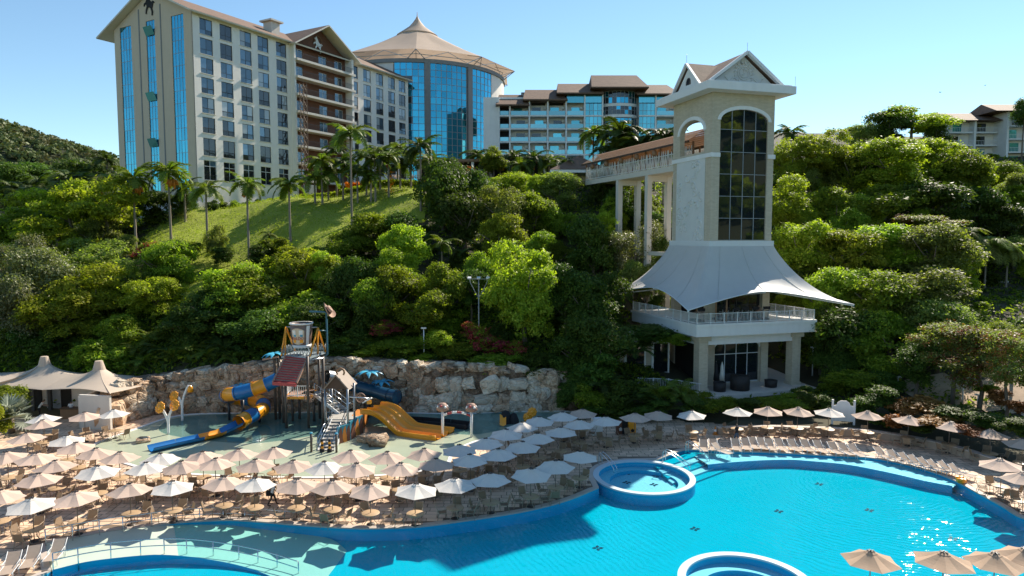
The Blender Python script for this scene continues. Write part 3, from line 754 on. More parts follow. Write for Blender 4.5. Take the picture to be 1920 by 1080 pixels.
slab = MB().bb(BX0 - .2, BX1 + .5, -1.6, .4, -.42, 0).mesh('balcony_slab', M['cream_trim'])
brl = MB(); brl.bb(BX0, BX1 + .4, -1.5, -1.46, 1.0, 1.05)
for i in range(61): brl.bb(BX0 + i * .245 - .012, BX0 + i * .245 + .012, -1.49, -1.47, .02, 1.0)
brl = brl.mesh('balcony_railing', M['dark_frame'])
for f in BFL:
    s_ = inst('balcony_slab', slab, hotel, (0, 0, f))
    inst('balcony_railing', brl, s_)
    for x, w_ in bwin:
        o = inst('window', bw, hotel, (x, .5, f + 1.15))
        for sx in (0, 1): inst('pane', bp_, o, (-1.07 if sx == 0 else 0, 0, 0), (0, 0, rnd.uniform(-.01, .01)))
b = MB(); b.bb(BX1 - .55, BX1 + .05, -1.45, .35, 0, hz(54.2)); b.bb(BX0 - .45, BX0 - .02, -1.0, 0.35, 0, hz(54.0)); b.build('bay_pier', M['cream'], hotel)
# main roof: two slopes with cream soffit and a thin tiled edge
def slope_slab(name, mats, parent, p, th):
    """p: four corners of a roof plane"""
    b = MB(); n = (Vector(p[1]) - Vector(p[0])).cross(Vector(p[3]) - Vector(p[0])).normalized() * th
    vs = [Vector(q) for q in p] + [Vector(q) + n for q in p]
    b.add(vs, [(3, 2, 1, 0)]); b.cur = 1
    b.add(vs, [(4, 5, 6, 7)]); b.cur = 2
    b.add(vs, [(0, 1, 5, 4), (1, 2, 6, 5), (2, 3, 7, 6), (3, 0, 4, 7)])
    return b.build(name, mats, parent)
rm = [M['cream'], M['roof_tile'], M['cream_trim']]
OH = 1.0
slope = (RIDGE - EAVE) / (HW / 2)
slope_slab('roof', rm, hotel, [(-1.3, -OH, EAVE - OH * slope), (HL + .6, -OH, EAVE - OH * slope), (HL + .6, HW / 2, RIDGE), (-1.3, HW / 2, RIDGE)], .28)
slope_slab('roof', rm, hotel, [(HL + .6, HW + 3, EAVE - 3 * slope), (-1.3, HW + 3, EAVE - 3 * slope), (-1.3, HW / 2, RIDGE), (HL + .6, HW / 2, RIDGE)], .28)
gxm = (BX0 + BX1) / 2 + .2; gA = hz(59.0); ge = hz(53.6); gl_, gr_ = BX0 - 1.0, BX1 + 1.7
slope_slab('cross_gable_roof', rm, hotel, [(gl_, HW / 2, ge), (gl_, -2.1, ge), (gxm, -2.1, gA), (gxm, HW / 2, gA)], .25)
slope_slab('cross_gable_roof', rm, hotel, [(gr_, -2.1, ge), (gr_, HW / 2, ge), (gxm, HW / 2, gA), (gxm, -2.1, gA)], .25)
b = MB(); b.bb(18.9, 20.9, 3.0, 5.2, hz(54.5), hz(58.2)); b.bb(18.4, 21.4, 2.5, 5.7, hz(58.2), hz(58.5)); b.build('chimney', M['cream_trim'], hotel)
# prancing horse badges
HORSE = [(-.9, -.9), (-.75, -.2), (-.55, .1), (-.6, .5), (-1.0, .55), (-1.15, .25), (-1.3, .3), (-1.2, .7), (-.75, .85), (-.55, 1.3), (-.85, 1.5), (-1.0, 1.45), (-1.05, 1.62), (-.6, 1.95), (-.45, 2.15), (-.3, 1.9), (.05, 1.3), (.3, .9), (.75, .65), (1.0, .8), (1.35, .6), (1.3, .4), (1.05, .5), (1.0, .2), (.75, -.3), (.95, -.8), (.8, -1.35), (.6, -1.35), (.65, -.8), (.4, -.25), (0, 0), (-.35, -.1), (-.55, -.5), (-.7, -.95)]
b = MB(); b.poly(HORSE, th=.12, M=FACE)
hb = b.build('horse_badge', M['white'], hotel, (gxm - .8, .22, hz(55.2)), (0, 0, 0), 0.9)
b = MB(); b.lathe([(1.05, -.05), (1.15, -.05), (1.15, .05), (1.05, .05), (1.05, -.05)], 28)
b.build('badge_ring', M['wood'], hb, (.1, .05, 1.15), (rad(90), 0, 0))
b = MB(); b.poly([(-x, y) for x, y in HORSE][::-1], th=.12, M=GF)
b.build('horse_badge', M['black'], hotel, (-.14, 11.2, hz(56.6)), (0, 0, 0), 1.1)
b = MB()   # low plinth and terrace at the foot
b.bb(-.3, BX0, -.15, 0, 0, hz(23.4)); b.bb(-.16, -.01, 0, HW, 0, hz(23.4)); b.build('plinth', M['cream'], hotel)

# construction hoist against the hotel
mast = thing('hoist_mast', 'rusty lattice hoist mast climbing the hotel facade beside the brown balconies', 'hoist', hotel.matrix_basis @ Vector((20.6, -2.1, 0)), HA)
mast.location = (HB.x + 21.4 * math.cos(HA) + 2.3 * math.sin(HA), HB.y + 21.4 * math.sin(HA) - 2.3 * math.cos(HA), 24)
M['rust'] = mat('rusty_steel', (0.16, 0.10, 0.065), 0.7, 0.3, 2)
b = MB(); HT = 22.5
for x in (-.45, .45):
    for y in (-.45, .45): b.bar((x, y, 0), (x, y, HT), .1)
for k in range(15):
    z = k * 1.5
    for s1 in (-.45, .45):
        b.bar((-.45, s1, z), (.45, s1, z + 1.5), .06); b.bar((s1, -.45, z), (s1, .45, z + 1.5), .06)
        b.bar((-.45, s1, z), (.45, s1, z), .06); b.bar((s1, -.45, z), (s1, .45, z), .06)
b.build('lattice', M['rust'], mast)
b = MB(); b.bb(-1.0, 1.0, -1.9, -.55, 1, 3.4); b.build('hoist_cage', M['grey_frame'], mast)

# ------------------------------------------------------------------ glass rotunda with the tent roof
KR = 1.12; RC = Vector((-23.0 * KR, 170.0 * KR, 22.0)); RR = 21.0 * KR
rot = thing('glass_rotunda', 'round blue glass building under a huge tan tent roof beside the hotel', 'building', RC)
def rz2(z): return 17.5 + (z - 17.5) * KR - RC.z
def ring_pt(a, r, z): return (r * math.sin(a), -r * math.cos(a), z)       # a measured from the side facing the pool
TOPZ = rz2(54.8)
bays = [(rad(-6), rad(11.5), 5), (rad(15.0), rad(38.0), 7), (rad(42.5), rad(60.0), 5)]
pc = {}
for a0, a1, n in bays:
    nz = 18; da = (a1 - a0) / n; z0, z1 = rz2(29), TOPZ; dz = (z1 - z0) / nz
    fr = MB()
    for i in range(n + 1):
        p = ring_pt(a0 + i * da, RR, 0); fr.box((p[0], p[1], (z0 + z1) / 2), (.14, .16, z1 - z0), a0 + i * da)
    for j in range(nz + 1):
        for i in range(n): fr.bar(ring_pt(a0 + i * da, RR, z0 + j * dz), ring_pt(a0 + (i + 1) * da, RR, z0 + j * dz), .13, .1)
    f = fr.build('curtain_wall', M['grey_frame'], rot)
    wch = 2 * RR * math.sin(da / 2)
    pm = MB().bb(-wch / 2 + .05, wch / 2 - .05, -.02, .02, .06, dz - .06).mesh('pane', M['blue_glass'])
    pd = MB().bb(-wch / 2 + .05, wch / 2 - .05, -.02, .02, .06, dz - .06).mesh('pane', M['dark_glass'])
    for i in range(n):
        for j in range(nz):
            a = a0 + (i + .5) * da; p = ring_pt(a, RR * math.cos(da / 2), z0 + j * dz)
            dk = (n == 5 and i in (1, 2) and j in (9, 12, 15))
            inst('pane', pd if dk and a0 < 0 else pm, f, p, (rnd.uniform(-.012, .012), 0, a + rnd.uniform(-.012, .012)))
for a in (rad(13.25), rad(40.25)):
    p = ring_pt(a, RR, 0); b = MB(); b.box((p[0], p[1], TOPZ / 2), (1.35, 1.0, TOPZ), a); b.build('column', M['grey_conc'], rot)
b = MB()
b.grid(lambda u, v: ring_pt(rad(60.5 + 120 * u), RR, v * TOPZ), 20, 1); b.grid(lambda u, v: ring_pt(rad(-120 + 113.5 * u), RR, v * TOPZ), 20, 1)
b.build('wall', M['cream'], rot)
b = MB(); b.lathe([(RR - .6, 0), (RR - .6, TOPZ - .2), (.1, TOPZ)], 40); b.build('inner_core', M['interior'], rot)
b = MB(); b.lathe([(RR + .35, TOPZ), (RR + .35, TOPZ + .9), (RR - 1, TOPZ + .9), (RR - 1, TOPZ), (RR + .35, TOPZ)], 64, smooth=False); b.build('parapet', M['grey_conc'], rot)
# tent roof: twelve corners pulled out, scalloped edges between them
NT = 10; TR = 24.0 * KR
def tent_pt(u, v):
    a = 2 * math.pi * u; ph = abs(((u * NT) % 1) - .5) * 2          # 1 on the ridges
    re = TR - 2.4 * (1 - ph ** 1.5); ze = rz2(56.9) + .5 * (1 - ph)
    r = 4.6 + (re - 4.6) * v
    zt = rz2(66.4); k = 1 - v
    z = ze + (zt - ze) * (0.9 * k + 0.1 * k ** 2.6) - .25 * (1 - ph) * math.sin(math.pi * v)
    return (r * math.sin(a + .12), -r * math.cos(a + .12), z)
b = MB(); b.grid(tent_pt, NT * 12, 14)
b.build('tent_roof', M['membrane'], rot)
b = MB(); b.lathe([(5.6, rz2(66.2)), (4.0, rz2(67.2)), (2.3, rz2(68.3)), (1.2, rz2(69.4)), (.5, rz2(70.3)), (.12, rz2(71.0)), (.05, rz2(72.0))], 36)
b.lathe([(5.6, rz2(66.2)), (5.5, rz2(65.8)), (4.7, rz2(65.6))], 36)
b.build('roof_cap', M['membrane'], rot)
b = MB()
for k in range(NT):
    a = 2 * math.pi * k / NT + .12
    tip = Vector(ring_pt(a, TR + .1, rz2(56.8)))
    for da, r, z in ((0, RR - .5, 55.2), (.12, RR - .5, 55.1), (-.12, RR - .5, 55.1)):
        b.bar(Vector(ring_pt(a + da, r, rz2(z))), tip, .13)
    b.bar(Vector(ring_pt(a, RR - 2, rz2(58.0))), tip, .12)
    a2 = a + 2 * math.pi / NT; b.bar(Vector(ring_pt(a, RR + .2, rz2(56.6))), Vector(ring_pt(a2, RR + .2, rz2(56.6))), .14)
    am = a + math.pi / NT; b.bar(Vector(ring_pt(am, RR + 1, rz2(57.2))), Vector(ring_pt(a, RR, rz2(55.3))), .10); b.bar(Vector(ring_pt(am, RR + 1, rz2(57.2))), Vector(ring_pt(a2, RR, rz2(55.3))), .10)
b.build('roof_truss', M['steel'], rot)

# ------------------------------------------------------------------ terraced hotel to the right of the rotunda
TY = 160.0
def tx(px): return (px - 960) / FPX * TY
def tz(py): return D(960, py, TY).z
terr_h = thing('terrace_hotel', 'white balcony hotel with stepped brown roofs and round glass bay behind the palms', 'hotel', (0, TY, 24))
def zz(py): return tz(py) - 24
XB = [tx(936), tx(956), tx(992), tx(1026), tx(1060), tx(1094), tx(1127), tx(1193), tx(1225), tx(1262)]
FL = [zz(y) for y in (216, 240.5, 265, 289, 313)]
b = MB(); b.bb(XB[0] - 1.6, XB[-1] + 1, 2.6, 3.0, -8, zz(178)); b.bb(XB[0] - 3.6, XB[0], .2, 8, -8, zz(182)); b.build('wall', M['white'], terr_h)
b = MB()
for i in range(len(XB)):
    if i != 7: b.bb(XB[i] - .16, XB[i] + .16, -.25, 2.6, -8, zz(196 if i < 2 else 184 if i < 5 else 177))
b.build('party_wall', M['white'], terr_h)
slabm = {}
for i in range(len(XB) - 1):
    if i == 6: continue
    for k, f in enumerate(FL):
        w_ = XB[i + 1] - XB[i] - .34
        b = MB(); b.bb(-w_ / 2, w_ / 2, -.2, 2.6, -.32, 0); s_ = b.build('balcony_slab', M['white'], terr_h, ((XB[i] + XB[i + 1]) / 2, 0, f))
        if i == 0:
            b = MB(); b.bb(-w_ / 2, w_ / 2, 2.3, 2.45, .02, 2.6); b.build('opening_shade_panel', M['interior'], s_)  # near-black panel before the wall, the opening's shade put into its colour
        glazed = (i in (5, 7)) or (i == 4 and k == -1)
        if glazed:
            b = MB()
            for q in range(5): b.bb(-w_ / 2 + q * w_ / 4 - .04, -w_ / 2 + q * w_ / 4 + .04, .0, .1, .02, 2.66)
            b.bb(-w_ / 2, w_ / 2, .003, .097, 1.0, 1.08); fr = b.build('glazing_frame', M['grey_frame'], terr_h, ((XB[i] + XB[i + 1]) / 2, 0, f))
            for q in range(4):
                b = MB(); b.bb(-w_ / 2 + q * w_ / 4 + .05, -w_ / 2 + (q + 1) * w_ / 4 - .05, .04, .06, .04, 2.64); b.build('pane', M['teal_glass'], fr)
        else:
            b = MB(); b.bb(-w_ / 2 + .1, w_ / 2 - .1, -.12, -.09, .05, .95); b.build('glass_railing', M['rail_glass'], s_)
            if i:
                ox = rnd.choice((-.4, .3)); b = MB(); b.bb(ox - 1.0, ox + 1.0, 2.50, 2.58, .02, 2.2); b.build('balcony_door', M['teal_glass'] if rnd.random() < .75 else M['dark_glass'], s_)
                b = MB(); b.bb(w_ / 2 - .75, w_ / 2 - .1, 1.9, 2.4, 1.75, 2.25); b.build('air_conditioner', M['white_metal'], s_)
# top storey glazing
for i in (4, 5, 7, 8):
    w_ = XB[i + 1] - XB[i] - .34; zt0, zt1 = zz(192), zz(178.5)
    b = MB(); b.bb(XB[i] + .17, XB[i + 1] - .17, .3, .38, zt0, zt1)
    for q in range(5): b.bb(XB[i] + .2 + q * w_ / 4 - .05, XB[i] + .2 + q * w_ / 4 + .05, .2, .3, zt0, zt1)
    b.build('top_glazing', M['teal_glass'], terr_h)
for i in (1, 2, 3):
    b = MB(); b.bb(XB[i] + .5, XB[i + 1] - .5, 2.4, 2.55, zz(194), zz(190)); b.build('clerestory', M['interior'], terr_h)
# round bay
bc = ((XB[6] + XB[7]) / 2, 3.2); BR = (XB[7] - XB[6]) / 2 * 1.08
for k, (f0, f1) in enumerate(((193, 170.5), (214, 197), (238, 221), (262, 245), (286, 270))):
    n = 10; a0, a1 = rad(-62), rad(62); fr = MB(); da = (a1 - a0) / n; z0, z1 = zz(f0), zz(f1)
    def bpnt(a, z, r=BR): return (bc[0] + r * math.sin(a), bc[1] - r * math.cos(a) * .75, z)
    for i in range(n + 1): fr.bar(bpnt(a0 + i * da, z0), bpnt(a0 + i * da, z1), .1)
    for i in range(n):
        for z in (z0, (z0 + z1) / 2, z1): fr.bar(bpnt(a0 + i * da, z), bpnt(a0 + (i + 1) * da, z), .09)
    f = fr.build('bay_frame', M['grey_frame'], terr_h)
    for i in range(n):
        for za, zb in ((z0, (z0 + z1) / 2), ((z0 + z1) / 2, z1)):
            b = MB(); p, q = Vector(bpnt(a0 + i * da, za, BR - .03)), Vector(bpnt(a0 + (i + 1) * da, za, BR - .03)); h = Vector((0, 0, zb - za))
            b.add([p, q, q + h, p + h], [(0, 1, 2, 3)]); b.build('pane', M['blue_glass'] if rnd.random() < .6 else M['dark_glass'], f)
    b = MB(); b.grid(lambda u, v: bpnt(rad(-66 + 132 * u), z0 - .06 - .62 * v, BR + .08), 20, 1); b.grid(lambda u, v: bpnt(rad(-66 + 132 * u), z0 - .06, BR + .08 - .9 * v), 20, 1)
    b.build('bay_band', M['white'], terr_h)
# stepped hip roofs: front slope, ridge set back
def hip(x0, x1, ze, zr, y0=-1.0, dep=7.0, cut=1.6, mtl=None):
    b = MB(); ym = y0 + dep
    p = [(x0, y0, ze), (x1, y0, ze), (x1 - cut, ym, zr), (x0 + cut * .4, ym, zr), (x0, y0 + 2 * dep, ze), (x1, y0 + 2 * dep, ze)]
    b.add(p, [(0, 1, 2, 3), (1, 5, 2), (4, 0, 3), (5, 4, 3, 2)]); b.add([(x0, y0, ze - .3), (x1, y0, ze - .3), (x1, y0, ze), (x0, y0, ze), (x1, y0 + 2 * dep, ze - .3), (x0, y0 + 2 * dep, ze - .3)], [(0, 1, 2, 3), (0, 5, 4, 1)])
    return b.build('roof', M['roof_tile'], terr_h)
for px0, px1, pe, pr_, y0 in ((930, 992, 197, 176, -1.1), (980, 1062, 187.5, 166.5, -1.2), (1042, 1128, 175.5, 155, -1.3), (1104, 1208, 167, 141, -2.6), (1188, 1268, 177, 157, -1.2), (1240, 1300, 182, 168, -1)):
    hip(tx(px0), tx(px1), zz(pe), zz(pr_) + 1.0, y0)
for px, py in ((985, 166), (1017, 166), (1080, 153), (1212, 153)):
    b = MB(); b.bb(tx(px) - .8, tx(px) + .8, 5.5, 7, zz(py + 8), zz(py)); b.bb(tx(px) - .95, tx(px) + .95, 5.3, 7.2, zz(py), zz(py) + .25); b.build('roof_vent', M['grey_frame'], terr_h)

# ------------------------------------------------------------------ hotel wing at the right edge
FY = 158.0
fw = thing('hillside_hotel', 'cream balcony hotel with tiled roofs and climbing plants at the far right', 'hotel', (0, FY, 30))
def fx(px): return (px - 960) / FPX * FY
def fz(py): return D(960, py, FY).z - 30
for (x0, x1, yr, ye, dep) in ((1756, 1863, 210, 227, 0), (1836, 1935, 197, 213, -2.5)):
    b = MB(); X0, X1 = fx(x0), fx(x1); p = [(X0 - .5, dep - 1.4, fz(ye)), (X1 + .8, dep - 1.4, fz(ye)), (X1 - 2.2, dep + 5, fz(yr) + .6), (X0 + .3, dep + 5, fz(yr) + .6), (X0 - .5, dep + 11, fz(ye)), (X1 + .8, dep + 11, fz(ye))]
    b.add(p, [(0, 1, 2, 3), (1, 5, 2), (4, 0, 3), (5, 4, 3, 2), (0, 4, 5, 1)]); b.build('roof', M['roof_tile'], fw)
b = MB(); b.bb(fx(1765), fx(1862), 1.8, 9, -12, fz(226)); b.bb(fx(1862) + .02, fx(2000), -.7, 8, -12, fz(212)); b.build('wall', M['cream'], fw)
bays_f = [(1768, 1813, 0), (1818, 1858, 0), (1866, 1902, -2.5), (1908, 1944, -2.5)]
for x0, x1, dy in bays_f:
    for k in range(4):
        f = fz((247 if dy == 0 else 238) + 24.3 * k); X0, X1 = fx(x0), fx(x1)
        b = MB(); b.bb(X0, X1, dy, dy + 1.75, f - .3, f); s_ = b.build('balcony_slab', M['white'], fw)
        b = MB(); b.bb(X0, X1, dy + .04, dy + .08, f + .9, f + .96)
        for q in range(15): b.bb(X0 + q * (X1 - X0) / 14 - .02, X0 + q * (X1 - X0) / 14 + .02, dy + .05, dy + .07, f, f + .9)
        b.build('railing', M['white_metal'], s_)
        b = MB(); xm = X0 + (X1 - X0) * rnd.uniform(.3, .6); b.bb(xm - 1, xm + 1, dy + 1.70, dy + 1.78, f + .02, f + 2.1); b.build('balcony_door', M['dark_glass'] if rnd.random() < .4 else M['teal_glass'], s_)
b = MB()
for x in (1765, 1816, 1862, 1905): b.bb(fx(x) - .25, fx(x) + .25, -.1 if x < 1860 else -2.6, 2, -12, fz(222 if x < 1860 else 212))
b.build('party_wall', M['white'], fw)

# ------------------------------------------------------------------ garden pavilion and pergola on the terrace
p = D(1083, 322, 118)
gz = thing('garden_kiosk', 'small kiosk with brown pyramid roof where the covered bridge ends', 'kiosk', (p.x, p.y, terr(p.x, p.y) - .2))
hk = p.z - gz.location.z
b = MB(); b.add([(-5, -4, hk), (5, -4, hk), (5, 4, hk), (-5, 4, hk), (0, 0, hk + 2.7)], [(0, 1, 4), (1, 2, 4), (2, 3, 4), (3, 0, 4)]); b.build('roof', M['roof_tile'], gz)
b = MB(); b.bb(-4.9, 4.9, -3.9, 3.9, hk - .5, hk - .02); b.build('eave_band', M['white'], gz)
for x in (-4.2, 4.2):
    for y in (-3.2, 3.2):
        b = MB(); b.bb(x - .25, x + .25, y - .25, y + .25, 0, hk - .5); b.build('column', M['cream'], gz)
b = MB(); b.bb(-3.8, 3.8, 2.6, 2.8, 0, hk - .55); b.build('back_wall', M['cream'], gz)
pg = thing('pergola', 'long low garden pergola with pale columns behind the orange flowers', 'pergola', (-5, 131, terr(-5, 131) - .3))
b = MB(); b.bb(-13, 15, -1.8, 1.8, 3.4, 3.9); b.build('beam_roof', M['wood'], pg)
for i in range(9):
    b = MB(); b.bb(-12.6 + i * 3.4 - .25, -12.6 + i * 3.4 + .25, -1.6, -1.1, 0, 3.4); b.build('column', M['cream'], pg)
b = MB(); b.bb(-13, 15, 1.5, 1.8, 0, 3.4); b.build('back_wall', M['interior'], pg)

# ------------------------------------------------------------------ lift tower with tent skirt
TA = math.atan2(.285, .958)
tower = thing('lift_tower', 'cream brick lookout tower with arched dark glass and white tent skirt over balcony', 'tower', (21.1, 73.0, 0), TA)
TW, TD = 7.7, 8.0; ctr = (TW / 2, TD / 2)
PZ = 1.45            # patio level
def arch(x0, x1, z0, zs, zt, n=14):
    """outline of an arched opening"""
    return [(x0, z0), (x1, z0), (x1, zs)] + [((x0 + x1) / 2 + (x1 - x0) / 2 * math.cos(math.pi * k / n), zs + (zt - zs) * math.sin(math.pi * k / n)) for k in range(1, n)] + [(x0, zs)]
ZC, ZB, ZT = 17.0, 26.35, 33.3
fa = arch(1.0, TW - .8, 17.2, 29.9, 31.1)
SIDE = lambda x: Matrix.Translation((x, 0, 0)) @ GF
b = MB(); b.poly(rect(0, TW, ZC, ZT), [fa], .45, FACE); b.build('front_wall', M['tower_brick'], tower)
sa_ = arch(1.5, 6.5, ZB + .35, 29.0, 30.4)
b = MB(); b.poly(rect(.45, TD - .45, ZB, ZT), [sa_], .6, SIDE(0)); b.build('side_wall', M['tower_brick'], tower)
b = MB(); b.poly(rect(.45, TD - .45, ZB, ZT), [sa_], .6, SIDE(TW - .6)); b.build('side_wall', M['tower_brick'], tower)
b = MB(); b.poly(rect(0, TW, ZB, ZT), [arch(1.2, TW - 1.2, ZB + .1, 29.4, 31)], .45, Matrix.Translation((0, TD - .45, 0)) @ FACE); b.build('rear_wall', M['tower_brick'], tower)
b = MB(); b.bb(0.02, .5, .45, TD - .45, ZC, ZB - .003); b.bb(TW - .5, TW - .02, .45, TD - .45, ZC, ZB - .003); b.bb(.01, TW - .01, TD - .45, TD - .02, ZC, ZB - .003); b.build('shaft_wall', M['tower_brick'], tower)
b = MB(); b.bb(.5, TW - .5, .5, TD - .5, ZB - .4, ZB); b.build('lookout_floor', M['grey_conc'], tower)
b = MB(); b.bb(-.14, TW + .14, -.14, -.002, ZB - .35, ZB + .1); b.build('band', M['white'], tower)
bd = bpy.data.objects['band']
# the band stops at the window
bpy.data.objects.remove(bd)
for q_ in ((-.14, .98, -.14, -.003), (TW - .78, TW + .14, -.14, -.003), (-.14, -.002, -.003, TD + .1), (TW + .002, TW + .14, -.003, TD + .1)):
    MB().bb(*q_, ZB - .35, ZB + .1).build('band', M['white'], tower)
# white arch trims
def arch_band(x0, x1, zs, zt, wd, th, Mx, n=16):
    o = [((x0 + x1) / 2 + ((x1 - x0) / 2 + wd) * math.cos(math.pi * k / n), zs + (zt - zs + wd) * math.sin(math.pi * k / n)) for k in range(n + 1)]
    i = [((x0 + x1) / 2 + ((x1 - x0) / 2) * math.cos(math.pi * k / n), zs + (zt - zs) * math.sin(math.pi * k / n)) for k in range(n + 1)]
    b = MB(); b.poly(o + i[::-1], th=th, M=Mx); return b
arch_band(1.0, TW - .8, 29.9, 31.1, .38, .12, Matrix.Translation((0, -.10, 0)) @ FACE).build('arch_trim', M['white'], tower)
arch_band(1.5, 6.5, 29.0, 30.4, .4, .14, SIDE(-.12)).build('arch_trim', M['white'], tower)
# window frame and panes (the rows under the arch are cut to it)
fr = MB(); xs = [1.0 + (TW - 1.8) * k / 4 for k in range(5)]; zs_ = [17.2, 19.55, 21.9, 24.25, 26.6, 28.95, 31.2]
def ztop(x): 
    q = (x - (1.0 + TW - .8) / 2) / ((TW - 1.8) / 2); return 29.9 + 1.2 * math.sqrt(max(0, 1 - q * q))
for x in xs[1:-1]: fr.bb(x - .035, x + .035, .1, .18, 17.2, ztop(x))
for z in zs_[:-1]: fr.bb(1.0, TW - .8, .105, .175, z - .03, z + .03)
fr = fr.build('window_frame', M['grey_frame'], tower)
for i in range(4):
    for j in range(6):
        x0, x1 = xs[i] + .035, xs[i + 1] - .035; z0, z1 = zs_[j] + .03, zs_[j + 1] - .03
        if j == 5:
            ol = [(x0, z0), (x1, z0)] + [(x1 + (x0 - x1) * k / 5, ztop(x1 + (x0 - x1) * k / 5) - .02) for k in range(6)]
        else: ol = rect(x0, x1, z0, z1)
        b = MB(); b.poly([(x - (x0 + x1) / 2, z - z0) for x, z in ol], th=.02, M=FACE)
        b.build('pane', M['tower_glass'], fr, ((x0 + x1) / 2, .13, z0), (rnd.uniform(-.008, .004), 0, rnd.uniform(-.01, .01)))
# white relief panel with raised scrolls on the left face
b = MB(); b.bb(-.06, 0.0, 1.15, 7.0, ZC, ZB - .35); pan = b.build('relief_panel', M['tower_relief'], tower)
rr = random.Random(3)
for k in range(30):
    cy, cz = rr.uniform(1.7, 6.5), 17.4 + (k + rr.random()) * 8.3 / 30; r0 = rr.uniform(.35, .7); sg = rr.choice((-1, 1)); ph = rr.uniform(0, 6)
    pts = []
    for t in range(15):
        a = ph + sg * t * .55; r = r0 * (1 - t / 16); y_, z_ = cy + r * math.cos(a), cz + r * math.sin(a)
        pts.append((-.07, min(6.9, max(1.25, y_)), min(25.8, max(17.1, z_))))
    b = MB(); b.tube(pts, .085, 5); b.build('scroll', M['tower_relief'], pan)
# eave, gables, roof
e = 1.5
b = MB(); b.bb(-e, TW + e, -e, TD + e, ZT - .55, ZT + .25); b.bb(-e + .3, TW + e - .3, -e + .3, TD + e - .3, ZT + .25, ZT + .4); b.build('eave', M['white'], tower)
ra, rb = ZT + .42, ZT + 3.55
b = MB()
def gable_roof(b, x0, x1, y0, y1, za, zb, th=.22):
    xm = (x0 + x1) / 2
    for xa in (x0, x1):
        vs = [(xa, y0, za), (xa, y1, za), (xm, y1, zb), (xm, y0, zb)]; vs += [(p[0], p[1], p[2] + th) for p in vs]
        b.add(vs, [(0, 1, 2, 3), (4, 5, 6, 7), (0, 1, 5, 4), (0, 3, 7, 4), (1, 2, 6, 5)])
gable_roof(b, -.5, TW + .5, -.35, TD + .9, ra, rb); b.build('roof', M['roof_tile'], tower)
b = MB(); b.poly([(-.1, ra), (TW + .1, ra), (TW / 2, rb - .15)], th=.2, M=Matrix.Translation((0, .25, 0)) @ FACE); gbl = b.build('gable_front', M['tower_relief'], tower)
for sx in (-1, 1):
    b = MB(); b.bar((TW / 2 + sx * (TW / 2 + .75), -.3, ra - .05), (TW / 2, -.3, rb + .18), .42, .3); b.build('barge_board', M['white'], tower)
b = MB(); cx_, cz_ = TW / 2, ra + 1.25
for r0, n_ in ((.5, 22), (.75, 26)):
    b.tube([(cx_ + r0 * math.cos(t * 2 * math.pi / n_), .2, cz_ + r0 * .95 * math.sin(t * 2 * math.pi / n_)) for t in range(n_ + 1)], .06, 5)
for sg in (-1, 1):
    b.tube([(cx_ + sg * (.9 + .16 * t), .2, cz_ - .75 + .22 * math.sin(t * .9)) for t in range(10)], .07, 5)
    for t in range(7):
        a = rad(100 - sg * t * 22) ; b.tube([(cx_ + .95 * math.cos(a), .2, cz_ + .9 * math.sin(a)), (cx_ + 1.22 * math.cos(a + .2), .2, cz_ + 1.2 * math.sin(a + .2))], .08, 5)
b.tube([(cx_ - .25, .2, cz_ - .3), (cx_ + .1, .2, cz_ + .1), (cx_ - .05, .2, cz_ + .35), (cx_ + .25, .2, cz_ + .3)], .09, 5)
b.build('crest', M['tower_relief'], gbl)
b = MB()
for xa, sg in ((-.75, 1), (TW + .75, -1)):     # cross gables on both sides
    ym = TD / 2 + .2; xr = TW / 2
    for ya in (ym - 2.8, ym + 2.8):
        vs = [(xa, ya, ra), (xr, ya, ra), (xr, ym, ra + 2.7), (xa, ym, ra + 2.7)]; vs += [(p[0], p[1], p[2] + .2) for p in vs]
        b.add(vs, [(0, 1, 2, 3), (4, 5, 6, 7), (0, 3, 7, 4), (0, 1, 5, 4)])
b.build('cross_roof', M['roof_tile'], tower)
b = MB(); ym = TD / 2 + .2; b.poly([(ym - 2.4, ra), (ym + 2.4, ra), (ym, ra + 2.4)], [arch(ym - .55, ym + .55, ra + .55, ra + .75, ra + 1.35)], .15, SIDE(-.45)); sg_ = b.build('side_gable', M['white'], tower)
b = MB(); b.bb(-.40, -.36, ym - .6, ym + .6, ra + .5, ra + 1.4); b.build('lunette', M['dark_glass'], sg_)
for sy in (-1, 1):
    b = MB(); b.bar((-.72, ym + sy * 2.9, ra), (-.72, ym, ra + 2.82), .3, .2); b.build('barge_board', M['white'], tower)
for x, y, z in ((TW / 2, -.3, rb + .2), (-.7, ym, ra + 2.9), (TW + e - .1, -e + .1, ZT + .3)):
    b = MB(); b.tube([(x, y, z), (x, y, z + 1.0)], .02, 4); b.build('lightning_rod', M['steel'], tower)
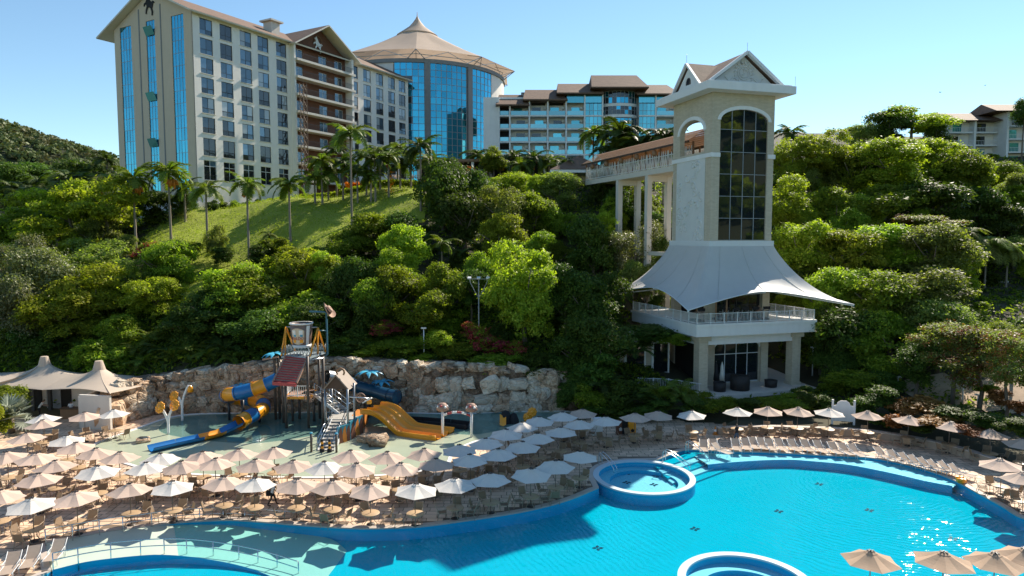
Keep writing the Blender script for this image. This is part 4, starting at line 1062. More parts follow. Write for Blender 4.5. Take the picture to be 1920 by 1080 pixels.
# lower storeys
b = MB(); hs = 7.25
b.bb(ctr[0] - hs, ctr[0] + hs, ctr[1] - hs, ctr[1] + hs, 7.35, 8.65); b.bb(ctr[0] - hs - .12, ctr[0] + hs + .12, ctr[1] - hs - .12, ctr[1] + hs + .12, 8.4, 8.66)
b.build('balcony_floor', M['white'], tower)
cs = 5.75
for x in (-cs, cs):
    for y in (-cs, cs):
        b = MB(); b.box((ctr[0] + x, ctr[1] + y, (PZ + 7.35) / 2), (1.05, 1.05, 7.35 - PZ)); b.box((ctr[0] + x, ctr[1] + y, 7.05), (1.5, 1.5, .6)); b.box((ctr[0] + x, ctr[1] + y, PZ + .15), (1.25, 1.25, .3)); b.build('column', M['tower_brick'], tower)
b = MB(); b.bb(ctr[0] - cs + .53, ctr[0] + cs - .53, ctr[1] - cs - .45, ctr[1] - cs + .45, 6.3, 7.34); b.bb(ctr[0] - cs - .45, ctr[0] - cs + .45, ctr[1] - cs + .53, ctr[1] + cs - .53, 6.3, 7.34); b.bb(ctr[0] + cs - .45, ctr[0] + cs + .45, ctr[1] - cs + .53, ctr[1] + cs - .53, 6.3, 7.34); b.build('beam', M['white'], tower)
for x in (.45, TW - .45):
    for y in (.45, TD - .45):
        b = MB(); b.bb(x - .45, x + .45, y - .45, y + .45, PZ, 7.35); b.bb(x - .45, x + .45, y - .45, y + .45, 8.66, ZC); b.build('shaft_column', M['tower_brick'], tower)
la = arch(1.0, TW - 1.0, PZ + .1, 5.4, 6.4)
b = MB(); b.poly(rect(.9, TW - .9, PZ, 7.34), [la], .3, Matrix.Translation((0, .3, 0)) @ FACE); b.build('ground_front', M['tower_brick'], tower)
arch_band(1.0, TW - 1.0, 5.4, 6.4, .3, .1, Matrix.Translation((0, .2, 0)) @ FACE).build('arch_trim', M['white'], tower)
fr = MB()
for k in range(1, 4): fr.bb(1 + 5.7 * k / 4 - .04, 1 + 5.7 * k / 4 + .04, .38, .46, PZ + .1, 6.3)
fr.bb(1, 6.7, .385, .455, 4.7, 4.78); fr.bb(1, 6.7, .385, .455, PZ + .1, PZ + .2); f = fr.build('ground_window', M['white_metal'], tower)
for k in range(4):
    for z0, z1 in ((PZ + .2, 4.7), (4.78, 6.4)):
        b = MB(); b.bb(1.04 + 5.7 * k / 4, 1 + 5.7 * (k + 1) / 4 - .04, .41, .43, z0, z1 - (.5 if z1 > 6 and k in (0, 3) else 0)); b.build('pane', M['dark_glass'], f)
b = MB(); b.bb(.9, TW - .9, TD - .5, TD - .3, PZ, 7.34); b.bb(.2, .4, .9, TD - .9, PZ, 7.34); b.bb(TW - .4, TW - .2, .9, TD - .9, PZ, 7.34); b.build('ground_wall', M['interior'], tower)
# glass room on balcony level
f = MB()
for k in range(5): f.bb(.9 + 5.9 * k / 4 - .03, .9 + 5.9 * k / 4 + .03, .5, .56, 8.66, 12.4)
f = f.build('gym_window', M['dark_frame'], tower)
for k in range(4): 
    b = MB(); b.bb(.93 + 5.9 * k / 4, .87 + 5.9 * (k + 1) / 4, .52, .54, 8.68, 12.4); b.build('pane', M['dark_glass'], f)
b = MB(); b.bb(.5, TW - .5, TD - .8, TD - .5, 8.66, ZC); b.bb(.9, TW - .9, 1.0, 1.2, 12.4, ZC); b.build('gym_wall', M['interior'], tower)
# railing round the balcony: posts, rails, balusters
def railing(name, parent, pts, mtl, h=1.05, step=.16, post=1.6, rb_=.028, pr=.045):
    for p, q in zip(pts, pts[1:]):
        p, q = Vector(p), Vector(q); L_ = (q - p).length; b = MB()
        for z in (.12, h): b.bar(p + Vector((0, 0, z)), q + Vector((0, 0, z)), .06)
        n = max(1, int(L_ / step))
        for k in range(1, n): c_ = p.lerp(q, k / n); b.bar(c_ + Vector((0, 0, .12)), c_ + Vector((0, 0, h)), rb_)
        r_ = b.build(name, mtl, parent)
        m_ = MB().bb(-pr, pr, -pr, pr, 0, h + .08).mesh('rail_post', mtl)
        n = max(1, round(L_ / post))
        for k in range(n): inst('rail_post', m_, r_, p.lerp(q, k / n))
x0, x1, y0, y1 = ctr[0] - hs + .1, ctr[0] + hs - .1, ctr[1] - hs + .1, ctr[1] + hs - .1
railing('balcony_railing', tower, [(x0, y1, 8.66), (x0, y0, 8.66), (x1, y0, 8.66), (x1, y1, 8.66)], M['white_metal'])
# tent skirt
cor = [(1, -1), (1, 1), (-1, 1), (-1, -1)]
def skirt(u, v):
    s_ = (u * 4) % 4; k = int(s_) % 4; t = s_ - int(s_)
    a, c_ = cor[k], cor[(k + 1) % 4]; ph = abs(t - .5) * 2
    sx, sy = a[0] + (c_[0] - a[0]) * t, a[1] + (c_[1] - a[1]) * t
    # square at the top, pulled-out corners below
    top = (sx * TW / 2 * 1.03, sy * TD / 2 * 1.03)
    hb_ = 8.35 + 1.5 * ph ** 2.2
    bot = (sx * hb_, sy * hb_)
    zb = 11.95 - 1.5 * ph ** 1.6
    k2 = v ** 1.0; e_ = (1 - v) ** 2.1
    px_ = top[0] + (bot[0] - top[0]) * (v ** 1.12); py_ = top[1] + (bot[1] - top[1]) * (v ** 1.12)
    z = zb + (16.75 - zb) * (0.35 * (1 - v) + .65 * e_) + .05 * math.sin(ph * 22) * v * (1 - v)
    return (ctr[0] + px_, ctr[1] + py_, z)
b = MB(); b.grid(skirt, 96, 16); tent = b.build('tent_skirt', M['membrane_white'], tower)
for k in range(12):
    u_ = (k + .5) / 12; b = MB(); b.tube([Vector(skirt(u_, v_ / 12)) + Vector((0, 0, .03)) for v_ in range(13)], .022, 4); b.build('seam', M['membrane_white'], tent)
b = MB(); b.tube([skirt(k / 96, 1.0) for k in range(97)], .06, 5); b.build('edge_cable', M['white_metal'], tent)
b = MB(); b.bb(-.2, TW + .2, -.2, TD + .2, 16.55, 17.12); b.build('tent_collar', M['white_metal'], tower)
b = MB()
for k in range(4):
    tip = skirt(k / 4, 1.0); a = cor[k]
    b.bar((ctr[0] + a[0] * 3.5, ctr[1] + a[1] * 3.6, 11.6), (tip[0], tip[1], tip[2] - .1), .13)
    mid = skirt((k + .5) / 4, 1.0); m2 = ((cor[k][0] + cor[(k + 1) % 4][0]) / 2, (cor[k][1] + cor[(k + 1) % 4][1]) / 2)
    b.bar((ctr[0] + m2[0] * 3.9, ctr[1] + m2[1] * 4.0, 11.2), (mid[0], mid[1], mid[2] - .1), .13)
b.build('tent_strut', M['white_metal'], tower)
for x, y in ((-1.0, .6), (-.5, -2.2), (.5, -2.6)):
    b = MB(); b.tube([(x, y, 8.66), (x, y, 11.9)], .09, 8); b.build('wooden_mast', M['wood'], tower)
for x in (.75, 1.0): pass
# patio under the tower
pat = [Vector((21.1, 73, 0)) + Vector((u * .958 - v * .285, u * .285 + v * .958, 0)) for u, v in ((-4.0, -4.6), (12.6, -4.2), (14.5, 2), (14, 12), (-4, 12))]
b = MB(); b.poly([(p.x, p.y) for p in pat], th=1.2); tag(b.build('patio', M['patio'], loc=(0, 0, PZ - 1.2)), kind='structure')
# side wing behind the ivy: white framed shop fronts and stair rail
wing = thing('side_wing', 'low wing with white framed dark windows left of the tower under the ivy', 'building', (21.1, 73.0, 0), TA)
b = MB(); b.bb(-8.6, -2.6, 3.5, 3.8, PZ, 7.2); b.build('wall', M['tower_brick'], wing)
for x0, x1 in ((-8.2, -5.6), (-4.9, -2.7)):
    b = MB(); b.bb(x0, x1, 3.3, 3.45, PZ + .1, 6.2); f = b.build('window_frame', M['white'], wing)
    b = MB(); b.bb(x0 + .25, x1 - .25, 3.24, 3.29, PZ + 1.1, 5.8); b.build('pane', M['dark_glass'], f)
b = MB(); b.bb(-8.6, -2.6, 2.6, 3.45, 6.9, 7.3); b.build('canopy_roof', M['tower_brick'], wing)
stair_rail = thing('stair_railing', 'white railing of the stair at the left foot of the tower', 'railing', (21.1, 73.0, 0), TA)
railing('railing', stair_rail, [(-8.0, .4, PZ + .2), (-5.2, -1.0, PZ + .2), (-2.7, -3.2, PZ)], M['white_metal'])
# patio furniture
def lathe_thing(name, label, cat, loc, prof, mtl, group=None, part='body'):
    loc = (loc.x, loc.y, PZ)
    t = thing(name, label, cat, loc, rnd.uniform(0, 6), group); b = MB(); b.lathe(prof, 24); b.build(part, mtl, t); return t
def tl(u, v, z=PZ): return Vector((21.1 + u * .958 - v * .285, 73 + u * .285 + v * .958, z))
lathe_thing('wicker_tub', 'black round wicker tub beside the closed white parasol on the patio', 'tub', D(1349, 735, 70.5), [(0.01, 0), (.62, 0), (.66, .95), (.56, .95), (.54, .5), (.01, .5)], M['wicker'])
t = lathe_thing('wicker_counter', 'large black round wicker counter in the middle of the tower patio', 'counter', D(1387, 733, 71.2), [(0.01, 0), (.98, 0), (1.02, 1.5), (.01, 1.5)], M['wicker'])
t = lathe_thing('tub_chair', 'low black wicker tub chair at the right side of the patio', 'chair', D(1445, 734, 72.5), [(.01, 0), (.6, 0), (.68, .75), (.56, .78), (.5, .42), (.01, .42)], M['wicker'])
for px, lab, mt in ((1342, 'dark closed parasol standing on the patio left of the white one', 'black'), (1353, 'closed white parasol with folded cloth standing on the patio', 'canvas_white')):
    q = D(px, 731, 71.5); t = thing('closed_parasol', lab, 'parasol', (q.x, q.y, PZ))
    b = MB(); b.tube([(0, 0, 0), (0, 0, 3.0)], .035, 6); b.build('pole', M['pole'], t)
    b = MB(); b.lathe([(.03, 2.9), (.14, 2.5), (.22, 1.7), (.30, .95), (.12, 1.0)], 10); b.build('folded_cloth', M[mt], t)
gymx = [(-2.0, -1.0), (.9, -.9), (1.9, -1.3), (3.2, -1.2), (4.4, -1.3), (5.8, -1.1)]
for i, (u, v) in enumerate(gymx):
    t = thing('treadmill', 'dark treadmill on the balcony, ' + ['leftmost', 'second', 'third', 'fourth', 'fifth', 'rightmost'][i] + (' from left behind the railing' if 0 < i < 5 else ' behind the railing'), 'treadmill', tl(u, v, 8.66), TA + math.pi + rnd.uniform(-.1, .1), 'treadmills on the tower balcony')
    b = MB(); b.bb(-.4, .4, -.9, .9, .02, .22); b.build('running_deck', M['black'], t)
    for x in (-.36, .36):
        b = MB(); b.bar((x, .7, .2), (x, .9, 1.3), .09); b.bar((x, .85, 1.0), (x, .3, 1.0), .06); b.build('upright', M['steel'], t)
    b = MB(); b.bar((-.4, .92, 1.32), (.4, .92, 1.32), .14, .3); b.build('console', M['black'], t)

# ------------------------------------------------------------------ covered bridge from the tower up to the terrace
A0 = tl(TW / 2 + .3, TD - .2, 26.35); A1 = Vector((D(1118, 330, 108).x, 108, 26.7)); A0.z = 26.35
bl = (A1 - A0).length; bd_ = math.atan2(A1.y - A0.y, A1.x - A0.x)
br_ = thing('covered_bridge', 'covered footbridge with brown shingle roof and white zigzag railing from tower to terrace', 'bridge', A0, bd_)
b = MB(); b.bb(-.2, bl, -1.9, 1.9, -.75, -.05); b.build('bridge_deck', M['cream_trim'], br_)
def zig(y):
    b = MB()
    for z in (.05, 1.3): b.bb(0, bl, y - .05, y + .05, z, z + .1)
    n = int(bl / .42)
    for k in range(n):
        x = k * bl / n; dx = (rnd.random() - .5) * .5
        b.bar((x, y, .1), (x + bl / n * .5 + dx, y, 1.95), .055); b.bar((x + bl / n * .5 + dx, y, 1.95), (x + bl / n, y, .1), .055)
    return b
zig(1.8).build('zigzag_railing', M['white_metal'], br_); zig(-1.8).build('zigzag_railing', M['white_metal'], br_)
npost = 9
pm = MB().bb(-.09, .09, -.09, .09, 0, 2.4).mesh('roof_post', M['wood'])
for k in range(npost):
    for y in (-1.7, 1.7): inst('roof_post', pm, br_, (k * bl / (npost - 1), y, 0))
b = MB()
for s_ in (-1, 1):
    b.bar((-.2, s_ * 2.5, 2.35), (bl, s_ * 2.5, 2.35), .22)
b.build('roof_beam', M['dark_wood'], br_)
b = MB()
rows = 9
for s_ in (-1, 1):
    for r in range(rows):
        y0_, y1_ = 2.55 - r * 2.55 / rows, 2.55 - (r + 1.25) * 2.55 / rows; z0_, z1_ = 2.42 + r * 1.55 / rows, 2.42 + (r + 1.1) * 1.55 / rows
        b.add([(-.2, s_ * y0_, z0_ + .05), (bl, s_ * y0_, z0_ + .05), (bl, s_ * max(0, y1_), z1_), (-.2, s_ * max(0, y1_), z1_)], [(0, 1, 2, 3)])
b.build('shingle_roof', M['wood_roof'], br_)
lm = MB(); lm.lathe([(.02, .0), (.28, -.15), (.34, -.55), (.2, -.75), (.02, -.75)], 10)
lm = lm.mesh('hanging_planter', M['wood'])
for k in range(6): inst('hanging_planter', lm, br_, ((k + .7) * bl / 6.5, 2.4, 2.2))
for k, fr_ in enumerate((.12, .36, .64)):
    q = A0.lerp(A1, fr_); zg = terr(q.x, q.y); b = MB()
    for y in (-1.5, 1.5): b.bb(fr_ * bl - .35, fr_ * bl + .35, y - .35, y + .35, zg - q.z - 1, -.75)
    b.bb(fr_ * bl - .3, fr_ * bl + .3, -1.15, 1.15, -1.5, -.755); b.build('bridge_pier', M['cream_trim'], br_)
b = MB(); q = A0.lerp(A1, .2); b.bb(.12 * bl, .36 * bl, 1.2, 1.6, -11.2, -10.7); b.build('tie_beam', M['cream_trim'], br_)

# ------------------------------------------------------------------ tented service pavilion at the left
pv = thing('tent_pavilion', 'low white building under a twin peaked tan tent roof beside the rock wall', 'pavilion', (0, 0, 0))
pk = [D(84, 690, 69), D(186, 694, 66.5)]      # neck of each cone
edge = [D(-45, 724, 65), D(0, 724, 66), D(78, 731, 65.0), D(82, 731, 64.9), D(150, 729, 63), D(205, 737, 61.0), D(208, 737, 60.9), D(250, 728, 64), D(300, 712, 69)] + [Vector(p) for p in ((-40.5, 73, 2.7), (-45, 74, 2.5), (-50, 74.5, 2.5), (-55, 74.5, 2.5), (-60, 74, 2.6), (-61, 70, 2.9))]
ez = [p.z for p in edge]
eloop = smooth_line([Vector((p.x, p.y, z)) for p, z in zip(edge, ez)], 4, True)
ex = np.array([[p.x, p.y] for p in eloop])
# membrane height: edge height plus two cones, sampled on rings from the edge towards the ridge line between the peaks
def tent2(u, v):
    i = u * len(eloop); k = int(i) % len(eloop); t = i - int(i)
    e_ = eloop[k].lerp(eloop[(k + 1) % len(eloop)], t)
    a, c_ = Vector((pk[0].x, pk[0].y, 0)), Vector((pk[1].x, pk[1].y, 0)); ab = c_ - a
    tt = min(1, max(0, (Vector((e_.x, e_.y, 0)) - a).dot(ab) / ab.length_squared)); c0 = a + ab * tt
    p = Vector((e_.x, e_.y, 0)).lerp(c0, v)
    base = e_.z + (3.75 - e_.z) * v ** .9
    def cone(c1, h):
        d = (Vector((p.x, p.y, 0)) - c1).length
        return h * math.exp(-d / 1.05)
    z = base + max(cone(a, 1.45), cone(c_, 1.45)) * v ** .4
    return (p.x, p.y, z)
b = MB(); b.grid(tent2, len(eloop) * 2, 36); b.build('tent_roof', M['membrane_tan'], pv)
for k in range(2):
    a = Vector((pk[k].x, pk[k].y, 0)); u0 = 0
    zt = 4.42
    b = MB(); b.lathe([(.60, 0), (.44, .6), (.34, .95), (.32, .96), (.02, 1.0)], 18, (a.x, a.y, zt), smooth=False); b.lathe([(.52, -.2), (.55, 0)], 18, (a.x, a.y, zt), smooth=False); b.build('vent_cone', M['membrane_tan'], pv)
p0, p1, p2 = G(150, 800), G(213, 800), G(60, 776)
M['pav_wall'] = mat('pavilion_wall', (0.62, 0.58, 0.52), 0.8, .05, stain=.06)
def wall_between(p, q, h, th=.25, z=0, nm='wall', mt='pav_wall'):
    b = MB(); d_ = (q - p).normalized(); nrm = Vector((-d_.y, d_.x, 0)) * th
    vs = [p, q, q + nrm, p + nrm]; vs = [Vector((v.x, v.y, z)) for v in vs] + [Vector((v.x, v.y, z + h)) for v in vs]
    b.add(vs, [(0, 1, 5, 4), (1, 2, 6, 5), (2, 3, 7, 6), (3, 0, 4, 7), (4, 5, 6, 7)]); return b.build(nm, M[mt], pv)
W1, W2 = D(150, 795, 61.5), D(207, 797, 61.0)
wall_between(Vector((W1.x, W1.y, 0)), Vector((W2.x, W2.y, 0)), 3.15)
wall_between(Vector((W1.x, W1.y + .25, 0)), Vector((W1.x + .3, 70, 0)), 2.9)
wall_between(Vector((-62, 67.6, 0)), Vector((W1.x + .2, 67.6, 0)), 3.1)
for p in (D(64, 770, 66.8), D(95, 770, 67)):
    b = MB(); b.bb(p.x - .15, p.x + .15, p.y - .15, p.y + .15, 0, 3.1); b.build('post', M['dark_frame'], pv)
for px, w_ in ((65, 1.5), (120, 1.5)):
    q = D(px, 760, 67.5); b = MB(); b.bb(q.x - w_ / 2, q.x + w_ / 2, 67.5, 67.58, 0, 2.4); b.build('doorway_shade_panel', M['interior'], pv)  # flat near-black panels on a solid wall, colour stands for doorway shade
q = D(103, 760, 67.4); b = MB(); b.bb(q.x - .8, q.x + .6, 67.4, 67.48, 0, 2.5); b.build('door', M['grey_frame'], pv)
cnt = thing('service_counter', 'brown wooden counter inside the tent pavilion behind the waiter', 'counter', D(140, 776, 65) * 1)
cnt.location.z = 0
b = MB(); b.bb(-1.2, 1.2, -.3, .3, 0, 1.0); b.build('cabinet', M['wood'], cnt); b = MB(); b.bb(-1.3, 1.3, -.4, .4, 1.0, 1.08); b.build('counter_top', M['dark_wood'], cnt)

# ------------------------------------------------------------------ rock wall round the splash pad: every boulder a part
rock = thing('rock_wall', 'tall wall of stacked brown and cream boulders behind the splash pad', 'rock wall', (0, 0, 0))
base_px = [(212, 797), (247, 789), (290, 778), (345, 775), (430, 773.5), (530, 773), (640, 772), (740, 772), (830, 774), (905, 774), (985, 771), (1045, 770), (1085, 764)]
base = smooth_line([G(*p) for p in base_px], 6)
def top_h(px):
    return np.interp(px, [205, 240, 290, 330, 400, 450, 530, 640, 700, 770, 830, 900, 975, 1020, 1060, 1090], [3.0, 3.4, 3.5, 3.9, 4.1, 4.6, 5.0, 5.2, 4.9, 4.6, 4.7, 4.5, 4.3, 4.0, 3.5, 2.4])
def px_of(p): return 960 + FPX * p.x / (p.y * CP - (p.z - CAM_H) * SP)
stone_me = []
for k in range(10):
    bm = bmesh.new(); bmesh.ops.create_cube(bm, size=1.0); bmesh.ops.subdivide_edges(bm, edges=bm.edges[:], cuts=1, use_grid_fill=True)
    rk = random.Random(40 + k)
    for v in bm.verts:
        d = v.co.normalized() * .6; v.co = v.co.lerp(d, .36) + Vector((rk.uniform(-.13, .13), rk.uniform(-.10, .10), rk.uniform(-.13, .13)))
    me = bpy.data.meshes.new('stone'); bm.to_mesh(me); bm.free(); me.materials.append(M['stone_pale'] if k >= 7 else M['stone'])
    if k % 4 == 1: me.polygons.foreach_set('use_smooth', np.ones(len(me.polygons), bool))
    stone_me.append(me)
# rubble core behind the boulders
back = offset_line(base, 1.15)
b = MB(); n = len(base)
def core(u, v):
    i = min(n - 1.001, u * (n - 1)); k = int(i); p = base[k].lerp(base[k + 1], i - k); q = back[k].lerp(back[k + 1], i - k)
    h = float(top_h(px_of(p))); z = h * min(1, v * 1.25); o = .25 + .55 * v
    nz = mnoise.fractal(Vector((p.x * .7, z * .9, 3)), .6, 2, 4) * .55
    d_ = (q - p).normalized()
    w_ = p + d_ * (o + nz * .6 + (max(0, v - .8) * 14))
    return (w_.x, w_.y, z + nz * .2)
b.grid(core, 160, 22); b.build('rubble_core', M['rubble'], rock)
u = 0.0
lens = [0]
for p, q in zip(base, base[1:]): lens.append(lens[-1] + (q - p).length)
def at_len(s_):
    k = min(len(base) - 2, max(0, int(np.searchsorted(lens, s_)) - 1)); t = (s_ - lens[k]) / (lens[k + 1] - lens[k]); return base[k].lerp(base[k + 1], t), (base[k + 1] - base[k]).normalized()
z_lev = {}
s_ = 0.3; count = 0
tot = lens[-1]
rowz = 0.0
for row in range(7):
    s_ = rnd.uniform(0, .8)
    while s_ < tot - .4:
        p, d_ = at_len(s_); px = px_of(p); big = 780 < px < 985 and row > 0
        wv_ = rnd.choice((.75, 1.0, 1.2, 1.5, 1.8)) * rnd.uniform(.85, 1.15) * (1.35 if big else 1.0) * (1.0 if row < 4 else .85)
        hz_ = rnd.uniform(.75, 1.35) * (1.35 if big else 1)
        zc = .35 + row * .78 + rnd.uniform(-.12, .12)
        H_ = float(top_h(px))
        if zc + hz_ * .35 < H_ and rnd.random() < .93 and not (big and row % 2 == 0):
            nrm = Vector((-d_.y, d_.x, 0)); q = p + d_ * wv_ / 2 + nrm * (.28 + .10 * row + rnd.uniform(-.12, .12))
            if 565 < px < 720 and row > 4: pass
            me = rnd.choice(stone_me[7:] if (770 < px < 1000 and rnd.random() < .8) or rnd.random() < .12 else stone_me[:7])
            inst('stone', me, rock, (q.x, q.y, zc), (rnd.uniform(-.2, .2), rnd.uniform(-.3, .3), math.atan2(d_.y, d_.x) + rnd.uniform(-.2, .2) + (math.pi if rnd.random() < .5 else 0)), (wv_ * 1.04, rnd.uniform(.9, 1.4), hz_ * 1.06)); count += 1
        s_ += wv_ * .93
for k in range(70):
    s_ = tot * (k + .5 + rnd.uniform(-.3, .3)) / 70; p, d_ = at_len(s_); H_ = float(top_h(px_of(p))); nrm = Vector((-d_.y, d_.x, 0)); q = p + nrm * rnd.uniform(.7, 1.2)
    inst('stone', rnd.choice(stone_me), rock, (q.x, q.y, H_ + rnd.uniform(-.45, .05)), (rnd.uniform(-.2, .2), rnd.uniform(-.3, .3), rnd.uniform(0, 6)), (rnd.uniform(.9, 1.6), rnd.uniform(.8, 1.3), rnd.uniform(.45, .9)))
# loose boulders
for px, py, sc, lab in ((689, 828, (1.5, 1.2, .75), 'small pinkish boulder by the yellow slide on the wet splash pad'), (710, 833, (1.9, 1.5, .95), 'larger pinkish boulder by the yellow slide on the wet splash pad'), (269, 829, (1.1, .9, .45), 'flat stone lying on the splash pad near the flower sprays')):
    q = G(px, py); t = inst('boulder', stone_me[5], None, (q.x, q.y, sc[2] * .35), (0, 0, rnd.uniform(0, 3)), sc); tag(t, lab, 'boulder')
q = G(207, 797); t = inst('boulder', stone_me[3], None, (q.x + .2, q.y - .2, .9), (0.3, 0, .5), (2.2, 1.8, 2.6)); tag(t, 'big dark brown boulder at the corner of the tent pavilion wall', 'boulder')

# ------------------------------------------------------------------ water play tower
ps = thing('water_play_tower', 'water play tower with tipping bucket, red slatted ramp roof, stairs and brown hut', 'play structure', (0, 0, 0))
def gpost(px, pyt, pyb, w=.13, mtl='post', nm='post'):
    g_ = G(px, pyb); t_ = D(px, pyt, g_.y); b = MB(); b.tube([(g_.x, g_.y, 0), (g_.x, g_.y, t_.z)], w, 8); return b.build(nm, M[mtl], ps)
for px, a, c_ in ((537, 715, 803), (579, 668, 803), (532, 715, 793), (525, 668, 786), (608, 668, 792), (600, 668, 785), (562, 744, 786), (549, 744, 790), (606, 735, 806), (589, 745, 790)): gpost(px, a, c_)
def quad_slab(name, mtl, parent, pts, th):
    pts = [Vector(p) for p in pts]; n = (pts[1] - pts[0]).cross(pts[3] - pts[0]).normalized() * th
    if n.z > 0: n = -n
    b = MB(); vs = pts + [p + n for p in pts]; b.add(vs, [(0, 1, 2, 3), (7, 6, 5, 4), (0, 4, 5, 1), (1, 5, 6, 2), (2, 6, 7, 3), (3, 7, 4, 0)]); return b.build(name, mtl, parent)
pf = [D(535, 744, 62.2), D(581, 745, 62.2), D(592, 738, 65.3), D(548, 737, 65.3)]
zf = pf[0].z
for p in pf: p.z = zf
quad_slab('platform', M['plank'], ps, pf, .12); 
b = MB()
for p, q in zip(pf, pf[1:] + pf[:1]): b.bar(p - Vector((0, 0, .1)), q - Vector((0, 0, .1)), .2)
b.build('platform_edge', M['yellow'], ps)
railing('platform_railing', ps, [pf[3], pf[0], pf[1]], M['white_metal'], 1.0, .18, 1.2, .025)
# top deck with net sides and A frames
td = [D(527, 664, 62.3), D(581, 668, 62.0), D(610, 662, 64.8), D(553, 659, 65.2)]; zt = sum(p.z for p in td) / 4
for p in td: p.z = zt
M['net_grey'] = mat('bucket_deck', (0.34, 0.40, 0.42), .6, .25, 3)
quad_slab('bucket_deck', M['net_grey'], ps, td, .2)
b = MB()
for p, q in zip(td, td[1:] + td[:1]):
    n = 9
    for k in range(n):
        a_, c_ = p.lerp(q, k / n), p.lerp(q, (k + 1) / n); b.tube([a_, a_ + Vector((rnd.uniform(-.2, .2), 0, .8)), c_ + Vector((0, 0, .1))], .025, 4); b.tube([c_, c_ + Vector((0, rnd.uniform(-.1, .1), .7)), a_ + Vector((0, 0, .2))], .025, 4)
b.build('splash_net', M['net_grey'], ps)
lap, rap = D(536, 613, 63.4), D(596, 614, 63.4)
for ap, feet in ((lap, (td[0], td[0].lerp(td[1], .14), td[3])), (rap, (td[1], td[2], td[1].lerp(td[2], .5)))):
    b = MB()
    for f_ in feet: b.tube([ap, f_], .085, 6)
    b.build('a_frame', M['yellow'], ps)
bc_ = D(565.5, 628, 63.4)
b = MB(); b.tube([lap, rap], .07, 6); b.build('bucket_axle', M['steel'], ps)
M['bucket'] = mat('bucket', (0.20, 0.13, 0.10), 0.45, .2, 1.2)
b = MB(); b.lathe([(.02, -1.1), (.80, -1.1), (1.04, 1.1), (.96, 1.1), (.74, -.95), (.02, -.95)], 28)
bk = b.build('tipping_bucket', M['bucket'], ps, bc_)
b = MB(); b.lathe([(1.0, 1.02), (1.10, 1.06), (1.10, 1.16), (.97, 1.16)], 28); b.build('bucket_rim', M['white'], bk); b = MB(); b.lathe([(.81, -1.14), (.87, -1.0), (.85, -.85), (.80, -.9)], 28); b.build('bucket_foot', M['white'], bk)
M['shield'] = mat('printed_shield', (0.62, .50, .36), .6, .15, 4)
def on_bucket(a, z): r = .80 + .24 * (z + 1.1) / 2.2 + .02; return Vector((r * math.sin(a), -r * math.cos(a), z))
b = MB(); b.grid(lambda u, v: on_bucket(-.75 + 1.3 * u, -.8 + 1.55 * v - .25 * (2 * u - 1) ** 2 * (2 * v - 1)), 10, 6); b.build('bucket_print', M['shield'], bk)
b = MB(); b.grid(lambda u, v: on_bucket(.75 + .35 * u, -.85 + 1.8 * v), 3, 4); b.grid(lambda u, v: on_bucket(-1.35 + .25 * u, -.85 + 1.8 * v), 3, 4); b.build('bucket_stripe', M['white'], bk)
for (u0, z0, du, dz, mm) in ((-.6, -.62, .3, .3, 'yellow'), (.1, -.62, .35, .3, 'yellow'), (-.62, .1, .35, .45, 'white'), (.05, .1, .35, .45, 'white'), (-.5, -.05, .25, .2, 'teal_leaf'), (.15, -.05, .25, .2, 'teal_leaf')):
    b = MB(); b.grid(lambda u, v: on_bucket(u0 + du * u, z0 + dz * v) * 1.012, 4, 2); b.build('bucket_print', M[mm], bk)
def text_mesh(s, size, ext=.01):
    cu = bpy.data.curves.new('t', 'FONT'); cu.body = s; cu.size = size; cu.extrude = ext; cu.align_x = 'CENTER'; cu.resolution_u = 2
    o = bpy.data.objects.new('t', cu); COL.objects.link(o); dg = bpy.context.evaluated_depsgraph_get(); dg.update()
    me = bpy.data.meshes.new_from_object(o.evaluated_get(dg)); bpy.data.objects.remove(o); return me
me = text_mesh('RALDO', .36)
for v in me.vertices:
    p_ = on_bucket(v.co.x / .95 - .1, -.33 + v.co.y) * 1.03; v.co = p_ + Vector((0, -v.co.z, 0))
me.materials.clear(); me.materials.append(M['red']); me.name = 'bucket_lettering'; inst('bucket_lettering', me, bk)
# slatted ramp roof
r0, r1, r2, r3 = D(512, 716, 59.9), D(555, 719, 59.9), D(576, 671, 62.2), D(536, 667, 62.2)
quad_slab('ramp_board', M['plank'], ps, [r0, r1, r2, r3], .1)
for k in range(11):
    t0, t1 = k / 11 + .02, (k + .42) / 11; up = Vector((0, -.05, .07))
    quad_slab('slat', M['red'], ps, [r0.lerp(r3, t0) + up, r1.lerp(r2, t0) + up, r1.lerp(r2, t1) + up, r0.lerp(r3, t1) + up], .09)
b = MB(); b.bar(r1 + Vector((.05, 0, .05)), r2 + Vector((.05, 0, .05)), .16); b.bar(r0, r3, .16); b.build('ramp_beam', M['plank'], ps)
b = MB(); b.bar(r0 - Vector((0, .05, .1)), r1 - Vector((0, .05, .1)), .3); b.build('ramp_front', M['red'], ps)
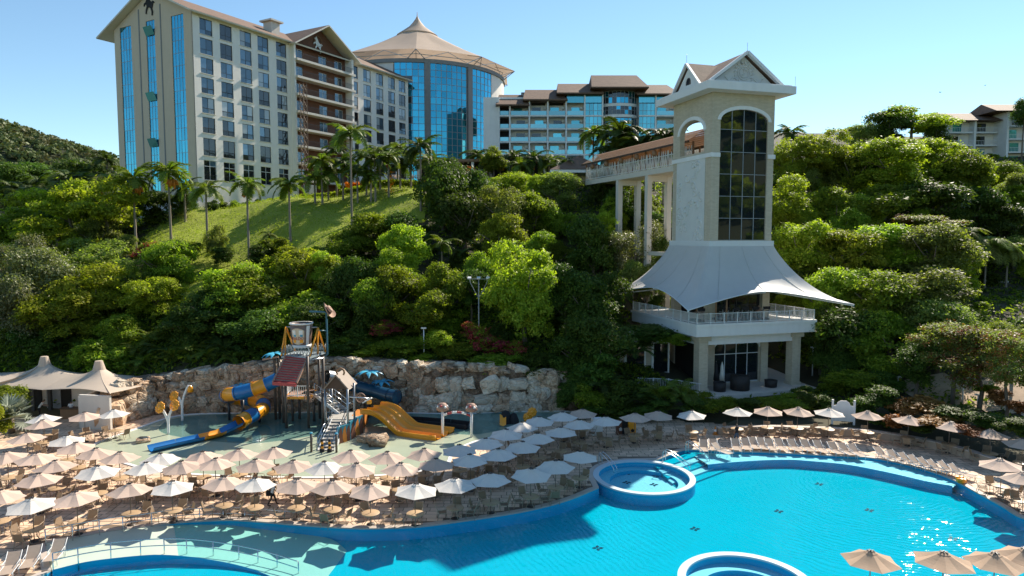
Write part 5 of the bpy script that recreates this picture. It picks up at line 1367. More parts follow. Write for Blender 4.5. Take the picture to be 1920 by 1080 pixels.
# hat on the teal pipe
hp0 = D(614, 664, 64.5); hp1 = D(612, 585, 64.5)
b = MB(); b.tube([D(609, 668, 64.2), hp0, hp1 - Vector((0, 0, .1)), hp1 - Vector((.15, 0, 0)), D(580, 584, 64.5)], .09, 8); b.tube([D(598, 620, 63.6), D(613, 620, 64.5)], .06, 6)
M['teal_pipe'] = mat('teal_pipe', (0.05, 0.16, 0.21), .4, .1); b.build('water_pipe', M['teal_pipe'], ps)
M['felt'] = mat('hat_felt', (.42, .27, .19), .8, .1); 
b = MB()
def hat(u, v):
    a = 2 * math.pi * u; pr_ = [(.02, .42), (.22, .46), (.36, .40), (.42, .05), (.48, 0), (.75, .0), (.92, .08)]; k = v * 6; i = min(5, int(k)); t = k - i
    r, z = pr_[i][0] + (pr_[i + 1][0] - pr_[i][0]) * t, pr_[i][1] + (pr_[i + 1][1] - pr_[i][1]) * t
    if r > .45: z += .28 * abs(math.cos(a)) ** 2 * (r - .45) / .47
    if r < .35: z -= .12 * abs(math.cos(a)) * (1 - r / .35)
    return (r * math.cos(a) * .82, r * math.sin(a) * 1.15, z)
b.grid(hat, 24, 12); ht = b.build('cowboy_hat', M['felt'], ps, hp1 + Vector((.1, 0, .1)), (rad(35), rad(38), rad(50)))
b = MB(); b.lathe([(.40, .07), (.44, .07), (.41, .2), (.37, .2)], 24); b.build('hat_band', M['black'], ht, (0, 0, 0), (0, 0, 0), (.84, 1.17, 1))
# stairs
def flight(p0, p1, wid, n, side):
    for k in range(n):
        a_ = p0.lerp(p1, (k + .5) / n); d_ = (p1 - p0); d_.z = 0; l_ = d_.length / n; b = MB(); b.box((0, 0, 0), (l_ * 1.15, wid, .09)); b.build('step', M['step'], ps, a_, (0, 0, math.atan2(d_.y, d_.x)))
    d_.normalize(); nrm = Vector((-d_.y, d_.x, 0)) * wid / 2
    for s_ in (1, -1):
        o = nrm * s_; b = MB(); b.bar(p0 + o - Vector((0, 0, .05)), p1 + o - Vector((0, 0, .05)), .08, .3); b.build('stringer', M['white_metal'], ps)
        b = MB()
        for h in (.55, 1.05): b.tube([p0 + o + Vector((0, 0, h)), p1 + o + Vector((0, 0, h))], .035, 6)
        for k in range(5): c_ = p0.lerp(p1, k / 4) + o; b.tube([c_, c_ + Vector((0, 0, 1.05))], .03, 5)
        b.build('stair_rail', M['chrome'], ps)
f0 = G(611, 846); f1 = D(637, 786, 60.2)
flight(f0, f1, 1.35, 9, 1)
lnd = [f1 + Vector(v) for v in ((-1.1, -.2, .05), (1.7, -.2, .05), (1.7, 2.3, .05), (-1.1, 2.3, .05))]
quad_slab('landing', M['step'], ps, lnd, .14)
f2 = f1 + Vector((-.2, 2.2, .05)); f3 = Vector((pf[1].x + .4, pf[1].y + 1.6, zf))
flight(f2, f3, 1.2, 8, 1)
quad_slab('bridge_plate', M['step'], ps, [f3 + Vector((-1.6, -.6, 0)), f3 + Vector((.2, -.6, 0)), f3 + Vector((.2, .8, 0)), f3 + Vector((-1.6, .8, 0))], .1)
for px, pyb in ((584, 848), (631, 849)):
    q = G(px, pyb); b = MB(); b.tube([(q.x, q.y, 0), (q.x, q.y, 1.55)], .1, 8); o = b.build('newel_post', M['post'], ps); b = MB(); b.lathe([(.12, 1.55), (.12, 1.65), (.02, 1.66)], 10, (q.x, q.y, 0)); b.build('post_cap', M['teal_leaf'], o)
# hut over the landing
for px, a, c_ in ((623, 727, 795), (653, 730, 826), (665, 718, 812), (611, 728, 812)): gpost(px, a, c_, .10, 'steel')
e0, e1 = D(606, 729, 59.2), D(655, 731, 58.6); apx = D(629, 702, 58.9); back_v = D(670, 719, 61.6) - e1
M0 = [e0, e1, apx]; ridge_b = apx + back_v; e0b, e1b = e0 + back_v, e1 + back_v
quad_slab('hut_roof', M['hut_roof'], ps, [e1, e1b, ridge_b, apx], .1); quad_slab('hut_roof', M['hut_roof'], ps, [e0, apx, ridge_b, e0b], .1)
b = MB(); b.add([e0 + Vector((.1, .15, 0)), e1 + Vector((-.1, .15, 0)), apx + Vector((0, .15, -.1))], [(0, 1, 2)]); b.add([e0b, e1b, ridge_b], [(0, 1, 2)]); b.build('hut_gable', M['hut_gable'], ps)
b = MB(); hc = apx + Vector((.35, .3, .12)); b.tube([hc + Vector((.35 * math.cos(t), .1 * t / 6, .35 * math.sin(t))) for t in [rad(-40 + 32 * k) for k in range(9)]], .09, 6); b.build('horseshoe', M['wood'], ps)
# painted side walls under the landing
M['mural_teal'] = mat('mural_teal', (.03, .22, .30), .6, .15, 2); M['mural_brown'] = mat('mural_brown', (.18, .07, .04), .6, .2, 2); M['mural_orange'] = mat('mural_orange', (.55, .20, .03), .6, .15, 2)
wa, wb_, wc_ = G(634, 834), G(657, 826), G(681, 812)
for p, q, h in ((wa, wb_, 1.5), (wb_, wc_, 1.65)):
    d_ = q - p; w_ = d_.length; an = math.atan2(d_.y, d_.x); f_ = Matrix.Translation(p) @ Matrix.Rotation(an, 4, 'Z') @ FACE
    b = MB(); b.poly(rect(0, w_, 0, h), th=.15, M=f_); o = b.build('painted_wall', M['mural_teal'], ps)
    for k in range(3):
        x0 = w_ * (.05 + .32 * k); b = MB(); b.poly([(x0 + .02, .02), (min(w_, x0 + .4 * w_), .02), (x0 + .3 * w_, .5 * h), (min(w_ - .02, x0 + .24 * w_), h - .05), (x0 + .08 * w_, .8 * h), (x0, .5 * h)], th=.012, M=Matrix.Translation(f_ @ Vector((0, 0, -.016)) - f_ @ Vector((0, 0, 0))) @ f_); b.build('mural_patch', M[('mural_brown', 'mural_orange', 'mural_brown')[k]], o)
# crank wheels
for px, py, Y in ((580, 746, 61.6), (676, 746, 60.0)):
    c_ = D(px, py, Y); b = MB(); b.tube([c_ + Vector((.42 * math.cos(t), 0, .42 * math.sin(t))) for t in [2 * math.pi * k / 18 for k in range(19)]], .05, 6)
    for k in range(6): t = math.pi * k / 6; b.bar(c_ + Vector((.4 * math.cos(t), 0, .4 * math.sin(t))), c_ - Vector((.4 * math.cos(t), 0, .4 * math.sin(t))), .035)
    b.build('crank_wheel', M['plank'], ps)
for p, q in ((D(653, 744, 59), D(706, 748, 60.3)), (D(654, 756, 59), D(666, 757, 61)), (D(562, 676, 62), D(606, 672, 63))):
    b = MB(); b.tube([p, q], .06, 6); b.build('cross_bar', M['chrome'], ps)
wn_ = D(699, 748, 60); b = MB(); b.bar(D(680, 755, 60), D(697, 746, 60), .28, .1); b.build('water_cannon', M['white'], ps); b = MB(); b.box(D(692, 754, 60), (.35, .3, .3)); b.build('cannon_box', M['yellow'], ps)
# yellow multi lane slide
sl = thing('lane_slide', 'wide yellow three lane slide running down from the hut to the pad', 'slide', (0, 0, 0))
path = smooth_line([D(676, 774, 61.2), D(696, 776, 60.8), D(714, 786, 60.2), D(732, 803, 59.6), D(756, 823, 58.9), D(785, 835, 58.2), D(818, 843, 57.6)], 4)
for p in path: p.z = max(p.z, .10)
dirs = (path[-1] - path[0]); dirs.z = 0; dirs.normalize(); sw = Vector((-dirs.y, dirs.x, 0))
if sw.y < 0: sw = -sw
for k in range(3):
    b = MB()
    def lane(u, v):
        i = min(len(path) - 1.001, u * (len(path) - 1)); j = int(i); p = path[j].lerp(path[j + 1], i - j); x = (v - .5) * 2
        return tuple(p + sw * (k * .98 + .49 + x * .49) + Vector((0, 0, .30 * abs(x) ** 4)))
    b.grid(lane, 40, 8); b.grid(lambda u, v: tuple(Vector(lane(u, v)) - Vector((0, 0, .07))), 40, 8); b.build('lane', M['yellow'], sl)
b = MB()
for s_ in (-.06, 3 * .98 + .06):
    b.tube([p + sw * s_ + Vector((0, 0, .3)) for p in path], .09, 6)
    for j in range(len(path) - 1):
        p, q = path[j] + sw * s_, path[j + 1] + sw * s_; b.add([p + Vector((0, 0, .3)), q + Vector((0, 0, .3)), q + Vector((0, 0, -.12)), p + Vector((0, 0, -.12))], [(0, 1, 2, 3)])
b.build('slide_edge', M['yellow'], sl)
b = MB(); p = path[3]; b.bb(p.x - 1.6, p.x - .6, p.y + .2, p.y + 2.6, 0, p.z - .3); b.build('slide_support', M['mural_orange'], sl)
# yellow and blue spiral tube slide
ts = thing('tube_slide', 'twisting yellow and blue tube slide ending in an open flume', 'slide', (0, 0, 0))
tp = smooth_line([D(521, 711, 63.8), D(500, 721, 63.6), D(470, 731, 63.3), D(440, 738, 63.4), D(424, 741, 64.6), D(436, 746, 66.4), D(464, 748, 66.8), D(488, 753, 65.6), D(494, 765, 64.2), D(480, 775, 62.6), D(462, 784, 61.4), D(449, 792, 60.6)], 5)
nseg = 12; per = (len(tp) - 1) / nseg
for k in range(nseg):
    i0, i1 = int(round(k * per)), int(round((k + 1) * per)); b = MB(); b.tube(tp[i0:i1 + 1], .66, 16, cap=False)
    o = b.build('tube_segment', M['yellow' if k % 2 else 'blue'], ts)
    b = MB(); d_ = (tp[min(i1 + 1, len(tp) - 1)] - tp[i1 - 1]).normalized() * .07; b.tube([tp[i1] - d_, tp[i1] + d_], .73, 16, cap=False); b.build('joint_ring', M['yellow' if k % 2 else 'blue'], o)
fl = smooth_line([tp[-1] - Vector((0, 0, .1)), D(425, 806, 59.6), D(395, 820, 58.3), D(362, 832, 57.2), D(325, 843, 56.0), D(283, 856, 54.6)], 4)
for p in fl: p.z = max(p.z - .2, .08)
nf = 4; perf = (len(fl) - 1) / nf
for k in range(nf):
    i0, i1 = int(round(k * perf)), int(round((k + 1) * perf)); seg = fl[i0:i1 + 1]; b = MB(); dd = (seg[-1] - seg[0]); dd.z = 0; dd.normalize(); nn = Vector((-dd.y, dd.x, 0))
    for off in (0, .05):
        b.grid(lambda u, v: tuple(seg[min(len(seg) - 1, int(round(u * (len(seg) - 1))))] + nn * (.62 + off) * math.sin((v - .5) * 2.6) / math.sin(1.3) + Vector((0, 0, .55 * (1 - math.cos((v - .5) * 2.6)) - off))), len(seg) - 1, 10)
    b.build('flume_segment', M['blue' if k in (0, 2, 3) else 'yellow'], ts)
for px, t_, bt in ((430, 752, 788), (456, 750, 790), (487, 770, 792)):
    q = G(px, bt); z1 = D(px, t_, q.y).z; b = MB(); b.tube([(q.x, q.y, 0), (q.x, q.y, z1)], .13, 8); b.build('support_post', M['dark_frame'], ts)
# dark blue tube slide on the right
ds = thing('dark_tube_slide', 'dark blue tube slide curving from the tower past the rock wall', 'slide', (0, 0, 0))
dp = smooth_line([D(612, 706, 65), D(640, 712, 66), D(668, 724, 66.3), D(700, 733, 66), D(728, 741, 65.5), D(744, 744, 65)], 5)
for k in range(5):
    b = MB(); i0 = k * 5; b.tube(dp[i0:i0 + 6], .66, 16, cap=(k == 4)); o = b.build('tube_segment', M['steel' if k == 0 else 'dark_blue'], ds)
    b = MB(); q = dp[min(len(dp) - 1, i0 + 5)]; d_ = (dp[i0 + 5] - dp[i0 + 4]).normalized() * .06; b.tube([q - d_, q + d_], .73, 16, cap=False); b.build('joint_ring', M['dark_blue'], o)
for px in (690, 735):
    q = G(px, 784); b = MB(); b.tube([(q.x, q.y, 0), (q.x, q.y, 2.2)], .12, 8); b.build('support_post', M['dark_frame'], ds)
fl2 = [G(742, 791), G(790, 794), G(840, 798), G(880, 803)]; ft = thing('run_out_flume', 'long black run-out trough lying in the shallow water below the rock wall', 'slide trough', fl2[0])
fl2 = [p - fl2[0] for p in fl2]
b = MB()
for p, q in zip(fl2, fl2[1:]):
    d_ = (q - p).normalized(); n_ = Vector((-d_.y, d_.x, 0))
    for s_ in (-.65, .65): b.bar(p + n_ * s_ + Vector((0, 0, .22)), q + n_ * s_ + Vector((0, 0, .22)), .16, .44)
    b.add([p - n_ * .6 + Vector((0, 0, .12)), q - n_ * .6 + Vector((0, 0, .12)), q + n_ * .6 + Vector((0, 0, .12)), p + n_ * .6 + Vector((0, 0, .12))], [(0, 1, 2, 3)])
b.build('trough', M['black'], ft); b = MB(); b.box(fl2[-1] + Vector((.1, 0, .25)), (.2, 1.5, .5)); b.build('end_wall', M['dark_blue'], ft)
# teal plastic palms
lf = MB()
def pl(u, v): x = u * 1.25; return (x, (v - .5) * .42 * math.sin(math.pi * (u * .93 + .06)) , .28 * math.sin(u * 2.2) - .42 * u * u - .06 * abs(v - .5) * 2)
lf.grid(pl, 7, 2); lf = lf.mesh('palm_leaf', M['teal_leaf'])
for px, py, gy_, sc, lab in ((692, 698, 66.0, 1.12, 'teal plastic palm on a brown pole standing right of the hut'), (716, 716, 67.2, 1.0, 'teal plastic palm low behind the dark blue tube slide'), (514, 664, 64.6, .9, 'teal plastic palm beside the bucket deck on the left'), (454, 724, 66.6, 1.0, 'teal plastic palm top above the yellow and blue tube slide')):
    q = D(px, py, gy_); t = thing('plastic_palm', lab, 'water palm', (q.x, q.y, 0)); b = MB(); b.tube([(0, 0, 0), (0, 0, q.z)], .13, 8); b.build('pole', M['post'], t)
    for k in range(9): inst('palm_leaf', lf, t, (0, 0, q.z), (rnd.uniform(-.1, .1), rnd.uniform(-.15, .1), k * 2 * math.pi / 9 + rnd.uniform(-.1, .1)), sc)
b = MB(); b.bar(D(493, 674, 64), D(521, 669, 64), .32, .16); b.build('water_gutter', M['plank'], ps)
# flower sprays
def fl_mesh(n=8, r=.5):
    b = MB()
    for k in range(n):
        a = 2 * math.pi * k / n; b.lathe([(.02, -.08), (.19, -.04), (.19, .04), (.02, .08)], 8, (r * .62 * math.cos(a), r * .62 * math.sin(a), 0))
    b.lathe([(.02, -.10), (.24, -.08), (.24, .08), (.02, .12)], 10); return b.mesh('flower_head', M['yellow'])
fm = fl_mesh()
for lab, pts_sets in (('white stemmed water spray with two orange daisy heads, front of the pair', [([(316, 819, 59.6), (315, 790, 59.6), (307, 772, 59.5), (300, 764, 59.4)], 'f'), ([(316, 819, 59.6), (316, 785, 59.6), (322, 768, 59.7), (327, 760, 59.7)], 'f')]),
                      ('taller white water spray with orange bell and bloom behind the daisies', [([(342, 795, 64), (341, 760, 64), (334, 745, 64), (326, 743, 64)], 'f'), ([(342, 795, 64), (342, 755, 64), (348, 734, 64), (353, 724, 64), (357, 728, 64)], 'b')])):
    g_ = G(pts_sets[0][0][0][0], pts_sets[0][0][0][1]); t = thing('flower_spray', lab, 'water toy', g_, 0, 'flower sprays on the pad')
    for pts, kd in pts_sets:
        P_ = [D(*p) - g_ for p in pts]; P_[0].z = 0; P_ = smooth_line(P_, 4); b = MB(); b.tube(P_, .11, 8); b.build('stem', M['white'], t)
        if kd == 'f': inst('flower_head', fm, t, P_[-1], (rad(70), 0, rad(-20)), 1.05)
        else: b = MB(); b.lathe([(.03, .3), (.2, .15), (.3, -.35), (.22, -.3)], 12); b.build('bell', M['yellow'], t, P_[-1])
# mushroom arch
g_ = G(830, 819); t = thing('mushroom_arch', 'white spray arch with two red and white mushroom caps', 'water toy', g_)
g2 = G(884, 820) - g_; hM = D(830, 768, g_.y).z
for p in (Vector((0, 0, 0)), g2):
    b = MB(); b.tube([p, p + Vector((0, 0, hM))], .12, 8); b.build('post', M['white'], t); b = MB(); b.lathe([(.02, .62), (.3, .55), (.48, .28), (.54, 0), (.4, -.08), (.1, -.02)], 16); o = b.build('mushroom_cap', M['plank'], t, p + Vector((0, 0, hM)))
    for k in range(7):
        a = k * .9; el = .35 + .25 * (k % 2); b = MB(); b.lathe([(.01, .07), (.12, .03), (.13, -.03)], 8); b.build('spot', M['red' if k % 2 else 'white'], o, (.47 * math.cos(a) * math.cos(el), .47 * math.sin(a) * math.cos(el), .12 + .5 * math.sin(el)), (0, rad(90) - el, a))
b = MB(); n_ = 12
for k in range(n_): b.cur = k // 2 % 2; b.tube([Vector((0, 0, hM - .55)).lerp(g2 + Vector((0, 0, hM - .55)), (k + j) / n_) + Vector((0, 0, .35 * math.sin(math.pi * (k + j) / n_))) for j in (0, 1)], .1, 8)
b.build('arch_pipe', [M['white'], M['red']], t)
t = thing('orange_flower_seat', 'orange flower shaped water toy near the foot of the rock wall', 'water toy', G(998, 790))
for q, z in (((0, 0), .9), ((-.45, -.2), .45)):
    b = MB(); b.tube([(q[0], q[1], 0), (q[0], q[1], z)], .1, 6); o = b.build('stem', M['white'], t); inst('flower_head', fm, t, (q[0], q[1], z), (rad(75), 0, .3), .95)
t = thing('kids_slide', 'small dark toy slide with an orange chute below the rock wall', 'slide', G(943, 796))
b = MB(); b.lathe([(.02, 1.25), (.35, 1.1), (.5, .6), (.62, 0)], 10, (.25, .5, 0)); b.lathe([(.02, 1.0), (.3, .85), (.5, .3), (.55, 0)], 10, (1.0, .5, 0)); b.build('dark_body', M['black'], t)
b = MB(); b.grid(lambda u, v: ((v - .5) * .6, .25 - 1.0 * u, .05 + .75 * (1 - u) ** 1.4 + .12 * abs(v - .5) * 2), 8, 4); b.build('chute', M['yellow'], t)

# ------------------------------------------------------------------ lamps, signs, bins
def pole_thing(name, label, cat, px, pyt, pyb, r, mtl, terrn=True):
    g_ = T(px, pyb, 60) if terrn else G(px, pyb); t = thing(name, label, cat, g_); h = D(px, pyt, g_.y).z - g_.z
    b = MB(); b.tube([(0, 0, -.5), (0, 0, h)], [r * 1.3, r], 8); b.build('pole', M[mtl], t); return t, h
t, h = pole_thing('floodlight_mast', 'tall grey mast with three floodlights on curved arms before the trees', 'floodlight', 898, 523, 664, .06, 'grey_frame')
b = MB(); b.bar((-1.0, 0, h), (1.0, 0, h), .06)
for s_ in (-1, 1): b.tube([(s_ * .05, 0, h - 2), (s_ * .45, 0, h - 1.3), (s_ * .9, 0, h - .4), (s_ * 1.0, 0, h)], .04, 6)
b.build('arm', M['grey_frame'], t)
for x in (-1.0, 0, 1.0):
    b = MB(); b.box((0, 0, 0), (.38, .4, .14)); b.build('lamp_head', M['white_metal'], t, (x, -.1, h + .12), (rad(20), 0, 0))
for px, a, c_, lab in ((795, 616, 672, 'thin white lamp post on the planted bank above the rock wall'), (1683, 708, 733, 'short white garden lamp post in the dark planting right of the tower'), (1523, 652, 705, 'thin white lamp post just right of the tower columns'), (1833, 741, 765, 'white garden post beside the sandy path at right'), (1805, 720, 752, 'white garden post under the flowering trees')):
    t, h = pole_thing('lamp_post', lab, 'lamp post', px, a, c_, .06, 'white_metal'); b = MB(); b.box((0, 0, h + .06), (.55, .3, .14)); b.build('lamp_head', M['white_metal'], t)
t, h = pole_thing('concrete_post', 'stubby concrete post in the dark ferns between bridge and rock wall', 'post', 1101, 478, 516, .16, 'cream_trim'); b = MB(); b.box((0, 0, h - .1), (.7, .12, .12)); b.build('cross_arm', M['cream_trim'], t)
q = G(1580, 806); t = thing('notice_board', 'white wooden notice board with curved top between two posts behind parasols', 'notice board', (q.x, q.y, 0), rad(-12))
zb, zt_ = D(1580, 790, q.y).z, D(1580, 752, q.y).z
for s_ in (-1, 1): b = MB(); b.bb(s_ * .92 - .08, s_ * .92 + .08, -.08, .08, 0, zt_ + .1); b.build('post', M['white'], t)
b = MB(); b.poly([(-.84, zb), (.84, zb), (.84, zt_ - .45), (.6, zt_ - .4), (.5, zt_ - .15), (.25, zt_ + .02), (-.25, zt_ + .02), (-.5, zt_ - .15), (-.6, zt_ - .4), (-.84, zt_ - .45)], th=.08, M=FACE); b.build('board', M['white'], t)
for px, py, wd, ht_, mm, lab, nm in ((1184, 815, .62, 1.15, 'yellow', 'yellow litter bin with dark symbol under the parasol', 'litter_bin'), (1172, 813, .6, 1.1, 'black', 'black litter bin left of the yellow bin', 'litter_bin'), (1162, 812, .6, 1.1, 'mural_brown', 'brown orange litter bin beside the black bin', 'litter_bin')):
    q = G(px, py + 2); t = thing(nm, lab, 'bin', q, .1); b = MB(); b.box((0, 0, ht_ / 2), (wd, wd, ht_)); b.build('bin_body', M[mm], t); b = MB(); b.box((0, 0, ht_ + .06), (wd * .85, wd * .85, .14)); b.build('lid', M[mm], t)
    b = MB(); b.poly([(-.12, -.16), (.12, -.16), (.15, .05), (0, .17), (-.15, .05)], th=.012, M=Matrix.Translation((0, -wd / 2 - .014, ht_ * .5)) @ FACE); b.build('symbol', M['black' if mm == 'yellow' else 'white'], t)
q = G(1119, 815); t = thing('service_cabinet', 'white service cabinet with a dark slot under the parasol by the bins', 'cabinet', q, .1); b = MB(); b.box((0, 0, .75), (.9, .7, 1.5)); b.build('cabinet_body', M['white'], t); b = MB(); b.box((-.05, -.36, 1.2), (.55, .02, .3)); b.build('slot', M['black'], t)
q = G(1341, 815); t = thing('traffic_cone', 'orange and white traffic cone standing at the dark hedge', 'cone', q); b = MB(); b.box((0, 0, .03), (.42, .42, .06)); b.lathe([(.17, .06), (.13, .3)], 12); b.cur = 1; b.lathe([(.13, .3), (.09, .5)], 12); b.cur = 0; b.lathe([(.09, .5), (.04, .75), (.01, .75)], 12); b.build('cone_body', [M['mural_orange'], M['white']], t)
for px, s_ in ((604, 'left'), (618, 'right')):
    q = G(px, 848); t = thing('warning_bollard', f'black and yellow striped bollard at the {s_} side of the stair foot', 'bollard', q); b = MB(); b.lathe([(.2, 0), (.2, .28), (.11, .32)], 12)
    for k in range(4): b.cur = 1 - k % 2; b.lathe([(.11, .32 + k * .19), (.10, .51 + k * .19)], 12)
    b.cur = 0; b.lathe([(.10, 1.08), (.02, 1.12)], 12); b.build('bollard_body', [M['black'], M['yellow']], t)
    for k in (): pass
# sports field lettering and goal on the right
q = T(1866, 534, 60); sg = thing('field_sign', 'white raised letters Recanto Esportivo on the dark green bank at right', 'sign', q, rad(-25))
me = text_mesh('Recanto Esportivo', .95, .06); me.materials.clear(); me.materials.append(M['white']); me.name = 'letters'; inst('letters', me, sg, (0, -.3, .25), (rad(90), 0, 0), (.42, .5, 1))
b = MB(); b.bb(-1.8, 1.8, -.05, .15, .02, .12); b.build('base_rail', M['dark_frame'], sg)
q = T(1916, 647, 50); t = thing('goal', 'white goal frame at the right edge of the picture', 'goal', q); b = MB(); b.tube([(-.3, 0, 0), (-.3, 0, 1.9), (2.7, 0, 1.9), (2.7, 0, 0)], .06, 6); b.build('frame', M['white_metal'], t)
b = MB(); b.tube([(-.3, 0, 1.9), (-.3, 1.1, 0), (2.7, 1.1, 0), (2.7, 0, 1.9)], .03, 5); b.build('back_brace', M['white_metal'], t)

# ------------------------------------------------------------------ handrails
def handrail(label, px_pts, h=.95, two=True, zf=None, nposts=8, ext=None):
    line = smooth_line([G(*p, zf[i] if zf else 0) for i, p in enumerate(px_pts)], 5); o0 = line[0].copy(); t = thing('handrail', label, 'handrail', o0)
    loc_ = [p - o0 for p in line]; b = MB()
    for hh_ in ((h, h * .6) if two else (h,)): b.tube([p + Vector((0, 0, hh_)) for p in loc_], .028, 6)
    b.build('rail', M['chrome'], t)
    for k in range(nposts):
        p = loc_[round(k * (len(loc_) - 1) / (nposts - 1))]; b = MB(); b.tube([p + Vector((0, 0, -.35)), p + Vector((0, 0, h))], .03, 6); b.build('rail_post', M['chrome'], t)
handrail('curved steel handrail along the inner edge of the pool ramp', [(100, 1070), (160, 1057), (220, 1048), (275, 1043), (330, 1041), (380, 1044), (430, 1051), (475, 1060), (520, 1072), (560, 1085)], zf=[0, 0, -.05, -.1, -.2, -.35, -.5, -.65, -.8, -.95], nposts=11)
handrail('long steel handrail along the outer pool edge in front of the tables', [(86, 1023), (150, 1011), (210, 1000), (262, 994), (320, 985), (375, 981), (430, 979), (483, 982), (567, 989), (620, 993), (680, 996)], zf=[0, -.03, -.06, -.12, -.2, -.3, -.4, -.5, -.7, -.85, -1.0], nposts=13)
def loop_rail(label, a, c_, gap):
    p, q = G(*a), G(*c_, -.3); t = thing('handrail', label, 'handrail', p); d_ = q - p; n_ = Vector((-d_.y, d_.x, 0)).normalized() * gap
    for s_ in (0, 1):
        b = MB(); o = n_ * s_; b.tube(smooth_line([o + Vector((0, 0, 0)), o + Vector((0, 0, .85)), o + d_ * .12 + Vector((0, 0, .98)), o + d_ * .55 + Vector((0, 0, .75)), o + d_ * .95 + Vector((0, 0, .35)), o + d_], 4), .03, 6); b.build('rail', M['chrome'], t)
loop_rail('bent double handrail at the left side of the round spa', (1123, 872), (1151, 887), .4)
loop_rail('bent bright double handrail at the right side of the round spa', (1243, 868), (1291, 885), .5)
loop_rail('bent handrail on the steps between spa and sun loungers', (1286, 849), (1326, 868), .3)

# ------------------------------------------------------------------ low planter wall behind the right deck
M['planter'] = mat('planter_wall', (.40, .31, .23), .85, .15, 1.2, stain=.1)
pwl = thing('planter_wall', 'low stone planter wall with brown panels along the right deck', 'wall', (0, 0, 0))
pw = smooth_line([G(*p) for p in ((1345, 815), (1430, 812), (1510, 814), (1600, 818), (1670, 826), (1740, 839), (1810, 857), (1880, 880), (1960, 908))], 3)
for i, (p, q) in enumerate(zip(pw, pw[1:])):
    d_ = q - p; b = MB(); b.box((0, 0, .3), (d_.length - .03, .45, .6)); o = b.build('wall_block', M['planter'], pwl, (p + q) / 2, (0, 0, math.atan2(d_.y, d_.x)))
    b = MB(); b.box((0, 0, .64), (d_.length - .02, .55, .08)); b.build('cap_stone', M['coping'], o)
b = MB(); pts = [pw[-1] + Vector((0, .3, 0))] + [p + Vector((0, .3, 0)) for p in reversed(pw[:-1])] + [Vector((24, 66, 0)), Vector((48, 62, 0)), Vector((60, 52, 0))]
b.poly([(p.x, p.y) for p in pts], th=0); tag(b.build('planting_bed', M['ground'], loc=(0, 0, .5)), kind='structure')

# ------------------------------------------------------------------ parasols, tables, chairs
def canopy_mesh(mt, n=6, R=1.36, k=0):
    b = MB(); rk = random.Random(k); seg = 6
    def fn(u, v):
        a = 2 * math.pi * u; ph = abs(((u * n) % 1) - .5) * 2; r = .16 + (R * (math.cos(math.pi / n) / math.cos((((u * n) % 1) - .5) * 2 * math.pi / n)) - .16) * v
        r *= 1 - .035 * (1 - ph) * v
        return (r * math.cos(a), r * math.sin(a), 2.56 - .46 * v - .055 * math.sin(math.pi * v) * (.4 + .6 * (1 - ph)) - .03 * (1 - ph) * v)
    b.grid(fn, n * seg, 7, smooth=False)
    return b.mesh('canopy', M[mt])
CAN = {m_: canopy_mesh('canvas_' + m_) for m_ in ('white', 'beige', 'tan')}
VENT = {}
for m_ in CAN:
    b = MB(); b.lathe([(.30, 2.515), (.18, 2.57), (.02, 2.60)], 6, smooth=False); VENT[m_] = b.mesh('vent_flap', M['canvas_' + m_])
POLE = MB().tube([(0, 0, 0.05), (0, 0, 2.58)], .026, 6).mesh('pole', M['pole'])
FIN = MB().lathe([(.05, 2.58), (.055, 2.62), (.02, 2.66), (.005, 2.67)], 8).mesh('finial', M['base_dark'])
b = MB()
for k in range(6): a = k * math.pi / 3; b.bar((.1 * math.cos(a), .1 * math.sin(a), 2.52), (1.3 * math.cos(a), 1.3 * math.sin(a), 2.07), .022); b.bar((.03 * math.cos(a), .03 * math.sin(a), 1.85), (.7 * math.cos(a), .7 * math.sin(a), 2.26), .018)
RIB = b.mesh('ribs', M['pole'])
b = MB(); 
for k in range(6): a = k * math.pi / 3; b.box((.1 * math.cos(a), .1 * math.sin(a), 2.605), (.16, .05, .03), a)
HUB = b.mesh('hub', M['base_dark'])
BASE = MB().lathe([(.02, .10), (.09, .10), (.24, .06), (.26, 0)], 12).mesh('base', M['base_dark'])
TT = MB().lathe([(.03, .745), (.54, .745), (.56, .73), (.55, .705), (.03, .71)], 20).mesh('table_top', M['table'])
b = MB()
for k in range(4): a = k * math.pi / 2 + .4; b.tube([(.42 * math.cos(a), .42 * math.sin(a), 0), (.16 * math.cos(a), .16 * math.sin(a), .35), (.34 * math.cos(a), .34 * math.sin(a), .71)], .02, 5)
TL = b.mesh('table_legs', M['chair_frame'])
b = MB(); b.grid(lambda u, v: ((u - .5) * .50, -.25 + .50 * v, .43 - .03 * math.sin(math.pi * v) + .02 * v), 4, 4); CS = b.mesh('seat', M['sling'])
b = MB(); b.grid(lambda u, v: ((u - .5) * .50, -.25 - .16 * v, .46 + .50 * v - .0 * u), 4, 4); CB_ = b.mesh('backrest', M['sling'])
def side_frame(s):
    b = MB(); x = s * .27; b.tube([(x, .27, 0), (x, .24, .44), (x, .22, .65), (x, -.26, .67)], .018, 5); b.tube([(x, -.33, 0), (x, -.22, .44), (x, -.28, .55), (x, -.42, .97)], .018, 5); b.tube([(x, .24, .44), (x, -.22, .43)], .016, 5); return b.mesh('side_frame', M['chair_frame'])
SF = [side_frame(-1), side_frame(1)]
ORD = ['first', 'second', 'third', 'fourth', 'fifth', 'sixth', 'seventh', 'eighth', 'ninth', 'tenth', 'eleventh', 'twelfth', 'thirteenth', 'fourteenth', 'fifteenth', 'sixteenth', 'seventeenth', 'eighteenth', 'nineteenth', 'twentieth', 'twenty-first', 'twenty-second', 'twenty-third', 'twenty-fourth', 'twenty-fifth', 'twenty-sixth', 'twenty-seventh', 'twenty-eighth', 'twenty-ninth', 'thirtieth']
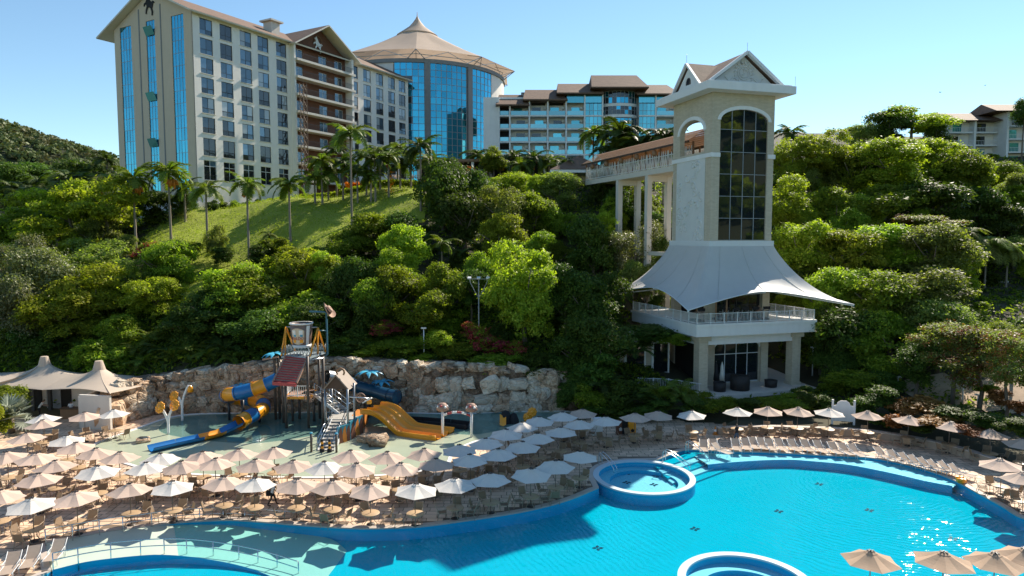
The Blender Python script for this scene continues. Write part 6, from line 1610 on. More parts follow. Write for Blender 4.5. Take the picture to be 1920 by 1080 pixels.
def chair_at(p, face, label, sc=1.0):
    t = thing('sling_chair', label, 'chair', p, face, 'sling chairs round the pool tables')
    inst('seat', CS, t); inst('backrest', CB_, t)
    for m_ in SF: inst('side_frame', m_, t)
    return t
ROWS_U = {
 'poolside row': [(-4, 920, 'b'), (60, 933, 'w'), (143, 922, 'b'), (243, 907, 'b'), (322, 902, 'w'), (418, 894, 'b'), (476, 897, 'w'), (554, 898, 'b'), (622, 901, 'b'), (694, 906, 'b'), (778, 907, 'w'), (853, 897, 'w'), (920, 888, 'w'), (995, 878, 'w'), (1042, 863, 'w'), (1087, 847, 'w')],
 'second row': [(72, 888, 'b'), (182, 873, 'w'), (272, 868, 'w'), (342, 864, 'b'), (403, 860, 'b'), (481, 861, 'b'), (550, 863, 'b'), (608, 865, 'w'), (668, 868, 'b'), (749, 868, 'b'), (817, 861, 'b'), (882, 852, 'w'), (935, 842, 'w'), (980, 828, 'w'), (1010, 813, 'w'), (1052, 802, 'w'), (1087, 788, 'w'), (1137, 782, 'w')],
 'splash pad row': [(223, 848, 'b'), (300, 850, 'w'), (380, 846, 'b'), (448, 842, 'b'), (514, 839, 'b'), (658, 844, 'b'), (726, 847, 'b'), (797, 841, 'b'), (862, 834, 'w'), (913, 822, 'w'), (948, 805, 'w'), (980, 792, 'w'), (1010, 782, 'w'), (1055, 773, 'w'), (1092, 767, 'b')],
 'pavilion cluster': [(82, 777, 'w'), (80, 788, 'b'), (158, 773, 'b'), (214, 768, 'w'), (50, 812, 'b'), (125, 817, 'w'), (143, 830, 'b'), (178, 841, 'b'), (13, 847, 'b'), (65, 850, 'b'), (104, 864, 'b')],
 'hedge row': [(1190, 775, 'b'), (1233, 771, 'b'), (1298, 770, 'w'), (1383, 765, 'w'), (1440, 763, 'b'), (1496, 764, 'b'), (1554, 766, 'w'), (1628, 771, 'b'), (1704, 780, 'b'), (1781, 791, 'b'), (1858, 806, 'b'), (1918, 822, 'b')],
 'right deck corner': [(1879, 861, 'b'), (1921, 886, 'b')],
 'near edge row': [(1633, 1034, 't'), (1770, 1036, 't'), (1866, 1038, 't'), (1925, 1028, 't')],
}
PH = {'poolside row': 'in the poolside row', 'second row': 'in the second row from the pool', 'splash pad row': 'in the row by the splash pad', 'pavilion cluster': 'near the tent pavilion', 'hedge row': 'in the row before the hedge', 'right deck corner': 'on the right deck corner', 'near edge row': 'on the near pool edge'}
SHORT = {'poolside row': 'poolside row', 'second row': 'second row', 'splash pad row': 'splash pad row', 'pavilion cluster': 'pavilion cluster', 'hedge row': 'hedge row', 'right deck corner': 'right corner', 'near edge row': 'near edge'}
COLN = {'w': 'white', 'b': 'beige', 't': 'tan'}; COLM = {'w': 'white', 'b': 'beige', 't': 'tan'}
def visible_spot(p):
    return abs(p.x) < p.y * .78 and p.y > 33.5
for rn, lst in ROWS_U.items():
    lst = sorted(lst); n = len(lst)
    for i, (px, py, c_) in enumerate(lst):
        q = G(px, py - 1, 2.62)
        o_ = ORD[i] if n > 2 else ('left', 'right')[i]
        fl_ = ' from left' if n > 2 else ''
        m_ = COLM[c_]
        t = thing('parasol', f'{COLN[c_]} parasol, {o_}{fl_} {PH[rn]}', 'parasol', (q.x, q.y, 0), rnd.uniform(0, 6), 'parasols on the pool deck')
        sc = rnd.uniform(.97, 1.03); tilt = (rnd.uniform(-.035, .035), rnd.uniform(-.035, .035), 0)
        ca = inst('canopy', CAN[m_], t, (0, 0, 0), tilt, (sc, sc, 1)); inst('vent_flap', VENT[m_], ca); inst('hub', HUB, ca)
        inst('ribs', RIB, t, (0, 0, 0), tilt); inst('pole', POLE, t); inst('finial', FIN, t); inst('base', BASE, t)
        if rn == 'near edge row':
            tb_ok, chs = False, []
        tb = thing('round_table', f'tan round table under {o_} parasol{fl_}, {SHORT[rn]}', 'table', (q.x, q.y, 0), rnd.uniform(0, 1.5), 'round tables under the parasols')
        inst('table_top', TT, tb); inst('table_legs', TL, tb)
        base_a = rnd.uniform(-25, 25)
        for k, side in enumerate(('right of', 'behind', 'left of', 'in front of')):
            a = rad(base_a + 90 * k + rnd.uniform(-18, 18)); r_ = .80 + rnd.uniform(0, .22); p = q + Vector((math.cos(a), math.sin(a), 0)) * r_
            if rn == 'near edge row' and side != 'behind': continue
            if rn == 'near edge row': p = q + Vector((math.cos(a), math.sin(a), 0)) * 1.1
            if inpoly(np.array([p.x]), np.array([p.y]), OUT2)[0] or not visible_spot(p) or rnd.random() < .06: continue
            chair_at((p.x, p.y, 0.005), a + math.pi / 2 + rnd.uniform(-.35, .35), f'tan sling chair {side} table under {o_} parasol{fl_}, {SHORT[rn]}')

# ------------------------------------------------------------------ sun loungers
b = MB(); b.grid(lambda u, v: ((u - .5) * .60, .15 + 1.10 * v, .36 - .02 * math.sin(math.pi * v)), 4, 6); LS = b.mesh('seat', M['lounger'])
b = MB(); b.grid(lambda u, v: ((u - .5) * .60, .15 - .62 * v, .36 + .48 * v), 4, 4); LB = b.mesh('backrest', M['lounger'])
def lf_(s):
    b = MB(); x = s * .33; b.tube([(x, 1.28, .36), (x, .12, .36)], .022, 5); b.tube([(x, 1.1, 0), (x, 1.1, .36)], .02, 5); b.tube([(x, .05, 0), (x, .15, .36), (x, -.50, .86)], .022, 5); b.tube([(x, -.1, 0), (x, -.08, .55)], .02, 5); b.tube([(x, -.08, .55), (x, .45, .52), (x, .5, .36)], .018, 5); return b.mesh('side_frame', M['white_metal'])
LFm = [lf_(-1), lf_(1)]
def lounger(px, py, ang, label, z=0.0):
    q = G(px, py); t = thing('sun_lounger', label, 'sun lounger', (q.x, q.y, z), ang, 'sun loungers round the pool')
    inst('seat', LS, t, (0, -1.1, 0)); inst('backrest', LB, t, (0, -1.1, 0))
    for m_ in LFm: inst('side_frame', m_, t, (0, -1.1, 0))
feet = [(1320, 851), (1341, 850), (1383, 849), (1403, 848), (1419, 846), (1435, 847), (1450, 849), (1470, 849), (1497, 850), (1521, 851), (1546, 853), (1575, 856), (1597, 858), (1615, 860), (1671, 866), (1696, 872), (1722, 877), (1740, 882), (1761, 887), (1780, 891), (1802, 897), (1823, 902)]
for i, (px, py) in enumerate(feet):
    a = np.interp(px, [1320, 1500, 1620, 1720, 1823], [rad(168), rad(180), rad(186), rad(200), rad(212)])
    lounger(px, py, a + rnd.uniform(-.05, .05), ('shaded ' if i < 6 else '') + f'sling sun lounger, {ORD[i]} from left along the far pool ledge', -.1 if px < 1800 else 0)
lounger(1368, 857, rad(215), 'pale flat sun lounger turned sideways among the shaded loungers', -.05)
for px, py, a, lab in ((94, 1062, 195, 'beige sun lounger beside the ramp rail, rightmost of the bottom left group'), (50, 1075, 200, 'beige sun lounger with dark sandals, middle of the bottom left group'), (10, 1088, 200, 'beige sun lounger cut by the left picture edge at bottom')):
    lounger(px, py, rad(a), lab)
q = G(1806, 905); t = thing('swim_float_heap', 'heap of orange swimming floats at the end of the lounger row', 'floats', q)
for k in range(4): b = MB(); b.lathe([(.12, -.05), (.16, -.1), (.24, 0), (.16, .1), (.12, .05)], 12); b.build('float', M['yellow'], t, (rnd.uniform(-.3, .3), rnd.uniform(-.2, .2), .12 + .06 * k), (rnd.uniform(-.5, .5), rnd.uniform(-.5, .5), 0), 1.3)

# ------------------------------------------------------------------ people
def person(label, loc, face, pose, top, legs_m, h=1.72):
    """one skin over a posed skeleton; colours by body zone"""
    J, E_, R_ = [], [], []
    def j(p, r, par=None):
        J.append(p); R_.append(r)
        if par is not None: E_.append((par, len(J) - 1))
        return len(J) - 1
    lean = pose.get('lean', 0.0); st = pose.get('stride', .0)
    pel = j((0, 0, .92), .13); sp = j((0, .10 * lean, 1.12), .125, pel); ch = j((0, .28 * lean, 1.34), .15, sp); nk = j((0, .36 * lean + .01, 1.49), .058, ch); hd = j((0, .42 * lean + .03, 1.60), .095, nk); hd2 = j((0, .44 * lean + .03, 1.70), .088, hd)
    for s_, sw_ in ((-1, st), (1, -st)):
        hp = j((s_ * .10, 0, .86), .10, pel); kn = j((s_ * .105, sw_ * .45 + .04, .48), .062, hp); an = j((s_ * .105, sw_ * .85 - (.06 if sw_ < 0 else 0), .09), .042, kn); j((s_ * .11, sw_ * .85 + .16, .03), .035, an)
        sh = j((s_ * .19, .27 * lean, 1.40), .065, ch); fw = pose.get('arms', 0.0)
        el = j((s_ * .25, .25 * lean - sw_ * .35 + .10 * fw, 1.13), .045, sh); wr = j((s_ * .22, .25 * lean - sw_ * .5 + .12 + .32 * fw, .92 + .22 * fw), .032, el); hn = j((s_ * .21, .25 * lean - sw_ * .5 + .15 + .38 * fw, .84 + .22 * fw), .034, wr)
        for f_ in range(3): j((s_ * .21 + (f_ - 1) * .025, .25 * lean - sw_ * .5 + .17 + .44 * fw, .77 + .22 * fw), .012, hn)
    me = bpy.data.meshes.new('person'); me.from_pydata(J, E_, [])
    o = bpy.data.objects.new('tmp', me); COL.objects.link(o)
    sk = o.modifiers.new('s', 'SKIN'); o.modifiers.new('d', 'SUBSURF').levels = 1
    for i, v in enumerate(me.skin_vertices[0].data): v.radius = (R_[i] * 1.05, R_[i] * (.8 if i in (1, 2) else 1.0)); v.use_root = (i == 0)
    dg = bpy.context.evaluated_depsgraph_get(); dg.update()
    m2 = bpy.data.meshes.new_from_object(o.evaluated_get(dg)); bpy.data.objects.remove(o)
    for m_ in (M['skin'], M[top], M[legs_m], M['hair'], M['black']): m2.materials.append(m_)
    for p in m2.polygons:
        z, x, y = p.center.z, abs(p.center.x), p.center.y; hy = .42 * lean + .03
        p.material_index = 3 if z > 1.58 and (y < hy + .035 or z > 1.70) else 0 if z > 1.46 else 0 if (x > .16 and z < 1.20 and z > .60 and not (z < .9 and x < .18)) else 1 if z > .93 else 2 if z > .1 else 4
        p.use_smooth = True
    m2.name = 'person'; t = inst('person', m2, None, loc, (0, 0, face), h / 1.78); return tag(t, label, 'person')
q = G(511, 948); pw_ = person('person in white shirt and black trousers striding with a dark bag between the tables', (q.x, q.y, .01), rad(-70), {'stride': .30, 'lean': .25, 'arms': .1}, 'shirt', 'black')
t = thing('carried_bag', 'dark bag carried by the striding person in a white shirt', 'bag', (q.x - .22, q.y + .12, .62)); b = MB(); b.box((0, 0, .16), (.42, .16, .32)); b.build('bag_body', M['black'], t); b = MB(); b.tube([(-.12, 0, .32), (-.08, 0, .46), (.08, 0, .46), (.12, 0, .32)], .014, 5); b.build('handle', M['black'], t)
q = G(134, 784); person('person in white shirt and black trousers standing before the pavilion counter', (q.x, q.y, .01), rad(20), {'arms': .5}, 'shirt', 'black')
q = G(74, 781); person('person in white shirt leaning forward by the pavilion door', (q.x, q.y, .01), rad(-60), {'arms': .8, 'lean': 1.1}, 'shirt', 'black')
q = G(1381, 831); person('person in dark shirt and blue jeans walking across the shaded deck', (q.x, q.y, .01), rad(30), {'stride': .22, 'arms': .3}, 'black', 'jeans')
p = tl(4.7, -2.2, 8.66); person('person exercising on the tower balcony behind the railing', tuple(p), TA + rad(150), {'arms': 1.0, 'stride': .12}, 'skin', 'black')

# ------------------------------------------------------------------ vegetation
def crown_mesh(name, mt, seed, n_bough=9, n_clump=26, n_leaf=26, size=.085, flat=.9, spread=.62, clump=.15, droop=0.0, extra=None):
    """leaf quads in clumps over a lumpy crown of radius 1"""
    R = np.random.default_rng(seed)
    bc_ = R.normal(size=(n_bough, 3)); bc_ /= np.linalg.norm(bc_, axis=1)[:, None]; bc_ *= (spread * R.uniform(.6, 1.25, (n_bough, 1))); bc_[:, 2] *= flat; bc_[0] = 0
    br = R.uniform(.20, .46, n_bough); br[0] = .5
    cs_, cn = [], []
    for k in range(n_bough):
        d = R.normal(size=(n_clump, 3)); d /= np.linalg.norm(d, axis=1)[:, None]; d[:, 2] = np.where(d[:, 2] < -.3, -d[:, 2], d[:, 2])
        cs_.append(bc_[k] + d * br[k] * R.uniform(.75, 1.08, (n_clump, 1)) * [1, 1, flat]); cn.append(d)
    cs_, cn = np.concatenate(cs_), np.concatenate(cn); nc = len(cs_)
    pos = np.repeat(cs_, n_leaf, 0) + R.normal(0, clump, (nc * n_leaf, 3)) * [1, 1, .6]
    nrm = np.repeat(cn, n_leaf, 0) * .7 + R.normal(0, .55, (nc * n_leaf, 3)) + [0, 0, .55]
    nrm /= np.linalg.norm(nrm, axis=1)[:, None]; n = len(pos)
    t = np.cross(nrm, R.normal(size=(n, 3))); t /= np.linalg.norm(t, axis=1)[:, None] + 1e-9; t[:, 2] -= droop; s_ = np.cross(nrm, t)
    L_ = size * R.uniform(.6, 1.35, (n, 1)); W_ = L_ * R.uniform(.38, .6, (n, 1))
    v = np.stack([pos - t * L_, pos + s_ * W_ - nrm * W_ * .25, pos + t * L_, pos - s_ * W_ - nrm * W_ * .25], 1).reshape(-1, 3)
    mi = None; mats = [M[mt]]
    if extra:
        mats.append(M[extra[0]]); mi = (R.random(nc) < extra[1]).repeat(n_leaf).astype(np.int32)
    return np_mesh(name, v, np.arange(len(v)).reshape(-1, 4), mats, mi)
CR = {}
def variants(kind, mt, n, **kw): CR[kind] = [crown_mesh('crown', mt, 100 + 17 * k + len(CR) * 1000, **kw) for k in range(n)]
variants('broad', 'leaf_mid', 4, n_bough=13, n_clump=40, n_leaf=36, size=.038, clump=.075)
variants('bright', 'leaf_bright', 4, n_bough=14, n_clump=40, n_leaf=36, size=.036, clump=.07)
variants('dark', 'leaf_dark', 4, n_bough=11, n_clump=38, n_leaf=36, size=.042, clump=.09)
variants('olive', 'leaf_olive', 3, n_bough=13, n_clump=36, n_leaf=36, size=.034, clump=.08)
variants('pale', 'leaf_pale', 3, n_bough=14, n_clump=30, n_leaf=34, size=.032, clump=.11, spread=.75)
variants('layered', 'leaf_bright', 3, n_bough=16, n_clump=20, n_leaf=32, size=.045, clump=.08, flat=.6, spread=.85)
variants('flower', 'leaf_olive', 3, n_bough=13, n_clump=30, n_leaf=30, size=.034, clump=.09, spread=.75, extra=('leaf_orange', .22))
variants('red', 'leaf_mid', 2, n_bough=9, n_clump=22, n_leaf=22, size=.075, clump=.12, extra=('leaf_red', .55))
variants('rust', 'leaf_orange', 2, n_bough=8, n_clump=20, n_leaf=20, size=.11, clump=.12)
variants('bush', 'leaf_mid', 3, n_bough=9, n_clump=26, n_leaf=28, size=.066, clump=.10)
variants('bushdark', 'leaf_dark', 3, n_bough=9, n_clump=26, n_leaf=28, size=.066, clump=.10)
variants('bushbright', 'leaf_bright', 3, n_bough=9, n_clump=26, n_leaf=28, size=.066, clump=.10)
def trunk_mesh(seed, mt, r=.05, nl=6):
    rk = random.Random(seed); b = MB()      # base at z=-1, crown centre at 0
    b.tube([(0, 0, -1.02), (rk.uniform(-.05, .05), rk.uniform(-.05, .05), -.6), (rk.uniform(-.05, .05), rk.uniform(-.05, .05), -.25), (0, 0, .02)], [r * 1.3, r, r * .8, r * .6], 7)
    return b.mesh('trunk', M[mt])
def limb_mesh(seed, mt, r=.05, nl=6):
    rk = random.Random(seed); b = MB()
    for k in range(nl):
        a = k * 2 * math.pi / nl + rk.uniform(-.4, .4); z0 = rk.uniform(-.45, -.05); l_ = rk.uniform(.45, .8)
        b.tube([(0, 0, z0), (l_ * .5 * math.cos(a), l_ * .5 * math.sin(a), z0 + .22), (l_ * math.cos(a), l_ * math.sin(a), z0 + rk.uniform(.35, .6))], [r * .5, r * .35, r * .1], 5)
    return b.mesh('limb', M[mt])
LMB = {'dark': [limb_mesh(k, 'bark') for k in range(3)], 'pale': [limb_mesh(9 + k, 'bark_pale', .028, 5) for k in range(3)]}
TRK = {'dark': [trunk_mesh(k, 'bark') for k in range(3)], 'pale': [trunk_mesh(9 + k, 'bark_pale', .028, 5) for k in range(3)]}
LBL = []        # (object, zone, kind words, px) labelled at the end
KW = {'broad': 'leafy green tree', 'bright': 'bright yellow green tree', 'dark': 'dark green tree', 'olive': 'olive green tree', 'pale': 'pale feathery tree', 'layered': 'layered broad leaved tree', 'flower': 'tree with orange red blossom', 'red': 'dark red leaved shrub', 'rust': 'rusty orange shrub', 'bush': 'green shrub', 'bushdark': 'dark green shrub', 'bushbright': 'bright green shrub'}
def tree(px, py, wpx, hpx, Y, kind, zone, trunk='dark'):
    c_ = D(px, py, Y); k = Y / FPX; rx, rz_ = wpx * k / 2 * .96, hpx * k / 2 * 1.15; zg = terr(c_.x, c_.y)
    t = thing('tree', None, 'tree', (c_.x, c_.y, zg), rnd.uniform(0, 6.28), 'trees of the hillside')
    hgt = max(c_.z - zg, rz_ * .8)
    inst('crown', rnd.choice(CR[kind]), t, (0, 0, hgt), (0, 0, 0), (rx, rx * rnd.uniform(.9, 1.1), rz_))
    inst('trunk', rnd.choice(TRK[trunk]), t, (0, 0, hgt), (0, 0, 0), (max(rx, 1.8), max(rx, 1.8), hgt))
    inst('limb', rnd.choice(LMB[trunk]), t, (0, 0, hgt - .1 * rz_), (0, 0, rnd.uniform(0, 6)), (rx, rx, rz_))
    LBL.append((t, zone, KW[kind], px)); return t
def shrub(px, py, wpx, hpx, Y, kind, zone, name='shrub'):
    c_ = D(px, py, Y); k = Y / FPX; zg = terr(c_.x, c_.y); r_ = wpx * k / 2; rz_ = hpx * k / 2
    t = inst(name, rnd.choice(CR[kind]), None, (c_.x, c_.y, max(c_.z, zg + rz_ * .3)), (0, 0, rnd.uniform(0, 6)), (r_, r_, rz_)); tag(t, None, 'shrub', 'shrubs of the hillside'); LBL.append((t, zone, KW[kind], px)); return t
ZL, ZM, ZT_, ZR, ZS, ZF = 'on the left slope', 'on the middle slope', 'beside the tower', 'on the right slope', 'on the right skyline', 'by the right path'
for a in ((25, 345, 110, 80, 150, 'dark'), (60, 400, 150, 110, 112, 'layered'), (132, 385, 150, 110, 100, 'layered'), (200, 385, 150, 120, 98, 'layered'), (20, 430, 140, 110, 100, 'broad'), (105, 450, 150, 100, 94, 'layered'), (180, 490, 150, 100, 90, 'olive'), (95, 500, 120, 90, 84, 'broad'), (20, 510, 110, 90, 84, 'dark'), (180, 560, 160, 120, 80, 'bright'), (130, 632, 170, 105, 77, 'bright'), (235, 645, 110, 80, 75, 'broad'), (310, 530, 130, 110, 84, 'broad'), (255, 545, 110, 90, 84, 'olive'), (290, 590, 120, 90, 79, 'bright'), (75, 340, 120, 70, 160, 'dark'), (150, 350, 120, 80, 150, 'dark'), (240, 395, 90, 70, 108, 'dark'), (295, 390, 80, 64, 109, 'dark'), (345, 385, 60, 46, 110, 'dark'), (200, 400, 80, 80, 106, 'dark')): tree(*a, ZL)
tree(60, 540, 150, 150, 78, 'pale', ZL, 'pale'); tree(28, 590, 130, 130, 76, 'pale', ZL, 'pale'); tree(20, 500, 100, 110, 80, 'pale', ZL, 'pale')
for a in ((565, 535, 170, 120, 83, 'bright'), (490, 545, 190, 120, 80, 'broad'), (430, 570, 150, 120, 79, 'bright'), (560, 590, 160, 110, 76, 'broad'), (640, 475, 110, 80, 90, 'broad'), (700, 440, 140, 90, 94, 'broad'), (765, 445, 120, 90, 92, 'dark'), (748, 480, 120, 130, 84, 'bright'), (735, 560, 150, 120, 79, 'broad'), (680, 545, 120, 130, 80, 'dark'), (830, 545, 110, 130, 78, 'broad'), (848, 350, 120, 130, 104, 'dark'), (830, 420, 120, 140, 101, 'dark'), (885, 370, 100, 120, 104, 'dark'), (872, 450, 120, 120, 96, 'dark'), (945, 400, 110, 120, 95, 'olive'), (935, 450, 110, 110, 90, 'bright'), (1000, 405, 110, 100, 98, 'broad'), (1050, 360, 120, 80, 106, 'olive'), (960, 350, 110, 60, 112, 'bright'), (1040, 420, 100, 80, 98, 'broad'), (985, 545, 170, 190, 75, 'bright'), (1000, 470, 90, 70, 88, 'broad'), (640, 560, 110, 120, 78, 'dark'), (790, 590, 120, 90, 75, 'broad'), (400, 620, 160, 90, 76, 'dark'), (480, 640, 150, 80, 74, 'dark'), (345, 650, 120, 80, 74, 'dark'), (925, 300, 60, 70, 125, 'broad'), (600, 640, 130, 90, 74, 'dark'), (700, 600, 120, 100, 76, 'dark')): tree(*a, ZM)
for a in ((1115, 500, 110, 130, 90, 'dark'), (1105, 580, 150, 120, 76, 'dark'), (1080, 650, 130, 110, 71, 'dark'), (1190, 475, 110, 110, 92, 'pale'), (1215, 530, 90, 90, 88, 'olive'), (1130, 590, 100, 120, 80, 'dark'), (1130, 660, 150, 110, 70.5, 'dark'), (1200, 400, 100, 90, 105, 'broad'), (1230, 430, 80, 80, 100, 'dark'), (1130, 380, 90, 80, 108, 'dark'), (1165, 420, 90, 90, 102, 'dark'), (1240, 500, 80, 90, 92, 'dark'), (1060, 560, 110, 110, 76, 'dark'), (1185, 655, 80, 60, 77, 'dark')): tree(*a, ZT_)
for a in ((1480, 310, 110, 110, 112, 'bright'), (1535, 290, 130, 90, 112, 'bright'), (1600, 320, 150, 120, 112, 'broad'), (1670, 310, 170, 110, 108, 'bright'), (1745, 310, 150, 110, 112, 'bright'), (1800, 330, 140, 120, 110, 'broad'), (1490, 390, 130, 120, 100, 'bright'), (1570, 400, 150, 120, 100, 'broad'), (1660, 390, 190, 110, 100, 'broad'), (1750, 390, 180, 120, 100, 'dark'), (1830, 400, 130, 120, 104, 'dark'), (1500, 470, 150, 120, 90, 'bright'), (1580, 480, 170, 110, 88, 'bright'), (1670, 470, 180, 110, 88, 'bright'), (1720, 430, 140, 50, 92, 'flower'), (1750, 480, 190, 130, 84, 'olive'), (1560, 560, 170, 130, 80, 'bright'), (1640, 560, 180, 140, 78, 'broad'), (1730, 560, 200, 140, 76, 'olive'), (1590, 630, 160, 130, 75, 'dark'), (1670, 640, 190, 140, 72, 'broad'), (1760, 620, 180, 120, 71, 'olive'), (1540, 640, 120, 120, 76, 'dark'), (1785, 560, 110, 110, 78, 'olive'), (1880, 345, 90, 60, 128, 'broad'), (1900, 390, 110, 90, 112, 'broad'), (1880, 430, 120, 90, 102, 'dark'), (1900, 470, 90, 70, 98, 'olive'), (1480, 560, 90, 110, 88, 'dark'), (1560, 690, 110, 70, 73, 'dark'), (1925, 500, 50, 60, 94, 'bright'), (1815, 625, 90, 80, 72, 'olive')): tree(*a, ZR)
for a in ((1710, 225, 120, 60, 148, 'layered'), (1665, 240, 100, 70, 148, 'dark'), (1612, 258, 80, 60, 148, 'olive'), (1755, 262, 60, 60, 146, 'dark'), (1920, 215, 50, 60, 150, 'dark')): tree(*a, ZS)
for a in ((1840, 670, 160, 110, 62, 'flower'), (1790, 660, 150, 100, 64, 'flower'), (1890, 690, 130, 110, 58, 'flower'), (1720, 680, 130, 100, 66, 'dark'), (1900, 640, 110, 90, 66, 'olive')): tree(*a, ZF)
# smaller trees of mixed height between the big ones
for k in range(95):
    right_ = k < 62
    Y = rnd.uniform(74, 128) if right_ else rnd.uniform(76, 108); px = rnd.uniform(1465, 1925) if right_ else rnd.uniform(0, 1220)
    X = (px - 960) / FPX * Y; zg = terr(X, Y)
    if inpoly(np.array([X]), np.array([Y]), LAWN_POLY)[0] or zg < 3 or (px > 1815 and Y < 100): continue
    if not right_ and (300 < px < 800 and Y > 84 or px < 420 and Y < 86): continue
    r_ = rnd.uniform(1.9, 3.4); h_ = rnd.uniform(3.0, 7.5) if right_ else rnd.uniform(2.5, 5.0); c_ = Vector((X, Y, zg + h_)); py = 445 + (CAM_H - c_.z) / Y * FPX
    tree(px, py, 2 * r_ * FPX / Y, 2.1 * r_ * FPX / Y, Y, rnd.choice(('bright', 'broad', 'bright', 'olive', 'dark', 'broad')), ZR if right_ else (ZL if px < 380 else ZM))
# shrubs
for a in ((275, 475, 60, 45, 93, 'red'), (345, 470, 90, 50, 92, 'bush'), (405, 455, 45, 90, 94, 'olive'), (420, 480, 60, 40, 92, 'bushdark'), (515, 465, 70, 60, 92, 'bush'), (490, 480, 60, 50, 90, 'bushdark'), (545, 480, 60, 40, 90, 'bushbright'), (240, 460, 50, 50, 95, 'olive'), (300, 480, 60, 40, 92, 'bush')): shrub(*a, 'below the lawn palms')
for a in ((728, 612, 60, 26, 74, 'red'), (712, 622, 40, 22, 73, 'red'), (900, 640, 60, 60, 73, 'red'), (925, 650, 70, 40, 72, 'red'), (965, 655, 40, 36, 72, 'red'), (885, 620, 40, 40, 74, 'red'), (690, 660, 90, 30, 72, 'bushbright'), (760, 645, 110, 40, 73, 'bush'), (850, 665, 90, 45, 72, 'bush'), (930, 680, 110, 40, 71, 'bush'), (1000, 690, 110, 50, 71, 'bushdark'), (820, 640, 70, 50, 73, 'bushbright'), (660, 640, 90, 50, 73, 'bushdark'), (720, 690, 90, 30, 70.5, 'bushdark'), (1050, 690, 90, 60, 70.5, 'bushdark'), (640, 670, 90, 40, 72, 'bushdark'), (785, 675, 70, 26, 71.5, 'bushbright'), (700, 645, 80, 30, 73, 'bush'), (560, 655, 80, 40, 72, 'bushdark'), (780, 610, 90, 50, 76, 'bushbright')): shrub(*a, 'above the rock wall')
for a in ((1110, 745, 80, 60, 66.5, 'bush'), (1130, 700, 110, 90, 68, 'bushdark'), (1075, 725, 60, 60, 68, 'bushdark'), (1060, 750, 50, 40, 67, 'bushdark'), (1160, 740, 80, 60, 66, 'bushdark'), (1330, 755, 80, 40, 65, 'bush'), (1365, 758, 60, 26, 64.5, 'bush'), (1400, 757, 70, 26, 64.5, 'bushdark'), (1440, 755, 70, 28, 64.5, 'bush'), (1480, 752, 70, 30, 64.5, 'bush'), (1515, 750, 60, 36, 65, 'bushdark'), (1300, 765, 60, 40, 64, 'bushdark'), (1540, 760, 60, 40, 65, 'bushdark'), (1510, 735, 50, 30, 68, 'bushdark'), (1290, 740, 50, 40, 66.5, 'bush'), (1230, 770, 90, 50, 64.5, 'bushdark'), (1170, 775, 90, 50, 65, 'bushdark'), (1110, 780, 80, 40, 66, 'bushdark')): shrub(*a, 'in front of the tower')
for a in ((1232, 625, 120, 34, 73.5, 'bushdark'), (1266, 636, 60, 28, 71.5, 'bush'), (1195, 634, 80, 50, 74, 'bushdark')): shrub(*a, 'over the balcony edge', 'creeper')
for a in ((690, 700, 84, 26, 69.4, 'bush'), (728, 706, 60, 20, 69.3, 'bushdark'), (652, 688, 50, 16, 69.5, 'bush'), (335, 708, 60, 22, 69.6, 'bushdark'), (770, 692, 50, 16, 69.4, 'bush'), (1062, 735, 50, 40, 68, 'bushdark'), (560, 686, 44, 14, 69.6, 'bush'), (905, 694, 60, 14, 69.4, 'bushbright')): shrub(*a, 'hanging over the rock wall', 'creeper')
for a in ((1740, 762, 90, 40, 59, 'rust'), (1700, 765, 70, 40, 60, 'rust'), (1800, 780, 100, 40, 56, 'bushdark'), (1850, 790, 90, 40, 54, 'bushdark'), (1760, 790, 80, 36, 56, 'rust'), (1690, 790, 60, 40, 58, 'rust'), (1900, 800, 70, 40, 51, 'bushdark'), (1600, 715, 110, 50, 69, 'bush'), (1650, 750, 90, 60, 62, 'bushdark'), (1610, 765, 70, 50, 62, 'bushdark'), (1560, 725, 60, 40, 70, 'bush'), (1870, 745, 50, 34, 60, 'rust'), (1905, 765, 40, 30, 57, 'rust'), (1850, 730, 50, 30, 62, 'bush'), (1660, 720, 80, 50, 68, 'bushdark'), (1830, 810, 60, 30, 53, 'rust'), (1720, 800, 60, 26, 56.5, 'bushdark'), (1650, 790, 50, 30, 60, 'bushdark')): shrub(*a, 'behind the right deck')
for a in ((20, 745, 70, 70, 64, 'bush'), (-10, 790, 70, 90, 58, 'bushbright')): shrub(*a, 'at the left edge')
for k in range(9):
    s_ = 1.5 + 2.3 * k; X, Y = HB.x + s_ * math.cos(HA) + 1.6 * math.sin(HA), HB.y + s_ * math.sin(HA) - 1.6 * math.cos(HA); zg = terr(X, Y); r_ = rnd.uniform(.9, 1.4)
    kd = rnd.choice(('bush', 'bushdark', 'bushbright')); t = inst('shrub', rnd.choice(CR[kd]), None, (X, Y, zg + .5), (0, 0, rnd.uniform(0, 6)), (r_, r_, r_)); tag(t, None, 'shrub', 'shrubs at the hotel foot'); LBL.append((t, 'at the foot of the big hotel', KW[kd], 960 + FPX * X / Y))
